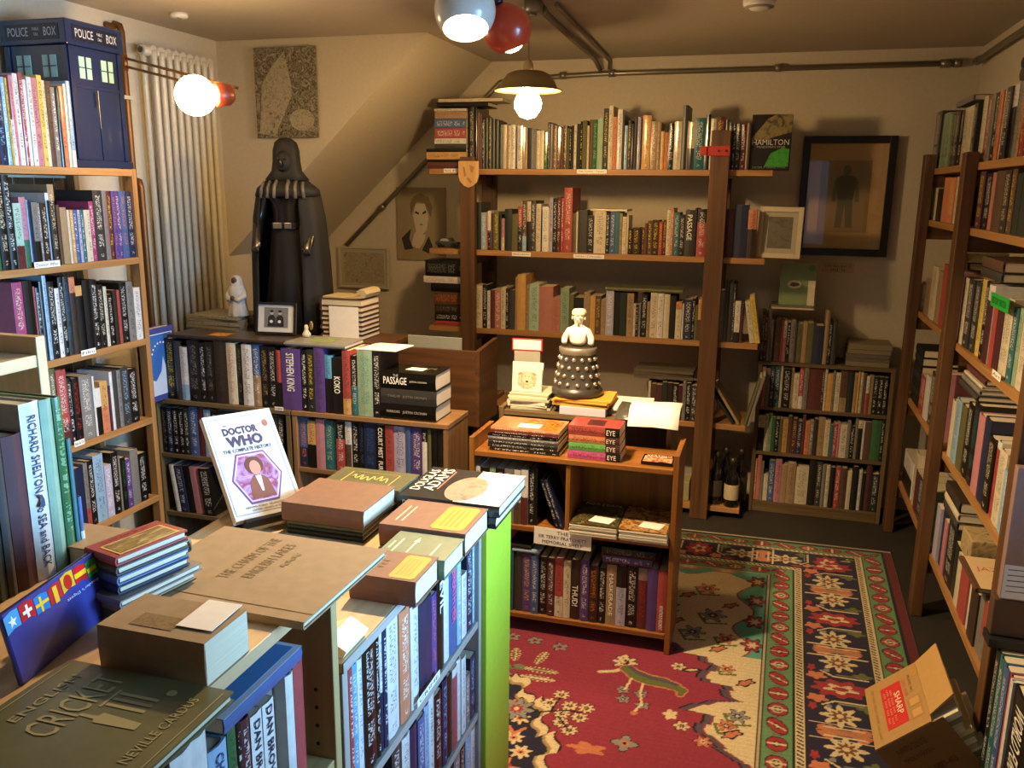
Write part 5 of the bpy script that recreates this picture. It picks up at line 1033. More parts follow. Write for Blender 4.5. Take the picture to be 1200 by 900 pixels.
# ------------------------------------------------------------------ pictures
def pic_frame(name, label, x0, y0, x1, y1, Y, fw, fm, depth=.02, mount=None, cat='picture'):
    t, w, h = wallthing(name, label, cat, x0, y0, x1, y1, Y)
    b = MB()
    for r in ((0, fw, 0, h), (w-fw, w, 0, h), (fw, w-fw, 0, fw), (fw, w-fw, h-fw, h)): b.box(r[0], r[1], r[2], r[3], 0, depth, .0015)
    b.build('frame', fm, t, world=False); MB().box(fw, w-fw, fw, h-fw, .001, .006).build('mount', mount or PAPER, t, world=False)
    return t, w, h
def man(t, cx, by, hgt, m1, m2, z=.0075):
    """A plain drawing of a standing man in heavy work clothes."""
    k = hgt
    patch(t, 'drawn_legs', [(cx-.13*k, by), (cx-.03*k, by), (cx, by+.42*k), (cx+.04*k, by), (cx+.14*k, by), (cx+.11*k, by+.5*k), (cx-.11*k, by+.5*k)], m1, z)
    patch(t, 'drawn_jacket', [(cx-.12*k, by+.46*k), (cx+.12*k, by+.46*k), (cx+.17*k, by+.78*k), (cx+.07*k, by+.84*k), (cx-.07*k, by+.84*k), (cx-.17*k, by+.78*k)], m2, z+.0003)
    patch(t, 'drawn_arm', [(cx+.14*k, by+.78*k), (cx+.19*k, by+.74*k), (cx+.22*k, by+.42*k), (cx+.16*k, by+.42*k)], m1, z+.0006); patch(t, 'drawn_arm', [(cx-.14*k, by+.78*k), (cx-.19*k, by+.74*k), (cx-.2*k, by+.42*k), (cx-.15*k, by+.42*k)], m1, z+.0006)
    patch(t, 'drawn_head', oval(cx, by+.92*k, .06*k, .08*k), m1, z+.0003)
fb = plain('black_frame', '#12110f', .35)
t, w, h = pic_frame('framed_picture', 'large black framed drawing of a standing figure on a buff mount', 931, 159, 1053, 298, YB-.024, .035, fb, .02, plain('buff_mount', '#b5976a', .7))
patch(t, 'drawing_sheet', rect(w*.22, w*.76, h*.2, h*.8), plain('drawing_paper', '#8d7756', .7), .0066); man(t, w*.5, h*.24, h*.52, ink('#5f5e4a', .7), ink('#4d4c3c', .7))
gl = bpy.data.materials.new('picture_glass'); gl.use_nodes = True
b_ = gl.node_tree.nodes['Principled BSDF']; nt = gl.node_tree
tr_ = nt.nodes.new('ShaderNodeBsdfTransparent'); gs_ = nt.nodes.new('ShaderNodeBsdfGlossy'); gs_.inputs['Roughness'].default_value = .02; mx_ = nt.nodes.new('ShaderNodeMixShader'); lw_ = nt.nodes.new('ShaderNodeLayerWeight'); pw_ = nt.nodes.new('ShaderNodeMath'); pw_.operation = 'POWER'; pw_.inputs[1].default_value = 5; fr_ = nt.nodes.new('ShaderNodeMath'); fr_.operation = 'MULTIPLY_ADD'; fr_.inputs[1].default_value = .9; fr_.inputs[2].default_value = .03; nt.links.new(lw_.outputs['Facing'], pw_.inputs[0]); nt.links.new(pw_.outputs[0], fr_.inputs[0])
nt.links.new(fr_.outputs[0], mx_.inputs[0]); nt.links.new(tr_.outputs[0], mx_.inputs[1]); nt.links.new(gs_.outputs[0], mx_.inputs[2]); nt.links.new(mx_.outputs[0], nt.nodes['Material Output'].inputs['Surface'])
MB().box(.035, w-.035, .035, h-.035, .0125, .0145).build('glass', gl, t, world=False)
t, w, h = wallthing('caption_sign', 'tiny printed caption card on the wall below the large black frame', 'label', 963, 308, 1001, 319, YB-.002); MB().box(0, w, 0, h, 0, .0012).build('card', plain('caption_card', '#b9a888', .8), t, world=False)
for yy, ww in ((.64, .8), (.28, .45)): text(t, 'iiiil llii liiil il' if ww > .5 else 'ilil li', w/2, h*yy, w*ww, h*.2, ink('#5a4a38'), z=.0016)
MSM = frame((at(886, 301, Y=4.26).x, 4.27, BZ['second']+.0012), (1, -.2, 0), (.0, .1, 1))
t = thing('framed_picture', 'small pale framed dark print propped at the end of the second shelf', 'picture', MSM); w, h = .2, .235
b = MB()
for r in ((0, .022, 0, h), (w-.022, w, 0, h), (.022, w-.022, 0, .022), (.022, w-.022, h-.022, h)): b.box(r[0], r[1], r[2], r[3], 0, .014, .001)
b.build('frame', plain('limed_frame', '#b8ac90', .5), t, world=False); MB().box(.02, w-.02, .02, h-.02, .001, .006).build('mount', plain('grey_mount', '#9c9680', .6), t, world=False); patch(t, 'dark_print', rect(.045, w-.045, .045, h-.045), pattern('dark_print', ['#3c3a2e', '#55513f', '#2f2d25'], 18, rough=.5), .0066)
# engraving on the stair side
t, w, h = wallthing('engraving_poster', 'grey engraving of tangled figures hung high on the white stair side', 'poster', 303, 54, 370, 162, YS-.009)
MB().box(0, w, 0, h, 0, .008, .001).build('print', pattern('engraving_print', ['#2e2a22', '#8d8570', '#4a4436', '#a39a84', '#3a352b'], 34, 8, rough=.8), t, world=False)
patch(t, 'engraved_shape', [(w*.05, h*.05), (w*.3, h*.0+.01), (w*.62, h*.5), (w*.5, h*.95), (w*.3, h*.8), (w*.12, h*.6)], pattern('engraving_light', ['#6a6250', '#b3a98f', '#7d745f'], 60, 8, rough=.8), .0086); patch(t, 'engraved_shape', oval(w*.75, h*.2, w*.2, h*.12), MATS['engraving_light'], .0086)
# portrait print on the back wall
t, w, h = wallthing('portrait_picture', 'unframed ink portrait of a man with raised hand on the back wall', 'poster', 466, 220, 522, 304, YB-.006)
MB().box(0, w, 0, h, 0, .004).build('paper', plain('brown_paper', '#8f8266', .8), t, world=False)
lt, dk_ = ink('#b7ad98', .8), ink('#2e2a24', .8)
patch(t, 'drawn_hair', [(w*.3, h*.62), (w*.28, h*.78), (w*.36, h*.88), (w*.5, h*.92), (w*.66, h*.87), (w*.74, h*.74), (w*.71, h*.58), (w*.64, h*.7), (w*.58, h*.79), (w*.42, h*.8), (w*.35, h*.72)], ink('#6d5c42', .8), .0044)
patch(t, 'drawn_face', [(w*.34, h*.62), (w*.4, h*.78), (w*.58, h*.78), (w*.66, h*.6), (w*.62, h*.42), (w*.5, h*.34), (w*.4, h*.4)], lt, .0047); patch(t, 'drawn_hand', [(w*.3, h*.2), (w*.36, h*.36), (w*.46, h*.44), (w*.52, h*.42), (w*.5, h*.36), (w*.6, h*.36), (w*.56, h*.26), (w*.46, h*.16)], lt, .005)
for e in ([(w*.38, h*.65), (w*.47, h*.63), (w*.46, h*.66), (w*.39, h*.68)], [(w*.53, h*.63), (w*.62, h*.66), (w*.6, h*.69), (w*.54, h*.66)], [(w*.46, h*.49), (w*.56, h*.49), (w*.51, h*.505)], [(w*.1, h*.3), (w*.3, h*.44), (w*.26, h*.3), (w*.34, h*.16), (w*.16, h*.14)], [(w*.52, h*.14), (w*.66, h*.34), (w*.74, h*.2), (w*.66, h*.1)]): patch(t, 'drawn_ink', e, dk_, .0053)
t, w, h = pic_frame('framed_picture', 'small white framed pencil drawing on the wall above the paper-draped books', 399, 290, 456, 336, YB-.016, .012, plain('cream_frame', '#b9b09a', .6), .014, plain('sketch_paper', '#a8a087', .8))
patch(t, 'pencil_sketch', rect(w*.1, w*.9, h*.12, h*.86), pattern('pencil_print', ['#6d6752', '#a39b80', '#8a836a', '#a8a087'], 40, 8, rough=.8), .0066)
# ------------------------------------------------------------------ on the sideboard
ST = SBZ+.0006
# books draped with a white sheet
bxx0, bxx1 = -1.782, -1.592
zz = ST
for i, (cl, T) in enumerate((('br', .02), ('k', .018), ('br', .018), ('dr', .02), ('db', .018), ('br', .02), ('dr', .022), ('br', .03))):
    flat('%s book in the draped pile beside the black statue' % ('lowest', 'second', 'third', 'fourth', 'fifth', 'sixth', 'seventh', 'topmost')[i], bxx0+random.uniform(-.004, .004)+.0, bxx1+.0, 3.2, 3.37, zz, T, cl, spine='-x', rough=.6, group='books draped with a sheet'); zz += T+.0003
dr_ = thing('paper_sheet', 'large white sheet hanging down over the pile of old books', 'paper', (-1.69, 3.2, ST))
b = MB(); b.box(bxx0+.045, bxx1-.012, 3.1905, 3.1925, ST+.002, zz-.03); b.build('sheet', PAPER, dr_)
b = MB(); n_ = 14
M = frame((bxx0-.02, 3.285, zz+.001), (1, 0, 0), (0, 1, 0))
b.prism([(0, 0), (.15, 0), (.19, .004), (.2, .02), (.19, .036), (.17, .04), (.155, .03), (.165, .022), (.175, .024), (.17, .01), (.1, .004), (0, .006)], -.07, .07, frame((bxx0+.005, 3.285, zz+.001), (1, 0, 0), (0, 0, 1)))
tag(b.build('paper_scroll', plain('scroll_paper', '#b8a87e', .7), None, Matrix.Translation((bxx0, 3.285, zz))), 'curled buff paper lying on top of the draped book pile', 'paper')
# newspapers and the small white figurine
nws = plain('newspaper', '#8f8a76', .85); nw2 = pattern('newsprint', ['#5a574a', '#9c967f', '#837d68'], 60, 6, rough=.85)
zN = pile(['%s newspaper in the heap under the white figurine' % n for n in ('lowest', 'second', 'third', 'fourth', 'topmost')], -2.42, -2.16, 3.17, 3.39, ST, [nw2, nws], [.014, .012, .016, .01, .012], 'newspaper', 'newspaper', 'newspapers heaped on the sideboard', .006, 4)
fg = thing('figurine', 'small white robed figurine with a dark face, on the newspapers', 'figurine', (at(283, 378, Y=3.215).x-.012, 3.215, zN+.001))
fr = plain('white_ceramic', '#cfccc2', .5)
fs = .175
MB().lathe([(0, 0), (.24*fs, 0), (.26*fs, .03*fs), (.2*fs, .3*fs), (.19*fs, .5*fs), (.22*fs, .66*fs), (.16*fs, .76*fs), (.1*fs, .8*fs), (0, .81*fs)], 36, fold=lambda a, z: .09*math.sin(8*a+z*30)*max(0, 1-z/(.7*fs))).build('robe', fr, fg, world=False)
MB().lathe([(0, 1.0*fs), (.08*fs, .985*fs), (.125*fs, .92*fs), (.15*fs, .8*fs), (.19*fs, .66*fs), (.17*fs, .66*fs), (.12*fs, .8*fs), (.0, .84*fs)], 28, fold=lambda a, z: .05*math.sin(9*a)).build('veil', fr, fg, world=False)
b = MB().ball((0, -.1*fs, .87*fs), .078*fs, (1, .8, 1.15)); b.build('face', plain('figurine_face', '#5a4636', .6), fg, world=False)
b = MB().ball((-.028*fs, -.158*fs, .885*fs), .012*fs).ball((.028*fs, -.158*fs, .885*fs), .012*fs).ball((0, -.163*fs, .855*fs), .012*fs); b.build('eyes', plain('figurine_eyes', '#15110d', .4), fg, world=False)
for sx in (-1, 1):
    MB().tube([(sx*.18*fs, 0, .64*fs), (sx*.23*fs, -.06*fs, .5*fs), (sx*.12*fs, -.17*fs, .42*fs), (sx*.03*fs, -.2*fs, .44*fs)], [.06*fs, .07*fs, .075*fs, .04*fs], 12).build('sleeve', fr, fg, world=False)
MB().lathe([(0, 0), (.05*fs, .02*fs), (.055*fs, .08*fs), (.02*fs, .12*fs), (0, .12*fs)], 14).build('jug', plain('figurine_jug', '#4a3d30', .5), fg, world=False).data.transform(Matrix.Translation((0, -.22*fs, .4*fs)))
# photograph of two people in a black frame, standing on the black paperbacks
hb = max((s_['M'].translation.z+s_['h']) for s_ in ROWS['m1']['books'][:15])+.0165
Mf = frame((at(297, 388, Y=MP+.1).x, MP+.12, hb+.001), (1, .12, 0), (0, .16, 1)); w, h = .168, .125
t = thing('framed_photograph', 'black framed photograph of two seated people on top of the black paperbacks', 'photo frame', Mf)
b = MB()
for r in ((0, .009, 0, h), (w-.009, w, 0, h), (.009, w-.009, 0, .009), (.009, w-.009, h-.009, h)): b.box(r[0], r[1], r[2], r[3], 0, .012, .001)
b.build('frame', fb, t, world=False); MB().box(.008, w-.008, .008, h-.008, .001, .005).build('mount', plain('photo_mount', '#b9bab8', .5), t, world=False); patch(t, 'photograph', rect(.034, w-.034, .026, h-.02), ink('#6d6d6a', .3), .0056)
for cx in (.066, .1): patch(t, 'photo_person', [(cx-.017, .03), (cx+.017, .03), (cx+.015, .066), (cx+.006, .076), (cx-.006, .076), (cx-.015, .066)], ink('#24242a', .3), .006); patch(t, 'photo_head', oval(cx, .084, .0065, .0085, 14), ink('#a8a5a0', .3), .006); patch(t, 'photo_hair', oval(cx, .09, .0075, .005, 14), ink('#22201f', .3), .0063); patch(t, 'photo_paper', oval(cx-.002, .05, .007, .006, 10), ink('#c9c7c2', .3), .0063)
t = thing('ornament', 'small glass and metal ornament beside the photograph', 'ornament', (at(359, 386, Y=MP+.12).x, MP+.12, hb+.001))
MB().lathe([(0, 0), (.016, 0), (.017, .012), (.01, .022), (.007, .03), (.009, .036), (.006, .046), (0, .048)], 20).build('body', plain('ornament_glass', '#b9b29a', .15), t, world=False); MB().ball((.022, .0, .045), .008, (1, .6, 2.2)).build('wing', plain('ornament_gilt', '#a8884a', .3, .8), t, world=False)
# ------------------------------------------------------------------ black cloaked statue
SX = at(345, 380, Y=3.29).x
SM = rotz((SX, 3.285, ST), math.radians(14)); K = .812/1.0
K = (at(342, 161, Y=3.285).z-ST)/1.0
st = thing('statue', 'tall black cloaked and hooded statue standing on the sideboard', 'statue', SM)
cloth = plain('black_cloth', '#16140f', .7); leather = plain('black_leather', '#1c1915', .3, coat=.25); glossk = plain('black_gloss', '#12110f', .12, coat=.6)
me = bpy.data.meshes.new('body')
J = [(0, 0, .5), (0, 0, .58), (0, -.005, .68), (0, 0, .76), (0, 0, .82), (0, -.008, .865), (-.11, 0, .745), (-.155, .0, .6), (-.15, -.07, .5), (-.145, -.1, .465), (.11, 0, .745), (.15, .0, .6), (.13, -.07, .49), (.12, -.1, .455), (-.06, 0, .46), (-.065, -.01, .26), (-.065, 0, .05), (.06, 0, .46), (.065, -.01, .26), (.065, 0, .05), (-.065, -.05, .02), (.065, -.05, .02)]
E_ = [(0, 1), (1, 2), (2, 3), (3, 4), (4, 5), (3, 6), (6, 7), (7, 8), (8, 9), (3, 10), (10, 11), (11, 12), (12, 13), (0, 14), (14, 15), (15, 16), (16, 20), (0, 17), (17, 18), (18, 19), (19, 21)]
R_ = [.085, .08, .092, .075, .035, .045, .05, .042, .03, .026, .05, .042, .03, .026, .06, .045, .032, .06, .045, .032, .025, .025]
for s0 in (9, 13):   # gloved fingers, curled
    hx, hy, hz = J[s0]
    for f_ in range(5):
        i0 = len(J); sx = -1 if s0 == 9 else 1
        if f_ < 4: pts = [(hx+(f_-1.5)*.009, hy-.018, hz-.012), (hx+(f_-1.5)*.009, hy-.022, hz-.03+abs(f_-1.5)*.002), (hx+(f_-1.5)*.008, hy-.008, hz-.04)]
        else: pts = [(hx-sx*.02, hy-.01, hz-.004), (hx-sx*.024, hy-.024, hz-.012)]
        prev = s0
        for p_ in pts: J.append(p_); R_.append(.0075); E_.append((prev, len(J)-1)); prev = len(J)-1
me.from_pydata([tuple(c*K for c in p) for p in J], E_, [])
bo = link('body', me, leather, st); md = bo.modifiers.new('Skin', 'SKIN'); md.use_smooth_shade = True
for v, r in zip(me.skin_vertices[0].data, R_): v.radius = (r*K, r*K*.8)
me.skin_vertices[0].data[0].use_root = True
sb_ = bo.modifiers.new('Sub', 'SUBSURF'); sb_.levels = 1; sb_.render_levels = 2
MB().lathe([(.088*K, .56*K), (.095*K, .5*K), (.115*K, .3*K), (.15*K, .0), (.145*K, .0), (.11*K, .3*K), (.085*K, .5*K)], 56, sy=.8, fold=lambda a, z: .07*math.sin(11*a)*max(0, 1-z/(.5*K))).build('robe', cloth, st, world=False)
# cloak: open at the front, thrown back over one arm
b = MB(); cols_ = 40; rows_ = [(.115, .775, .09), (.16, .74, .12), (.185, .6, .135), (.2, .4, .15), (.205, .2, .16), (.21, .0, .17)]
g_ = []
for rx, z_, ry in rows_:
    ring = []
    for k in range(cols_+1):
        a_ = math.radians(-62+(304-62+62-20)*k/cols_)
        f_ = 1+.05*math.sin(9*a_+z_*2)*(1-z_)
        ring.append(b.bm.verts.new((rx*K*math.cos(a_)*f_, ry*K*math.sin(a_)*f_+.01, z_*K+.002)))
    g_.append(ring)
for r1, r2 in zip(g_, g_[1:]):
    for k in range(cols_): b.bm.faces.new((r1[k], r1[k+1], r2[k+1], r2[k])).smooth = True
o = b.build('cloak', cloth, st, world=False); sm_ = o.modifiers.new('Solid', 'SOLIDIFY'); sm_.thickness = .004
MB().lathe([(.06*K, .8*K), (.11*K, .785*K), (.155*K, .75*K), (.168*K, .71*K), (.16*K, .708*K), (.14*K, .74*K), (.06*K, .78*K)], 40, sy=.75).build('shoulder_cape', cloth, st, world=False)
MB().lathe([(0, 1.0*K), (.03*K, .995*K), (.055*K, .975*K), (.066*K, .935*K), (.069*K, .88*K), (.076*K, .835*K), (.11*K, .79*K), (.10*K, .787*K), (.068*K, .83*K), (.061*K, .88*K), (.055*K, .93*K), (0, .965*K)], 40, sy=1.05, fold=lambda a, z: (-.28*max(0, math.cos(a+PI/2))**6 if z < .95*K else 0)+.02*math.sin(7*a)).build('hood', cloth, st, world=False)
MB().ball((0, -.05*K, .878*K), .044*K, (.9, .75, 1.25), 20).build('veil', cloth, st, world=False)
b = MB().ball((0, -.095*K, .872*K), .009*K, (.8, 1, 1.8)).ball((-.017*K, -.086*K, .893*K), .008*K, (1.3, .6, .7)).ball((.017*K, -.086*K, .893*K), .008*K, (1.3, .6, .7)).ball((0, -.086*K, .842*K), .012*K, (1.2, .5, .4)); b.build('face', leather, st, world=False)
MB().lathe([(.092*K, .545*K), (.096*K, .55*K), (.096*K, .575*K), (.092*K, .58*K)], 40, sy=.84).build('belt', leather, st, world=False)
stl = plain('statue_steel', '#a8a49a', .3, .8)
for xx, ww in ((-.035, .022), (.02, .018)): MB().box((xx-ww)*K, (xx+ww)*K, -.092*K, -.076*K, .548*K, .578*K, .002).build('buckle', stl, st, world=False)
MB().tube([(.085*K, -.085*K, .56*K), (.088*K, -.09*K, .44*K)], .007*K, 10).build('baton', stl, st, world=False)
for sx in (-1, 1):
    for k in range(3):
        MB().tube([(sx*(.03+.034*k)*K, -(.075-.004*k)*K, (.79-.006*k)*K), (sx*(.032+.036*k)*K, -(.118-.012*k)*K, (.755-.004*k)*K), (sx*(.033+.038*k)*K, -(.128-.016*k)*K, .70*K)], .009*K, 8).build('shoulder_strap', plain('grey_leather', '#6a655a', .4), st, world=False)
# ------------------------------------------------------------------ blue cabinet on the tall bookcase
cX1 = LXF-.003; cY0 = at(92, 194, X=cX1).y; cY1 = min(at(157, 195, X=cX1).y, LY1+.022); cX0 = at(10, 190, Y=cY0).x; cX0 = max(cX0, XL+.02)
zc = LZ[0]+.0026; zS0 = at(85, 52, X=cX1).z; zS1 = at(85, 22, X=cX1).z
cabn = thing('kiosk_cabinet', 'plain dark blue kiosk shaped cabinet with small windows on the tall bookcase top', 'cabinet', ((cX0+cX1)/2, (cY0+cY1)/2, zc))
blue = plain('kiosk_blue', '#1b2748', .22, coat=.4)
e = .012
b = MB().box(cX0, cX1, cY0, cY1, zc, zc+.024, .003).box(cX0+e, cX1-e, cY0+e, cY1-e, zc+.024, zS0, .002); b.build('body', blue, cabn)
MB().box(cX0+.002, cX1-.002, cY0+.002, cY1-.002, zS0+.0005, zS1, .004).build('lid', blue, cabn)
signm = plain('kiosk_sign', '#12192c', .3); litw = plain('kiosk_pane', '#93b8b0', .2)
for M, wd in ((frame((cX0, cY0+e, zc), (1, 0, 0), (0, 0, 1)), cX1-cX0), (frame((cX1-e, cY0, zc), (0, 1, 0), (0, 0, 1)), cY1-cY0)):
    Ml = WORLD[cabn.name].inverted() @ M
    hh = zS0-zc; sh_ = zS1-zS0; zf = e+.0005
    b = MB().box(e, e+.02, .026, hh-.002, 0, .006, .001).box(wd-e-.02, wd-e, .026, hh-.002, 0, .006, .001).box(e+.02, wd-e-.02, hh*.66, hh*.69, 0, .005, .001).box(wd/2-.004, wd/2+.004, .026, hh*.66, 0, .004, .001)
    b.build('door', blue, cabn, world=False).data.transform(Ml)
    MB().box(.03, wd-.03, hh+sh_*.2, hh+sh_*.8, e-.004, e, .001).build('sign_board', signm, cabn, world=False).data.transform(Ml)
    for tt, cx, ww, yy, th_ in (('POLICE', .3, .3, .5, .34), ('BOX', .77, .18, .5, .34), ('PUBLIC', .565, .1, .6, .11), ('CALL', .565, .07, .4, .11)): text(cabn, tt, wd*cx, hh+sh_*yy, wd*ww, sh_*th_, ink('#aeb3bd'), M=Ml, z=zf)
    for cx in (.31, .69):
        wn = MB().box(wd*cx-.028, wd*cx+.028, hh*.74, hh*.92, .0, .0035).build('window', litw, cabn, world=False); wn.data.transform(Ml)
        b = MB().box(wd*cx-.0025, wd*cx+.0025, hh*.74, hh*.92, .0034, .006).box(wd*cx-.028, wd*cx+.028, hh*.826, hh*.834, .0034, .006)
        b.build('glazing_bar', blue, wn, world=False).data.transform(Ml)
MB().box(0, .004, 0, .004, 0, .05).build('handle', plain('chrome', '#c9c9c4', .15, 1), cabn, world=False).data.transform(WORLD[cabn.name].inverted() @ Matrix.Translation((cX1-e+.006, (cY0+cY1)/2-.02, zc+.2)))
# ------------------------------------------------------------------ radiator, pipes
ra = thing('radiator', 'tall white column radiator on the side wall behind the lamp', 'radiator', (-2.49, 3.3, .12))
wg = plain('radiator_white', '#cfc8b4', .3)
ry0, ry1, rz1 = 3.125, 3.56, 2.16
for k in range(9):
    y_ = ry0+.024+k*.047
    b = MB()
    for x_ in (-2.515, -2.465): b.tube([(x_, y_, .2), (x_, y_, rz1-.06), (x_, y_, rz1-.03)], [.0125, .0125, .016], 12)
    b.tube([(-2.517, y_, rz1-.03), (-2.463, y_, rz1-.03)], .021, 12).tube([(-2.517, y_, .2), (-2.463, y_, .2)], .021, 12); b.build('column', wg, ra)
b = MB().tube([(-2.49, ry0-.02, rz1-.03), (-2.49, ry1-.1, rz1-.03)], .02, 14).tube([(-2.49, ry0-.02, .2), (-2.49, ry1-.1, .2)], .02, 14); b.build('header', wg, ra)
MB().tube([(-2.49, ry0-.026, rz1-.03), (-2.49, ry0-.021, rz1-.03)], .012, 12).build('end_plug', plain('plug_steel', '#8c867a', .3, 1), ra)
for k, y_ in enumerate((3.18, 3.48)): MB().box(-2.52, -2.46, y_-.015, y_+.015, .001, .182).build('foot', wg, ra)
cop = plain('copper', '#7d5630', .42, .6)
for k, (y_, zt_, lb) in enumerate(((2.985, 2.205, 'brown copper pipe next to the tall bookcase end, bent over at its top'), (3.03, 2.215, 'second copper pipe, between the bent one and the radiator'), (3.07, 1.62, 'short copper pipe running down directly beside the radiator'))):
    o = MB().tube([(-2.515, y_, .001), (-2.515, y_, zt_-.03), (-2.52, y_, zt_-.008), (-2.546, y_, zt_)], .0135, 12).build('copper_pipe', cop, None, Matrix.Translation((-2.515, y_, 0)))
    tag(o, lb, 'pipe')
tag(MB().box(-2.547, -2.497, 2.965, 3.05, 1.93, 1.945, .002).build('pipe_clip', wg, None, Matrix.Translation((-2.52, 3.0, 1.937))), 'white clip holding the two tall copper pipes', 'bracket')
galv = plain('galvanised', '#8f897b', .35, .7)
YC = YB-.03; ZC = at(900, 80, Y=YC).z; 
def conduit(label, pts, r=.0125, clips=()):
    t = thing('wall_mounted_conduit', label, 'pipe', pts[0]); MB().tube(pts, r, 14).build('tube', galv, t)
    for c_, ax in clips:
        b = MB(); d = Vector(ax)*.016; b.tube([Vector(c_)-d, Vector(c_)+d], r*1.5, 14); b.build('coupling', galv, t)
    return t
xj = at(706, 84, Y=YC).x; xr = XR-.035
conduit('long galvanised conduit running level along the back wall under the ceiling', [(-1.42, YC, ZC-.03), (xj-.2, YC, ZC-.012), (xj, YC, ZC-.005), (xr-.06, YC, ZC)], .0125, [((xj+.05, YC, ZC-.004), (1, 0, 0)), ((at(912, 78, Y=YC).x, YC, ZC), (1, 0, 0)), ((at(660, 86, Y=YC).x, YC, ZC-.009), (1, 0, 0)), ((xr-.12, YC, ZC), (1.4, 0, 0)), ((xr-.07, YC, ZC), (1, 0, 0))])
conduit('galvanised conduit turning along the side wall above the brown-posted shelves', [(xr, YC-.02, ZC+.0), (xr, 3.9, ZC+.004), (xr, 2.2, ZC+.006)], .0125, [((xr, YC-.08, ZC), (0, 1.6, 0))])
dgs = Vector((XS0-XS1, 0, ZS0-HC)).normalized()
p0 = Vector((-1.46, YC, ZC-.055)); L_ = 1.25
conduit('galvanised conduit sloping down the back wall along the staircase underside', [(-1.425, YC, ZC-.031), (-1.445, YC, ZC-.04), tuple(p0), tuple(p0+dgs*L_)], .0125, [(tuple(p0+dgs*.93), dgs)])
jx, jy = at(625, 10, Z=HC-.03).x, at(625, 10, Z=HC-.03).y
jb = thing('junction_box', 'round metal junction box on the ceiling beside the red lamp', 'junction box', (jx, jy, HC-.001))
MB().lathe([(0, -.045), (.03, -.045), (.034, -.04), (.034, -.001), (.0, -.001)], 24).build('box', galv, jb, world=False)
MB().tube([(0, .0, -.055), (0, 0, -.046)], .014, 14).build('knockout', galv, jb, world=False)
conduit('thick conduit crossing the ceiling from the junction box to the back wall', [(jx+.012, jy+.036, HC-.022), (xj-.02, YC-.1, HC-.022), (xj-.01, YC-.01, ZC+.016)], .0125, [((jx+.014, jy+.06, HC-.022), (0, 1, 0))])
conduit('thin conduit crossing the ceiling beside the thick one and dropping to the wall', [(jx+.075, jy+.036, HC-.014), (xj+.035, YC-.05, HC-.014), (xj+.035, YC, HC-.02), (xj+.033, YC, ZC+.014)], .008)
sm = thing('smoke_alarm', 'white round smoke alarm on the ceiling over the rug', 'smoke alarm', at(890, 6, Z=HC-.02)); sm.matrix_basis = Matrix.Translation((at(890, 4, Z=HC-.02).x, at(890, 4, Z=HC-.02).y, HC-.0005)); WORLD[sm.name] = sm.matrix_basis
MB().lathe([(0, -.04), (.03, -.04), (.036, -.034), (.052, -.03), (.056, -.022), (.056, 0), (0, 0)], 32).build('housing', WHITE, sm, world=False); MB().lathe([(.037, -.0335), (.05, -.0305), (.051, -.0325), (.037, -.036)], 32).build('vent_ring', plain('vent_grey', '#8d8a84', .5), sm, world=False)
p = at(210, 19, Z=HC-.012); se = thing('ceiling_sensor', 'small white disc sensor on the ceiling near the radiator', 'sensor', (p.x, p.y, HC-.0005))
MB().lathe([(0, -.018), (.03, -.018), (.034, -.012), (.034, 0), (0, 0)], 28).build('disc', WHITE, se, world=False); MB().lathe([(0, -.023), (.008, -.021), (.01, -.0175), (0, -.0175)], 14).build('lens', plain('vent_grey', '#8d8a84', .5), se, world=False)
# ------------------------------------------------------------------ lamps
WARM = (1.0, .63, .27)
def bulb_m(name, k): return emit(name, WARM, k)
def eyeball(label, c, d, R, shade_m, bulb, open_=.72, name='spot_lamp', anchor=None, br=.6, out=.0):
    """A ball-shaped spot lamp: a holed sphere round a reflector bulb, on a stem."""
    d = Vector(d).normalized(); z = d; x = z.cross(Vector((.3, .2, 1))).normalized(); M = frame(c, x, z.cross(x), z)
    t = thing(name, label, 'lamp', M)
    a0 = math.asin(open_); prof = [(R*math.sin(a), R*math.cos(a)) for a in [a0+(PI-a0)*i/18 for i in range(19)]]
    inn = [(max(0, r-.002) if r > .003 else 0, z_*.975) for r, z_ in prof[::-1]]
    MB().lathe(prof+inn+[prof[0]], 40).build('shade', shade_m, t, world=False)
    zo = R*math.cos(a0); rb = R*br
    bz = zo-rb*.35+out
    MB().lathe([(0, bz+rb*.62), (rb*.4, bz+rb*.56), (rb*.75, bz+rb*.35), (rb*.96, bz+rb*.05), (rb, bz-rb*.15), (rb*.9, bz-rb*.4), (0, bz-rb*.5)], 28).build('bulb', bulb, t, world=False)
    MB().tube([(0, 0, -R*.98), (0, 0, -R*1.25)], R*.22, 14).build('holder', blk if shade_m is not None else blk, t, world=False)
    if anchor is not None:
        b = MB().tube([tuple(Vector(c)-d*R*1.2), tuple(anchor)], .006, 10); b.build('stem', plain('lamp_stem', '#8a8478', .35, .8), t)
    return t
wsh = plain('lamp_white', '#c9c6bf', .25, coat=.3); rsh = plain('lamp_red', '#b83c22', .3, coat=.3)
L2 = at(545, 12, Y=2.36); L3 = at(594, 34, Y=2.52); L1 = at(229, 112, Y=2.6)
aim = lambda p, q: Vector(q)-Vector(p)
eyeball('white ball spot lamp shining down from the ceiling, beside the red one', L2, (.18, -.42, -1), .083, wsh, bulb_m('bulb_white_lamp', 90), .74, anchor=(L2.x-.0, L2.y+.05, HC-.002), br=.62)
eyeball('red ball spot lamp on the ceiling aimed at the studded pot', L3, (.32, .3, -1), .07, rsh, bulb_m('bulb_red_lamp', 90), .62, anchor=(L3.x-.03, L3.y-.1, HC-.002), br=.55)
d1 = Vector((-.55, -.83, -.1)).normalized(); z_ = d1; x_ = z_.cross(Vector((.3, .2, 1))).normalized()
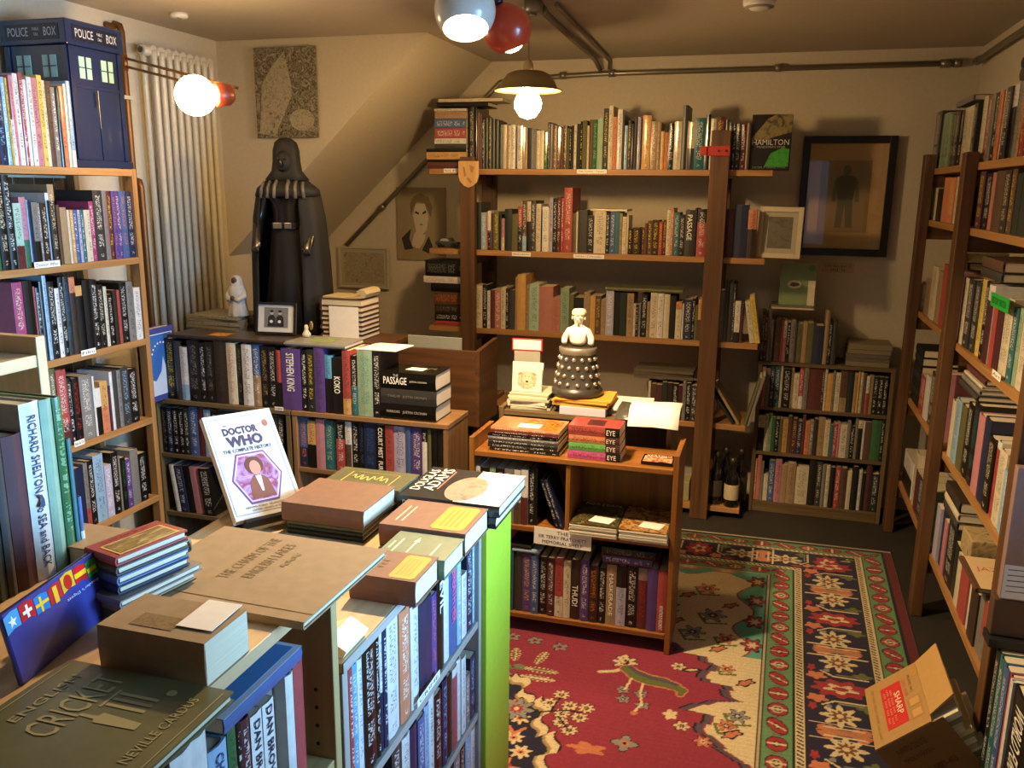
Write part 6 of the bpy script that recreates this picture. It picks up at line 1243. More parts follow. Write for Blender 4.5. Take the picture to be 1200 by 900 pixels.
gl1 = thing('arm_lamp', 'bright globe bulb lamp on a long arm in front of the radiator', 'lamp', frame(L1, x_, z_.cross(x_), z_))
Rg = .066; c0 = math.radians(150)
MB().lathe([(0, Rg)]+[(Rg*math.sin(a), Rg*math.cos(a)) for a in [c0*i/16 for i in range(1, 17)]]+[(.02, -Rg*1.02), (0, -Rg*1.02)], 32).build('bulb', bulb_m('bulb_arm_lamp', 85), gl1, world=False)
MB().lathe([(.0, -Rg*1.03), (.036, -Rg*1.0), (.04, -Rg*1.1), (.036, -Rg*1.75), (.026, -Rg*1.95), (0, -Rg*1.97)], 24).build('holder', plain('lamp_holder', '#8a3a20', .35), gl1, world=False)
arm = thing('lamp_arm', 'pair of thin brown rods carrying the lamp before the radiator', 'bracket', (-2.5, 2.98, 2.0))
pa, pb = at(146, 68, Y=2.93), L1-d1*.15+Vector((0, .01, .02))
b = MB().tube([tuple(pa), tuple(pb)], .005, 8); b.build('rod', cop, arm); b = MB().tube([tuple(pa+Vector((0, 0, -.03))), tuple(pb+Vector((-.02, 0, -.02)))], .005, 8); b.build('rod', cop, arm)
MB().tube([tuple(pa+Vector((0, 0, .012))), tuple(pa+Vector((0, 0, -.045)))], .011, 10).build('bracket_tube', cop, arm); MB().tube([tuple(pa+Vector((0, 0, -.016))), (-2.512, pa.y+.01, pa.z-.016)], .007, 8).build('wall_stub', cop, arm)
# pendant
PXY = at(619, 96, Y=3.3)
pe = thing('pendant_lamp', 'old enamel pendant lamp hanging on a cord before the top back shelf', 'lamp', (PXY.x, 3.3, PXY.z))
en = plain('enamel_shade', '#8f7c50', .35)
zr = at(619, 106, Y=3.3).z-PXY.z; zt_ = at(619, 84, Y=3.3).z-PXY.z; rr_ = (at(657, 106, Y=3.3).x-at(580, 106, Y=3.3).x)/2
prof = [(rr_, zr), (rr_*.9, zr+.006), (rr_*.84, zr+.012), (rr_*.78, zr+(zt_-zr)*.45), (rr_*.62, zr+(zt_-zr)*.85), (rr_*.45, zt_), (.02, zt_+.003)]
MB().lathe(prof+[(.02, zt_-.001)]+[(r-.002, z_-.003) for r, z_ in prof[::-1][1:]]+[prof[0]], 48).build('shade', en, pe, world=False)
MB().lathe([(0, zt_+.045), (.006, zt_+.045), (.018, zt_+.03), (.02, zt_+.003), (0, zt_+.003)], 18).build('cap', plain('pendant_cap', '#b9a878', .4), pe, world=False); MB().tube([(0, 0, zt_+.045), (0, 0, HC-PXY.z-.002)], .003, 8).build('cord', plain('cord_beige', '#9a8c68', .6), pe, world=False); MB().tube([(0, 0, HC-PXY.z-.02), (0, 0, HC-PXY.z-.001)], .03, 18).build('ceiling_rose', WHITE, pe, world=False)
bz0 = at(619, 122, Y=3.3).z-PXY.z
MB().lathe([(0, bz0-.055), (.03, bz0-.046), (.05, bz0-.015), (.052, bz0+.005), (.042, bz0+.03), (.022, bz0+.055), (.016, zt_-.004), (0, zt_-.003)], 28).build('bulb', bulb_m('bulb_pendant', 300), pe, world=False)
# ------------------------------------------------------------------ the tilted cardboard box and what it holds
th = math.radians(42)
ux = Vector((math.cos(th), 0, math.sin(th))); un = Vector((-math.sin(th), 0, math.cos(th))); uy = Vector((0, 1, 0))
Wb, Tb, Lb = .17, .18, .30
P0 = at(1026, 876, Z=.15)
yF = P0.y
bxM = frame((0, 0, 0), ux, uy, un)
E0 = Vector((P0.x+math.sin(th)*Tb, yF, .0085))
D0 = E0+un*Tb                       # near lower corner of the printed side
carton = thing('cardboard_box', 'tilted buff cardboard box with a red printed label, leaning at the side shelves', 'box', frame(E0, ux, uy, un))
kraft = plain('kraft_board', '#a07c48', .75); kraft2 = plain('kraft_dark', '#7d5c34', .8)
t_ = .004
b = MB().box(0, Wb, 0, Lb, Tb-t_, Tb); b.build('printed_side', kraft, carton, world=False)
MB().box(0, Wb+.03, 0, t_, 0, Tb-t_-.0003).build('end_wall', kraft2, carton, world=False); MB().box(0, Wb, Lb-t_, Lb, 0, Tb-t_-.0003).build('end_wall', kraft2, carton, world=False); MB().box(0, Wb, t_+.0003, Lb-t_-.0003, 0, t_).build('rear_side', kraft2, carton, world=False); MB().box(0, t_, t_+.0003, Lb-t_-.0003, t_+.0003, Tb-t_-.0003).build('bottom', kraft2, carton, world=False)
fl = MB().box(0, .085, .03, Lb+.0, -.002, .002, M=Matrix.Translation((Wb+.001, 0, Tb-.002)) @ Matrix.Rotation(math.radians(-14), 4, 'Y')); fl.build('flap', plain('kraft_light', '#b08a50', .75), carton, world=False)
# label frame on the printed side: reading direction runs towards the viewer (-y)
Lm = frame((Wb/2, Lb/2, Tb), (0, -1, 0), (1, 0, 0))
patch(carton, 'red_label', rect(-Lb*.34, Lb*.34, -Wb*.22, Wb*.16), ink('#b8201c', .6), M=Lm)
text(carton, 'SHARP', .0, Wb*.06, Lb*.36, Wb*.11, ink('#e9d3b0'), M=Lm, z=.0012)
for yy, ww in ((-.04, .5), (-.1, .56), (-.16, .5)): text(carton, 'ilIl liIil lilI liil', 0, Wb*yy, Lb*ww, Wb*.035, ink('#d98a70'), M=Lm, z=.0012)
text(carton, 'QD-40B', -Lb*.18, Wb*.215, Lb*.3, Wb*.07, ink('#b04a30'), M=Lm); text(carton, 'MODEL NO.', -Lb*.2, Wb*.32, Lb*.3, Wb*.05, ink('#6a4a28'), M=Lm)
patch(carton, 'printed_badge', oval(-Lb*.34, Wb*.42, .016, .013), ink('#a87c40', .7), M=Lm)
for xx in (.02, .2): patch(carton, 'printed_panel', rect(Lb*xx, Lb*(xx+.15), Wb*.2, Wb*.44), ink('#9a7440', .7), M=Lm); patch(carton, 'printed_panel', rect(Lb*(xx+.02), Lb*(xx+.13), Wb*.24, Wb*.4), ink('#b58a4c', .7), M=Lm, z=.0008)
text(carton, 'ill ilil lliil illil lii llil', 0, -Wb*.36, Lb*.8, Wb*.05, ink('#8a6434'), M=Lm)
Ls = frame((Wb/2, 0, Tb/2), (1, 0, 0), (0, 0, 1))
for yy, tt, ww in ((.3, 'NANTO CO LTD', .5), (.12, 'MADE IN JAPAN', .5), (-.14, 'MODEL NO.', .45)): text(carton, tt, .0, Tb*yy, Wb*ww, Tb*.1, ink('#4a321a'), M=Ls)
text(carton, 'SD-405', Wb*.3, -Tb*.14, Wb*.3, Tb*.1, ink('#4a321a'), M=Ls)
cols_b = ['#d9cfae', '#cfc394', '#8a8468', '#e0d8bc', '#bcae84', '#ddd3b0', '#9c9472', '#d6c794']
zq = t_+.003
for i in range(12):
    T_ = .008+.004*(i % 3)
    o = MB().box(t_+.004, Wb+.05+.006*((i*5) % 4), t_+.012, Lb-t_-.03-.004*(i % 3), 0, T_).build('paper_booklet', [page_material('booklet_%d' % i, cols_b[i % 8], 'z')], None, carton.matrix_basis @ Matrix.Translation((0, 0, zq)), world=False)
    tag(o, '%s booklet in the tilted box, counted from the shelf side' % ('first', 'second', 'third', 'fourth', 'fifth', 'sixth', 'seventh', 'eighth', 'ninth', 'tenth', 'eleventh', 'twelfth')[i], 'booklet', 'booklets in the tilted box'); zq += T_+.001
# large book with a note on it, standing face out on the side shelves
# things on the side shelves
zt = over('r3n', 2, 7)+.001
y0, y1 = 2.75, 3.0
t = thing('shelf_sign', 'bright green plastic shelf label with dark lettering on the side shelves', 'sign', frame((RXF-.012, at(1163, 345, X=RXF-.012).y, at(1163, 345, X=RXF-.012).z-.012), (0, -1, 0), (0, 0, 1)))
gs2 = plain('green_label', '#23a83a', .3); MB().box(0, .21, -.02, .02, 0, .003, .001).build('plate', gs2, t, world=False); text(t, 'HISTORY BRITISH', .1, 0, .17, .02, ink('#0f5a1e'), z=.0034)
ly = RXF+.004
def side_flat(lb, ya, yb, z, T, cl, name='book', cat='book', xin=0, **k): return flat(lb, RXF+.006+xin, RXF+.006+xin+.15, ya, yb, z, T, cl, spine='-x', name=name, cat=cat, **k)
z_ = over('r1n', 3, 9)+.001
side_flat('grey brown thick book lying over the top side shelf books', 2.78, 3.02, z_, .035, 'dk', tit=''); side_flat('black book lying topmost on the top side shelf', 2.76, 3.02, z_+.036, .03, 'k')
z_ = over('r1', 1, 5)+.001
side_flat('grey book lying across the green glossy books at the top shelf corner', 3.66, 3.98, z_, .022, 'gy')
z_ = over('r3n', 0, 5)+.001
for i, (T, cl, ll) in enumerate(((.03, 'dk', 'dark grey flat book over the third side shelf row'), (.035, 'br', 'brown flat box file topmost over the third side shelf row'))): side_flat(ll, 3.0, 3.28, z_, T, cl, rough=.7, xin=.02); z_ += T+.001
z_ = over('r3', 3, 9)+.001
side_flat('dark brown flat book over the third side shelf row beyond the post', 3.5, 3.78, z_, .03, 'db', rough=.7, xin=.02); side_flat('cream flat packet topmost beyond the post on the third side shelf', 3.48, 3.6, z_+.031, .035, 'c', rough=.7)
z_ = RZ[3]+.001
for i in range(7):
    side_flat('%s dark album in the pile at the far end of the fourth side shelf' % ('lowest', 'second', 'third', 'fourth', 'fifth', 'sixth', 'topmost')[i], 4.075+.004*(i % 2), 4.265, z_, .036, ('k', 'dg', 'k', 'n', 'k', 'dg', 'k')[i], rough=.6, group='dark albums on the fourth side shelf'); z_ += .0375
z_ = topz('r4n', 3.02, 3.3, 1)
for i, (cl, T) in enumerate((('dk', .02), ('gy', .018), ('c', .012), ('dr', .02), ('br', .014), ('dk', .024))): side_flat('%s old flat book on the fourth side shelf row beside the post' % ('lowest', 'second', 'third', 'fourth', 'fifth', 'topmost')[i], 3.02, 3.3, z_, T, cl, rough=.75, xin=.0+.006*i, group='old flat books beside the near post'); z_ += T+.001
z_ = topz('r5n', 3.06, 3.3, 1)
for i, (cl, T) in enumerate((('dk', .03), ('c', .03), ('db', .04))): side_flat('%s flat book lying over the bottom side shelf row' % ('lowest', 'middle', 'topmost')[i], 3.06, 3.3, z_, T, cl, rough=.7, group='flat books over the bottom side shelf'); z_ += T+.001
z_ = topz('r5n', 2.86, 3.0, 1)
tag(MB().box(RXF+.012, RXF+.16, 2.86, 3.0, z_, z_+.08, .004).build('stone_block', pattern('stone_print', ['#5a4c34', '#a8946a', '#7d6a48'], 22, rough=.8), None, Matrix.Translation((.74, 2.93, z_))), 'mottled buff block on the bottom side shelf books', 'block')
z_ = topz('r5n', 2.6, 2.84, 1)
s = side_flat('brown and cream record sleeve lying near the bottom side shelf front', 2.6, 2.84, z_, .016, 'br', rough=.4, xin=-.03); on_cover(s, 'patch', 'cream_cover', rect(-s['d']*.4, s['d']*.5, -s['h']*.5, s['h']*.5), ink('#cdb48c')); on_cover(s, 'text', 'JAZZ', 0, s['h']*.1, s['d']*.6, s['h']*.16, ink('#b8623a')); on_cover(s, 'patch', 'pink_print', oval(s['d']*.1, -s['h']*.32, s['d']*.25, s['h']*.12), ink('#c0605a'), z=.0008)
yA = 2.25; xA = at(1186, 600, Y=yA).x; zA0 = at(1190, 704, Y=yA).z; zA1 = at(1192, 548, Y=yA).z; hgt = zA1-zA0
pb = thing('art_book', 'large mauve art book with a white handwritten note, standing face out by the side shelves', 'book', frame((xA, yA, zA0), (1, 0, 0), (0, 0, 1)))
MB().box(0, .22, 0, hgt, -.03, 0, .002).build('cover', plain('mauve_cover', '#8a7270', .4), pb, world=False); MB().box(.004, .2205, .003, hgt-.003, -.027, -.003).build('page_block', PAGE, pb, world=False)
patch(pb, 'printed_flower', [(.05, hgt*.4), (.09, hgt*.55), (.07, hgt*.8), (.12, hgt*.9), (.2, hgt*.7), (.2, hgt*.45), (.12, hgt*.36)], pattern('mauve_print', ['#5a4468', '#a86a6a', '#7d5a74'], 20, rough=.4)); patch(pb, 'paper_note', rect(.002, .09, .004, hgt*.27), ink('#d9d9e2', .7), z=.0012)
for i in range(5): patch(pb, 'handwriting', [(.01, hgt*(.23-i*.042)), (.075, hgt*(.235-i*.042)), (.075, hgt*(.242-i*.042)), (.01, hgt*(.237-i*.042))], ink('#5a5a78', .7), z=.0016)
tag(MB().box(xA-.01, .85, yA, yA+.045, zA0-.1, zA0-.002, .003).build('box_file', plain('brown_box', '#4a3426', .6), None, Matrix.Translation((.7, 2.26, zA0-.1))), 'brown box file carrying the mauve art book', 'box file') 
tag(MB().box(xA-.015, .85, yA-.02, yA+.045, zA0-.125, zA0-.101, .002).build('book', plain('black_cover', '#1a1815', .5), None, Matrix.Translation((.7, 2.24, zA0-.125))), 'black flat book under the brown box file near the rug', 'book')
# ------------------------------------------------------------------ paper shelf labels
def edge_label(lb, ptA, ptB, plane, axis, txt, hh=.02):
    kw = {axis: plane}; a, c = at(*ptA, **kw), at(*ptB, **kw)
    d = (c-a); d.z = 0; L_ = d.length; zc_ = (a.z+c.z)/2
    t = thing('shelf_label', lb, 'label', frame((a.x, a.y, zc_-hh/2), d, (0, 0, 1)))
    MB().box(0, L_, 0, hh, 0, .001).build('paper', PAPER, t, world=False); text(t, txt, L_/2, hh/2, L_*.85, hh*.5, ink('#2a2622'), z=.0014)
SFp = SF-.0012
edge_label('white paper label under the top back shelf books, beside the pendant glow', (676, 201), (711, 201), SFp, 'Y', 'Film, Comics / Classics'); edge_label('small white label at the end of the top shelf beside the wooden shield', (520, 200), (536, 200), SFp, 'Y', 'Sci Fi'); edge_label('white label on the second back shelf under the maroon books', (600, 297.5), (622, 298.5), SFp, 'Y', 'Black Library'); edge_label('white label on the second back shelf under the cream and blue books', (672, 300), (708, 301.5), SFp, 'Y', 'Fantasy / Collectables')
edge_label('white label on the shelf edge under the radiator-side science fiction', (40, 311.5), (70, 308), LXF+.0012, 'X', 'Doctor Who'); edge_label('white label on the third radiator-side shelf edge', (95, 414), (112, 411), LXF+.0012, 'X', 'Film'); edge_label('white label on the fourth radiator-side shelf edge under the black books', (87, 521), (99, 517), LXF+.0012, 'X', 'Film & TV'); edge_label('pale label on the grey-edged bookcase shelf', (489, 826), (515, 788), NX+.0012, 'X', 'CRIME', .016); edge_label('small cream label on the third side shelf edge', (1163, 437), (1173, 443), RXF-.0012, 'X', 'Art')
edge_label('small label under the purple lettered book on the low case', (322, 478.5), (332, 479.5), MY-.003, 'Y', 'HORROR', .014)
# ------------------------------------------------------------------ the patterned rug
def hexl(h): return np.array(lin(h))
def rug():
    rng = np.random.default_rng(3)
    RO = np.array([.620, 4.012]); th_ = math.radians(1.0)
    vx = np.array([-math.cos(th_), -math.sin(th_)]); vy = np.array([-math.sin(th_)*-1*0-math.sin(th_)*0, -1.0]); vy = np.array([-math.sin(th_)*-1, -math.cos(th_)])*np.array([-1, 1])
    a = np.linspace(0, 1.69, 423); b = np.concatenate([np.linspace(0, 2.15, 540), np.linspace(2.165, 4.05, 126)])
    A, B = np.meshgrid(a, b); na, nb = len(a), len(b)
    col = np.empty(A.shape+(3,)); red = hexl('#9a2140'); col[:] = red
    CRM, GRN, TEA, NAV, SAL, DRK, CR2, GY, PUR, OLV = map(hexl, ('#dcc695', '#64925f', '#56a68f', '#25223c', '#cf7448', '#1c191b', '#a81f2c', '#8d8a86', '#5b4a5c', '#66702f'))
    def put(mask, c): col[mask] = c
    Bm = np.where(B > 2.05, 4.1-B, B)
    # corner spandrels, stepped
    pb_ = [.3, .39, .5, .65, .8, .95, 1.1, 1.163, 1.166, 1.21, 1.22, 1.29, 1.33, 1.335, 1.40, 1.415, 1.44, 1.51, 1.515, 1.6, 1.62, 1.68, 1.72, 1.85, 2.2]
    pa_ = [1.5, 1.4, 1.25, 1.16, 1.04, .97, .87, .82, .74, .73, .706, .73, .73, .66, .64, .615, .70, .767, .70, .71, .70, .646, .59, .53, .53]
    bd = np.interp(Bm, pb_, pa_)+.008*np.sign(np.sin(Bm*60))
    sp = A < bd; put(sp, CRM)
    put(sp & (A > bd-.03), PUR); put(sp & (A > bd-.008), DRK); put(sp & (A < bd-.03) & (A > bd-.036), CR2)
    te = sp & (((A < .60+.035*np.sin(Bm*22)) & (Bm < 1.13)) | ((Bm < .47+.03*np.sin(A*24)) & (A < 1.2))); put(te, TEA)
    edge_ = sp & (A > .60+.035*np.sin(Bm*22)) & (A < .608+.035*np.sin(Bm*22)) & (Bm < 1.13) & (Bm > .45); put(edge_, CR2)
    def oval_(a0, b0, ra, rb, c, rot=0, wob=0, n=8, ph=0):
        x, y = A-a0, B-b0; u, v = x*math.cos(rot)+y*math.sin(rot), -x*math.sin(rot)+y*math.cos(rot)
        u, v = u/ra, v/rb; r = np.hypot(u, v); t = np.arctan2(v, u); m = r < 1+wob*np.cos(n*t+ph); put(m, c); return m
    def flower(a0, b0, r, c1, c2, c3, n=8):
        oval_(a0, b0, r*1.12, r*1.12, DRK, wob=.3, n=n); oval_(a0, b0, r, r, c1, wob=.3, n=n); oval_(a0, b0, r*.45, r*.45, c2, wob=.25, n=n); oval_(a0, b0, r*.2, r*.2, c3)
    def line(pts, wd, c):
        for (a0, b0), (a1, b1) in zip(pts, pts[1:]):
            dx, dy = a1-a0, b1-b0; L2_ = dx*dx+dy*dy+1e-9; t = np.clip(((A-a0)*dx+(B-b0)*dy)/L2_, 0, 1); put(np.hypot(A-a0-t*dx, B-b0-t*dy) < wd, c)
    def leaf(a0, b0, L_, rot, c=OLV, c2=CRM):
        x, y = A-a0, B-b0; u, v = x*math.cos(rot)+y*math.sin(rot), -x*math.sin(rot)+y*math.cos(rot)
        wv = .018*np.sqrt(np.clip(u/L_*(1-u/L_)*4, 0, 1))*(.7+.3*np.sign(np.sin(u*420)))
        m = (u > 0) & (u < L_) & (np.abs(v) < wv); put(m, c2); put((u > 0) & (u < L_) & (np.abs(v) < wv*.6), c); put((u > 0) & (u < L_) & (np.abs(v) < .0025), c2)
    # creamy spandrel motifs
    for a0, b0, r in ((.76, .62, .05), (.95, .55, .06), (.72, .85, .055), (.9, .8, .05), (.66, 1.02, .04), (.78, 1.0, .05), (1.1, .5, .05), (.64, 1.23, .03), (.59, 1.5, .04), (.62, 1.56, .035)):
        flower(a0, b0, r*.7, SAL if rng.random() < .4 else GY, DRK, CRM, 6); line([(a0+r, b0), (a0+.02, b0+r*1.3), (a0-r, b0+r)], .005, OLV)
    for a0, b0 in ((.66, .75), (.68, 1.1), (.575, 1.3), (.83, .7), (.85, .93), (.6, 1.6)): oval_(a0, b0, .035, .018, DRK, .7, .2, 5); oval_(a0, b0, .027, .012, SAL, .7, .2, 5)
    for b0 in (.50, .68, .86, 1.04): oval_(.565, b0, .036, .045, DRK, 0, .25, 6); oval_(.565, b0, .029, .037, CR2, 0, .25, 6); oval_(.565, b0, .016, .02, CRM, 0, .3, 6)
    for a0 in (.7, .86, 1.02): oval_(a0, .425, .05, .022, SAL, 0, .25, 6); oval_(a0, .425, .03, .012, CRM, 0, .3, 6)
    # central medallion
    ca, cb = 1.45, 2.05
    x, y = (A-ca)/.375, (B-cb)/.6; r = np.hypot(x, y); t = np.arctan2(y, x); rr = r/(1+.035*np.sign(np.sin(18*t))+.02*np.sin(36*t))
    put(rr < 1.03, DRK); put(rr < 1.015, CRM); put(rr < .955, hexl('#a58a5a')); put(rr < .93, NAV)
    for a0, b0, c1 in ((1.36, 1.60, CR2), (1.28, 1.64, SAL), (1.23, 1.70, CRM), (1.42, 1.72, SAL), (1.33, 1.76, CRM), (1.22, 1.80, CRM), (1.18, 1.86, CRM), (1.2, 1.95, CR2), (1.44, 1.88, CRM), (1.3, 1.9, SAL)): flower(a0, b0, .026, c1, SAL, DRK, 7)
    oval_(1.4, 1.83, .11, .09, CRM, .3, .22, 9); oval_(1.4, 1.83, .07, .06, GRN, .3, .3, 9); oval_(1.4, 1.83, .03, .03, SAL)
    for a0, b0, an in ((1.3, 1.7, .8), (1.25, 1.75, 2.2), (1.38, 1.66, .2), (1.2, 1.9, 1.4)): line([(a0, b0), (a0+.04*math.cos(an), b0+.04*math.sin(an)), (a0+.05*math.cos(an+1), b0+.05*math.sin(an+1))], .006, SAL)
    flower(1.255, 1.655, .045, GY, CR2, CRM, 8)
    flower(1.40, 1.47, .055, GY, SAL, DRK, 10)
    # loose sprays on the red ground
    for a0, b0 in ((1.139, 1.543), (1.163, 1.596), (1.099, 1.595), (1.046, 1.593), (1.112, 1.642), (1.056, 1.647), (1.105, 1.687), (1.071, 1.719)): flower(a0, b0, .021, CRM, DRK, SAL, 8)
    line([(1.2, 1.66), (1.15, 1.64), (1.1, 1.62), (1.05, 1.62)], .0035, DRK); line([(1.15, 1.64), (1.139, 1.56)], .0035, DRK); line([(1.12, 1.66), (1.08, 1.71)], .0035, DRK)
    for a0, b0 in ((1.4, 1.228), (1.317, 1.232), (1.22, 1.25)): flower(a0, b0, .022, GY, CR2, DRK, 5)
    leaf(1.345, 1.385, .085, -1.35); leaf(1.27, 1.385, .09, -1.75); leaf(1.30, 1.42, .12, PI-.0); leaf(1.30, 1.47, .12, PI+.0)
    line([(1.42, 1.44), (1.30, 1.43)], .003, GRN); oval_(1.32, 1.415, .02, .012, GRN); oval_(1.36, 1.425, .015, .012, GRN)
    flower(.98, 1.286, .034, CRM, DRK, SAL, 8); line([(.985, 1.24), (1.0, 1.26), (.985, 1.29)], .005, CRM); line([(.97, 1.32), (1.0, 1.35), (1.05, 1.37)], .008, CRM)
    dp = [(.965, 1.325), (.93, 1.355), (.885, 1.372), (.84, 1.376), (.80, 1.388), (.772, 1.405), (.775, 1.43)]
    for k_, (p0_, p1_) in enumerate(zip(dp, dp[1:])): line([p0_, p1_], (.024, .03, .03, .024, .018, .012)[k_]+.004, SAL); 
    for k_, (p0_, p1_) in enumerate(zip(dp, dp[1:])): line([p0_, p1_], (.022, .028, .028, .022, .016, .01)[k_], OLV)
    for k_ in (0, 1, 2, 3): line([(dp[k_][0]-.01, dp[k_][1]-.012), (dp[k_+1][0]-.005, dp[k_+1][1]-.012)], .009, PUR)
    for a0, b0 in ((.956, 1.456), (.946, 1.509), (.897, 1.462), (.882, 1.525)): flower(a0, b0, .018, GY, DRK, CRM, 5)
    line([(.94, 1.38), (.95, 1.45)], .004, CRM); line([(.9, 1.4), (.9, 1.45), (.885, 1.52), (.9, 1.57)], .004, CRM); oval_(.9, 1.575, .012, .01, SAL)
    flower(.9, 1.735, .03, GY, SAL, DRK, 4); oval_(1.0, 1.79, .05, .025, SAL, 0, .25, 5); flower(.80, 1.26, .02, CRM, OLV, DRK, 6); oval_(.79, 1.55, .02, .025, CRM, 0, .25, 5); flower(.75, 1.6, .02, CRM, DRK, SAL, 6); flower(.68, 1.66, .022, SAL, CRM, DRK, 6); oval_(.755, 1.27, .03, .012, DRK, .4); oval_(.755, 1.27, .02, .006, CRM, .4)
    # borders
    da, db = A, B/.78
    m = np.minimum(da, db); right_ = da <= db; s_ = np.where(right_, B, A*.9)
    bm2 = m < .53; put(bm2, DRK)
    def band(lo, hi, c): q = (m >= lo) & (m < hi); put(q, c); return q
    def dashes(lo, hi, c1, c2):
        q = band(lo, hi, c1); ph = (s_+(m-lo)*.6) % .019; put(q & (ph < .0085) & (m > lo+.005) & (m < hi-.005), c2)
    def greenb(lo, hi):
        band(lo, hi, GRN); c_ = (lo+hi)/2; P = .092; k_ = np.floor(s_/P); u = (s_-k_*P-P/2); v = m-c_; e_ = (k_ % 3)
        q = (m >= lo) & (m < hi)
        sk = np.where(e_ == 1, .55, 0)
        rr_ = np.hypot((u+sk*v)/.034, v/.030); put(q & (rr_ < 1.12), DRK); put(q & (rr_ < 1), np.array(CR2)); put(q & (rr_ < .62) & (e_ == 0), CRM*.8); put(q & (rr_ < .4), DRK); put(q & (rr_ < .22), CRM)
        put(q & (np.abs(u) > .043) & (np.abs(v) < .016), CR2*.8); put(q & (np.abs(u+sk*v*1.2) < .003) & (rr_ < .9), CRM)
    greenb(.044, .132); dashes(.136, .162, CRM, DRK)
    band(.166, .385, NAV); dashes(.389, .42, CRM, DRK); greenb(.427, .515); band(.519, .527, CRM*.7)
    # main navy border: cream stars, red palmettes, salmon tulips and bracket lines
    q0 = (m >= .168) & (m < .383); P = .50
    k_ = np.floor(s_/P); u = s_-k_*P-P/2; v = m-.275
    def mot(u0, v0, ra, rb, c, wob=0, n=8, cond=None):
        x, y = (u-u0)/ra, (v-v0)/rb; r_ = np.hypot(x, y); t_ = np.arctan2(y, x); put(q0 & (r_ < 1+wob*np.cos(n*t_)), c)
    def seg(u0, v0, u1, v1, wd, c):
        dx, dy = u1-u0, v1-v0; t_ = np.clip(((u-u0)*dx+(v-v0)*dy)/(dx*dx+dy*dy), 0, 1); put(q0 & (np.hypot(u-u0-t_*dx, v-v0-t_*dy) < wd), c)
    mot(.16, .01, .048, .048, CRM, .32, 8); mot(.16, .01, .026, .026, hexl('#7d4a1c'), .3, 8); mot(.16, .01, .011, .011, CRM)
    mot(-.17, .0, .048, .048, CRM, .32, 8); mot(-.17, .0, .026, .026, hexl('#7d4a1c'), .3, 8); mot(-.17, .0, .011, .011, CRM)
    mot(0, .0, .05, .085, CR2, .14, 9); mot(0, .0, .024, .045, CRM, .3, 5); mot(0, 0, .012, .026, CR2)
    for sg_ in (-1, 1):
        seg(sg_*.075, -.09, sg_*.075, .02, .0035, CRM); seg(sg_*.075, .02, sg_*.105, .06, .0035, CRM); seg(sg_*.088, -.09, sg_*.088, .01, .0025, GY)
        mot(sg_*.07, .075, .022, .03, SAL, .2, 5); mot(sg_*.235, -.05, .02, .028, SAL, .15, 3); mot(sg_*.235, .05, .02, .028, SAL, .15, 3); mot(sg_*.1, -.075, .018, .026, OLV, .3, 4)
        seg(sg_*.21, -.1, sg_*.21, .1, .003, CRM); mot(sg_*.245, 0, .008, .085, hexl('#c07a4a')); mot(sg_*.228, 0, .004, .07, CRM); mot(sg_*.12, .09, .02, .012, CR2, .2, 5); mot(sg_*.11, .04, .01, .01, GY)
    # edges, fringe and wear
    put((A < .040), hexl('#6d1420')); put((A > .036) & (A < .045), DRK)
    put((B < .012) & (A > .0), CRM*(.5+.3*rng.random()))
    n1 = rng.normal(1, .075, A.shape)[..., None]; ab_ = (1+.05*np.sin(B*310+rng.normal(0, .4, A.shape)))[..., None]
    wear = 1+.1*np.sin(A*5+1)*np.sin(B*4)
    lum = col.mean(-1, keepdims=True); col2 = np.clip((col*.85+lum*.15)*.78*n1*ab_*wear[..., None], 0, 1)
    X = RO[0]+vx[0]*A+vy[0]*B; Y = RO[1]+vx[1]*A+vy[1]*B
    Z = .0048+.0006*np.sin(A*9+B*7)*np.sin(B*5)
    V = np.stack([X, Y, Z], -1).reshape(-1, 3)
    i = np.arange(nb*na).reshape(nb, na); f = np.stack([i[:-1, :-1], i[:-1, 1:], i[1:, 1:], i[1:, :-1]], -1).reshape(-1, 4)
    # skirt: the rug's edge down to the floor
    ring = np.concatenate([i[0, :], i[1:, -1], i[-1, -2::-1], i[-2:0:-1, 0]]); n0 = len(V); Vb = V[ring].copy(); Vb[:, 2] = .0008; V = np.concatenate([V, Vb]); nr = len(ring); j = np.arange(nr); jn = (j+1) % nr
    f = np.concatenate([f, np.stack([ring[j], n0+j, n0+jn, ring[jn]], -1)])
    me = bpy.data.meshes.new('rug'); me.vertices.add(len(V)); me.vertices.foreach_set('co', V.astype(np.float32).ravel())
    me.loops.add(f.size); me.loops.foreach_set('vertex_index', f.astype(np.int32).ravel()); me.polygons.add(len(f)); me.polygons.foreach_set('loop_start', np.arange(0, f.size, 4, dtype=np.int32)); me.update(calc_edges=True); me.validate()
    cc = np.concatenate([col2.reshape(-1, 3), np.tile(hexl('#6d1420'), (nr, 1))]); cc = np.concatenate([cc, np.ones((len(cc), 1))], 1)
    at_ = me.attributes.new('weave', 'FLOAT_COLOR', 'POINT'); at_.data.foreach_set('color', cc.astype(np.float32).ravel())
    mt, nt, b = nodes('wool_pile'); an = nt.nodes.new('ShaderNodeAttribute'); an.attribute_name = 'weave'
    n = nt.nodes.new('ShaderNodeTexNoise'); n.inputs['Scale'].default_value = 420; n.inputs['Detail'].default_value = 3; tc = nt.nodes.new('ShaderNodeTexCoord'); nt.links.new(tc.outputs['Object'], n.inputs['Vector'])
    bp = nt.nodes.new('ShaderNodeBump'); bp.inputs['Strength'].default_value = .5; bp.inputs['Distance'].default_value = .002; nt.links.new(n.outputs['Fac'], bp.inputs['Height']); nt.links.new(bp.outputs['Normal'], b.inputs['Normal'])
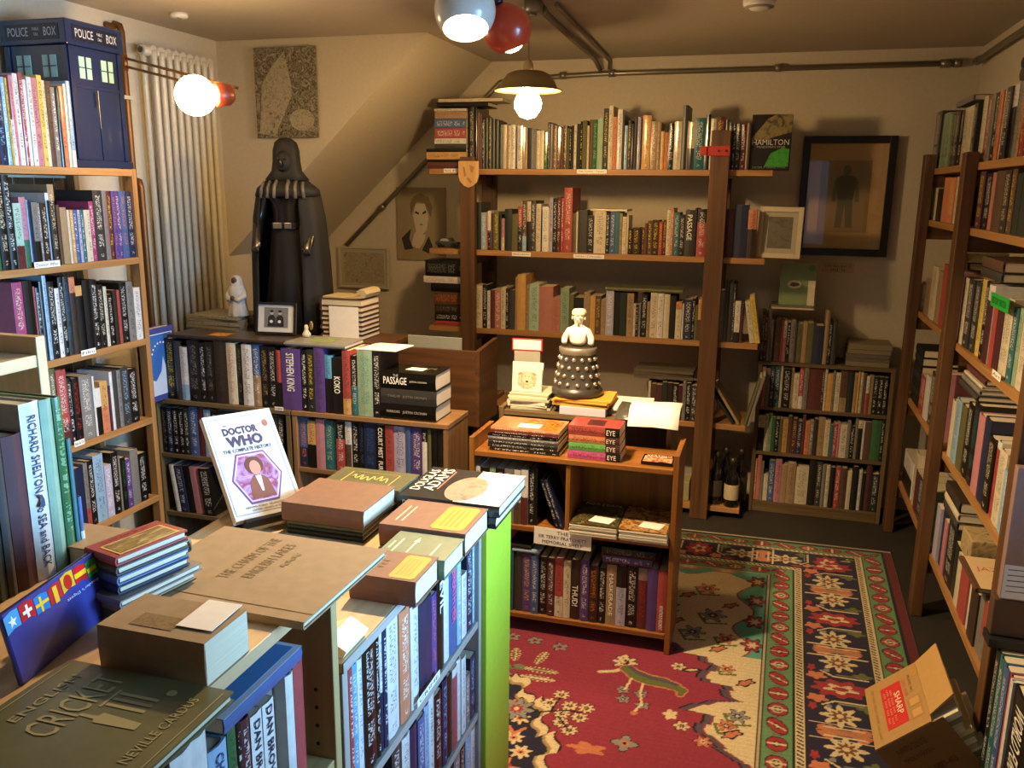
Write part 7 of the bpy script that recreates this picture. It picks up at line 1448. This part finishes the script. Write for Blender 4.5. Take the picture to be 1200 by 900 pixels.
    nt.links.new(an.outputs['Color'], b.inputs['Base Color']); b.inputs['Roughness'].default_value = .95; b.inputs['Specular IOR Level'].default_value = .15; b.inputs['Sheen Weight'].default_value = .15
    o = link('rug', me, mt); tag(o, 'worn red patterned wool rug with navy and green borders on the dark floor', 'rug')
rug()
# ------------------------------------------------------------------ standing books: the largest in view one by one, the rest as one
ORD1 = ['', 'first', 'second', 'third', 'fourth', 'fifth', 'sixth', 'seventh', 'eighth', 'ninth', 'tenth', 'eleventh', 'twelfth', 'thirteenth', 'fourteenth', 'fifteenth', 'sixteenth', 'seventeenth', 'eighteenth', 'nineteenth']
def ordinal(n):
    if n < 20: return ORD1[n]
    t, u = divmod(n, 10); return ({2: 'twentieth', 3: 'thirtieth', 4: 'fortieth', 5: 'fiftieth', 6: 'sixtieth', 7: 'seventieth'}[t]) if u == 0 else {2: 'twenty', 3: 'thirty', 4: 'forty', 5: 'fifty', 6: 'sixty', 7: 'seventy'}[t]+'-'+ORD1[u]
def cname(s):
    n = PAL[s['col']][1]
    return n+' and '+PAL[s['col2']][1] if s.get('col2') and s['col2'] != s['col'] else n
n_other = sum(1 for o in bpy.data.objects if o.parent is None and o.get('category') == 'book')
keep = set(id(s) for s in sorted(BOOKS, key=lambda s: -s['area'])[:max(0, 300-n_other)])
used = {o.get('label') for o in bpy.data.objects}
for key, R in ROWS.items():
    L = R['books']; names = [cname(s) for s in L]; ph = R['phrase']
    trip = [(names[i], names[i-1] if i else None, names[i+1] if i < len(L)-1 else None) for i in range(len(L))]
    for i, s in enumerate(L):
        if id(s) not in keep: continue
        size = 'thick ' if s['w'] > .036 else 'thin ' if s['w'] < .012 else ''
        tall = 'tall ' if s['h'] > .255 else 'small ' if s['h'] < .155 else ''
        nm, l_, r_ = trip[i]; prep = '' if ph.startswith('black paperbacks') else ''
        if names.count(nm) == 1: lab = f"{size}{nm} book, the only {nm} one on the {ph}"
        elif l_ and r_ and trip.count(trip[i]) == 1 and sum(1 for t_ in trip if t_[0] == nm and {t_[1], t_[2]} == {l_, r_}) == 1:
            lab = f"{size}{nm} book between {l_} and {r_} ones, {ph}" if l_ != r_ else f"{size}{nm} book between two {l_} ones, {ph}"
        else: lab = f"{size}{nm} book, {ordinal(i+1)} from the {R['far']} end, {ph}"
        if len(lab.split()) > 16: lab = f"{nm} book, {ordinal(i+1)} from the {R['far']} end, {ph}"
        if len(lab.split()) > 16: lab = f"{nm} book, {ordinal(i+1)} from {R['far']} end, {ph}"
        if lab in used: lab = f"{nm} book, {ordinal(i+1)} from the {R['far']} end, {ph}"
        used.add(lab)
        make_book(s, lab, R['group'])
V, Fc, K_, T_, SP, TX = [], [], [], [], [], []
pc_ = tuple(lin('#c9bc9c'))+(.85,)
for s in BOOKS:
    if id(s) in keep: continue
    v, f, k, t, sp, tx, (tt, rr) = cover_geo(s); n = len(V); M = s['M']
    V.extend(tuple(M @ Vector(p)) for p in v); Fc.extend([[n+i for i in q] for q in f]); K_ += k; T_ += t; SP += sp; TX += tx
    for q in box_faces(*page_box(s, tt, rr)):
        n = len(V); V.extend(tuple(M @ Vector(p)) for p in q); Fc.append([n, n+1, n+2, n+3]); K_ += [pc_]*4; T_ += [(0, 0, 0, 0)]*4; SP += [(-1, -1)]*4; TX += [(p[1], p[2]) for p in q]
o = link('shelved_books', raw_mesh('shelved_books', V, Fc, K_, T_, SP, TX), BOOK)
tag(o, 'remaining slim books filling the far back and side shelves', 'books', None, 'stuff')
print('books one by one', len(keep), 'others', n_other, 'in the mass', len(BOOKS)-len(keep))
# ------------------------------------------------------------------ daylight, camera, picture
def area(name, loc, rot, sx, sy, e, col):
    l = bpy.data.lights.new(name, 'AREA'); l.spread = math.radians(66); l.shape = 'RECTANGLE'; l.size = sx; l.size_y = sy; l.energy = e; l.color = col
    o = bpy.data.objects.new(name, l); C.objects.link(o); o.location = loc; o.rotation_euler = rot
def beam(name, p, q, e, ang, blend=.3):
    l = bpy.data.lights.new(name, 'SPOT'); l.energy = e; l.color = (1, .69, .36); l.spot_size = math.radians(ang); l.spot_blend = blend; l.shadow_soft_size = .025
    o = bpy.data.objects.new(name, l); C.objects.link(o); d = (Vector(q)-Vector(p)).normalized(); o.location = Vector(p)+d*.0; o.rotation_euler = d.to_track_quat('-Z', 'Y').to_euler()
# the reflector bulbs' beams, starting at the mouths of the two ceiling spots
d2 = Vector((.18, -.42, -1)).normalized(); beam('white_lamp_beam', L2+d2*.09, L2+d2*.09+Vector((.12, -.12, -1)), 172, 150, .6)
d3 = (Vector((pxc.x+.02, QY+.1, 1.0))-L3).normalized(); beam('red_lamp_beam', L3+Vector((.32, .3, -1)).normalized()*.078, (pxc.x+.03, QY+.08, .9), 70, 44, .4)
DAY = (.30, .62, 1.0)
area('daylight_window_1', (XR+.13, 1.6, 1.35), (0, PI/2, 0), 1.2, 1.2, 40, DAY)
area('daylight_window_2', (.31, YF-.13, 1.475), (PI/2, 0, PI), .62, 1.05, 4, DAY)
w = bpy.data.worlds.new('sky'); bpy.context.scene.world = w; w.use_nodes = True
bg = w.node_tree.nodes['Background']; bg.inputs[0].default_value = (.5, .7, 1, 1); bg.inputs[1].default_value = .6
cam = bpy.data.cameras.new('camera'); co = bpy.data.objects.new('camera', cam); C.objects.link(co)
cam.sensor_fit = 'HORIZONTAL'; cam.sensor_width = 36; cam.lens = F/1200*36; cam.clip_start = .02
R3 = Matrix([list(CM[0]), list(CM[1]), list(-CM[2])]).transposed()
co.matrix_world = Matrix.Translation((0, 0, CAMZ)) @ R3.to_4x4()
sc = bpy.context.scene; sc.camera = co
sc.view_settings.view_transform = 'Standard'; sc.view_settings.look = 'None'; sc.view_settings.gamma = 1; sc.view_settings.use_curve_mapping = False
sc.view_settings.exposure = 0.0
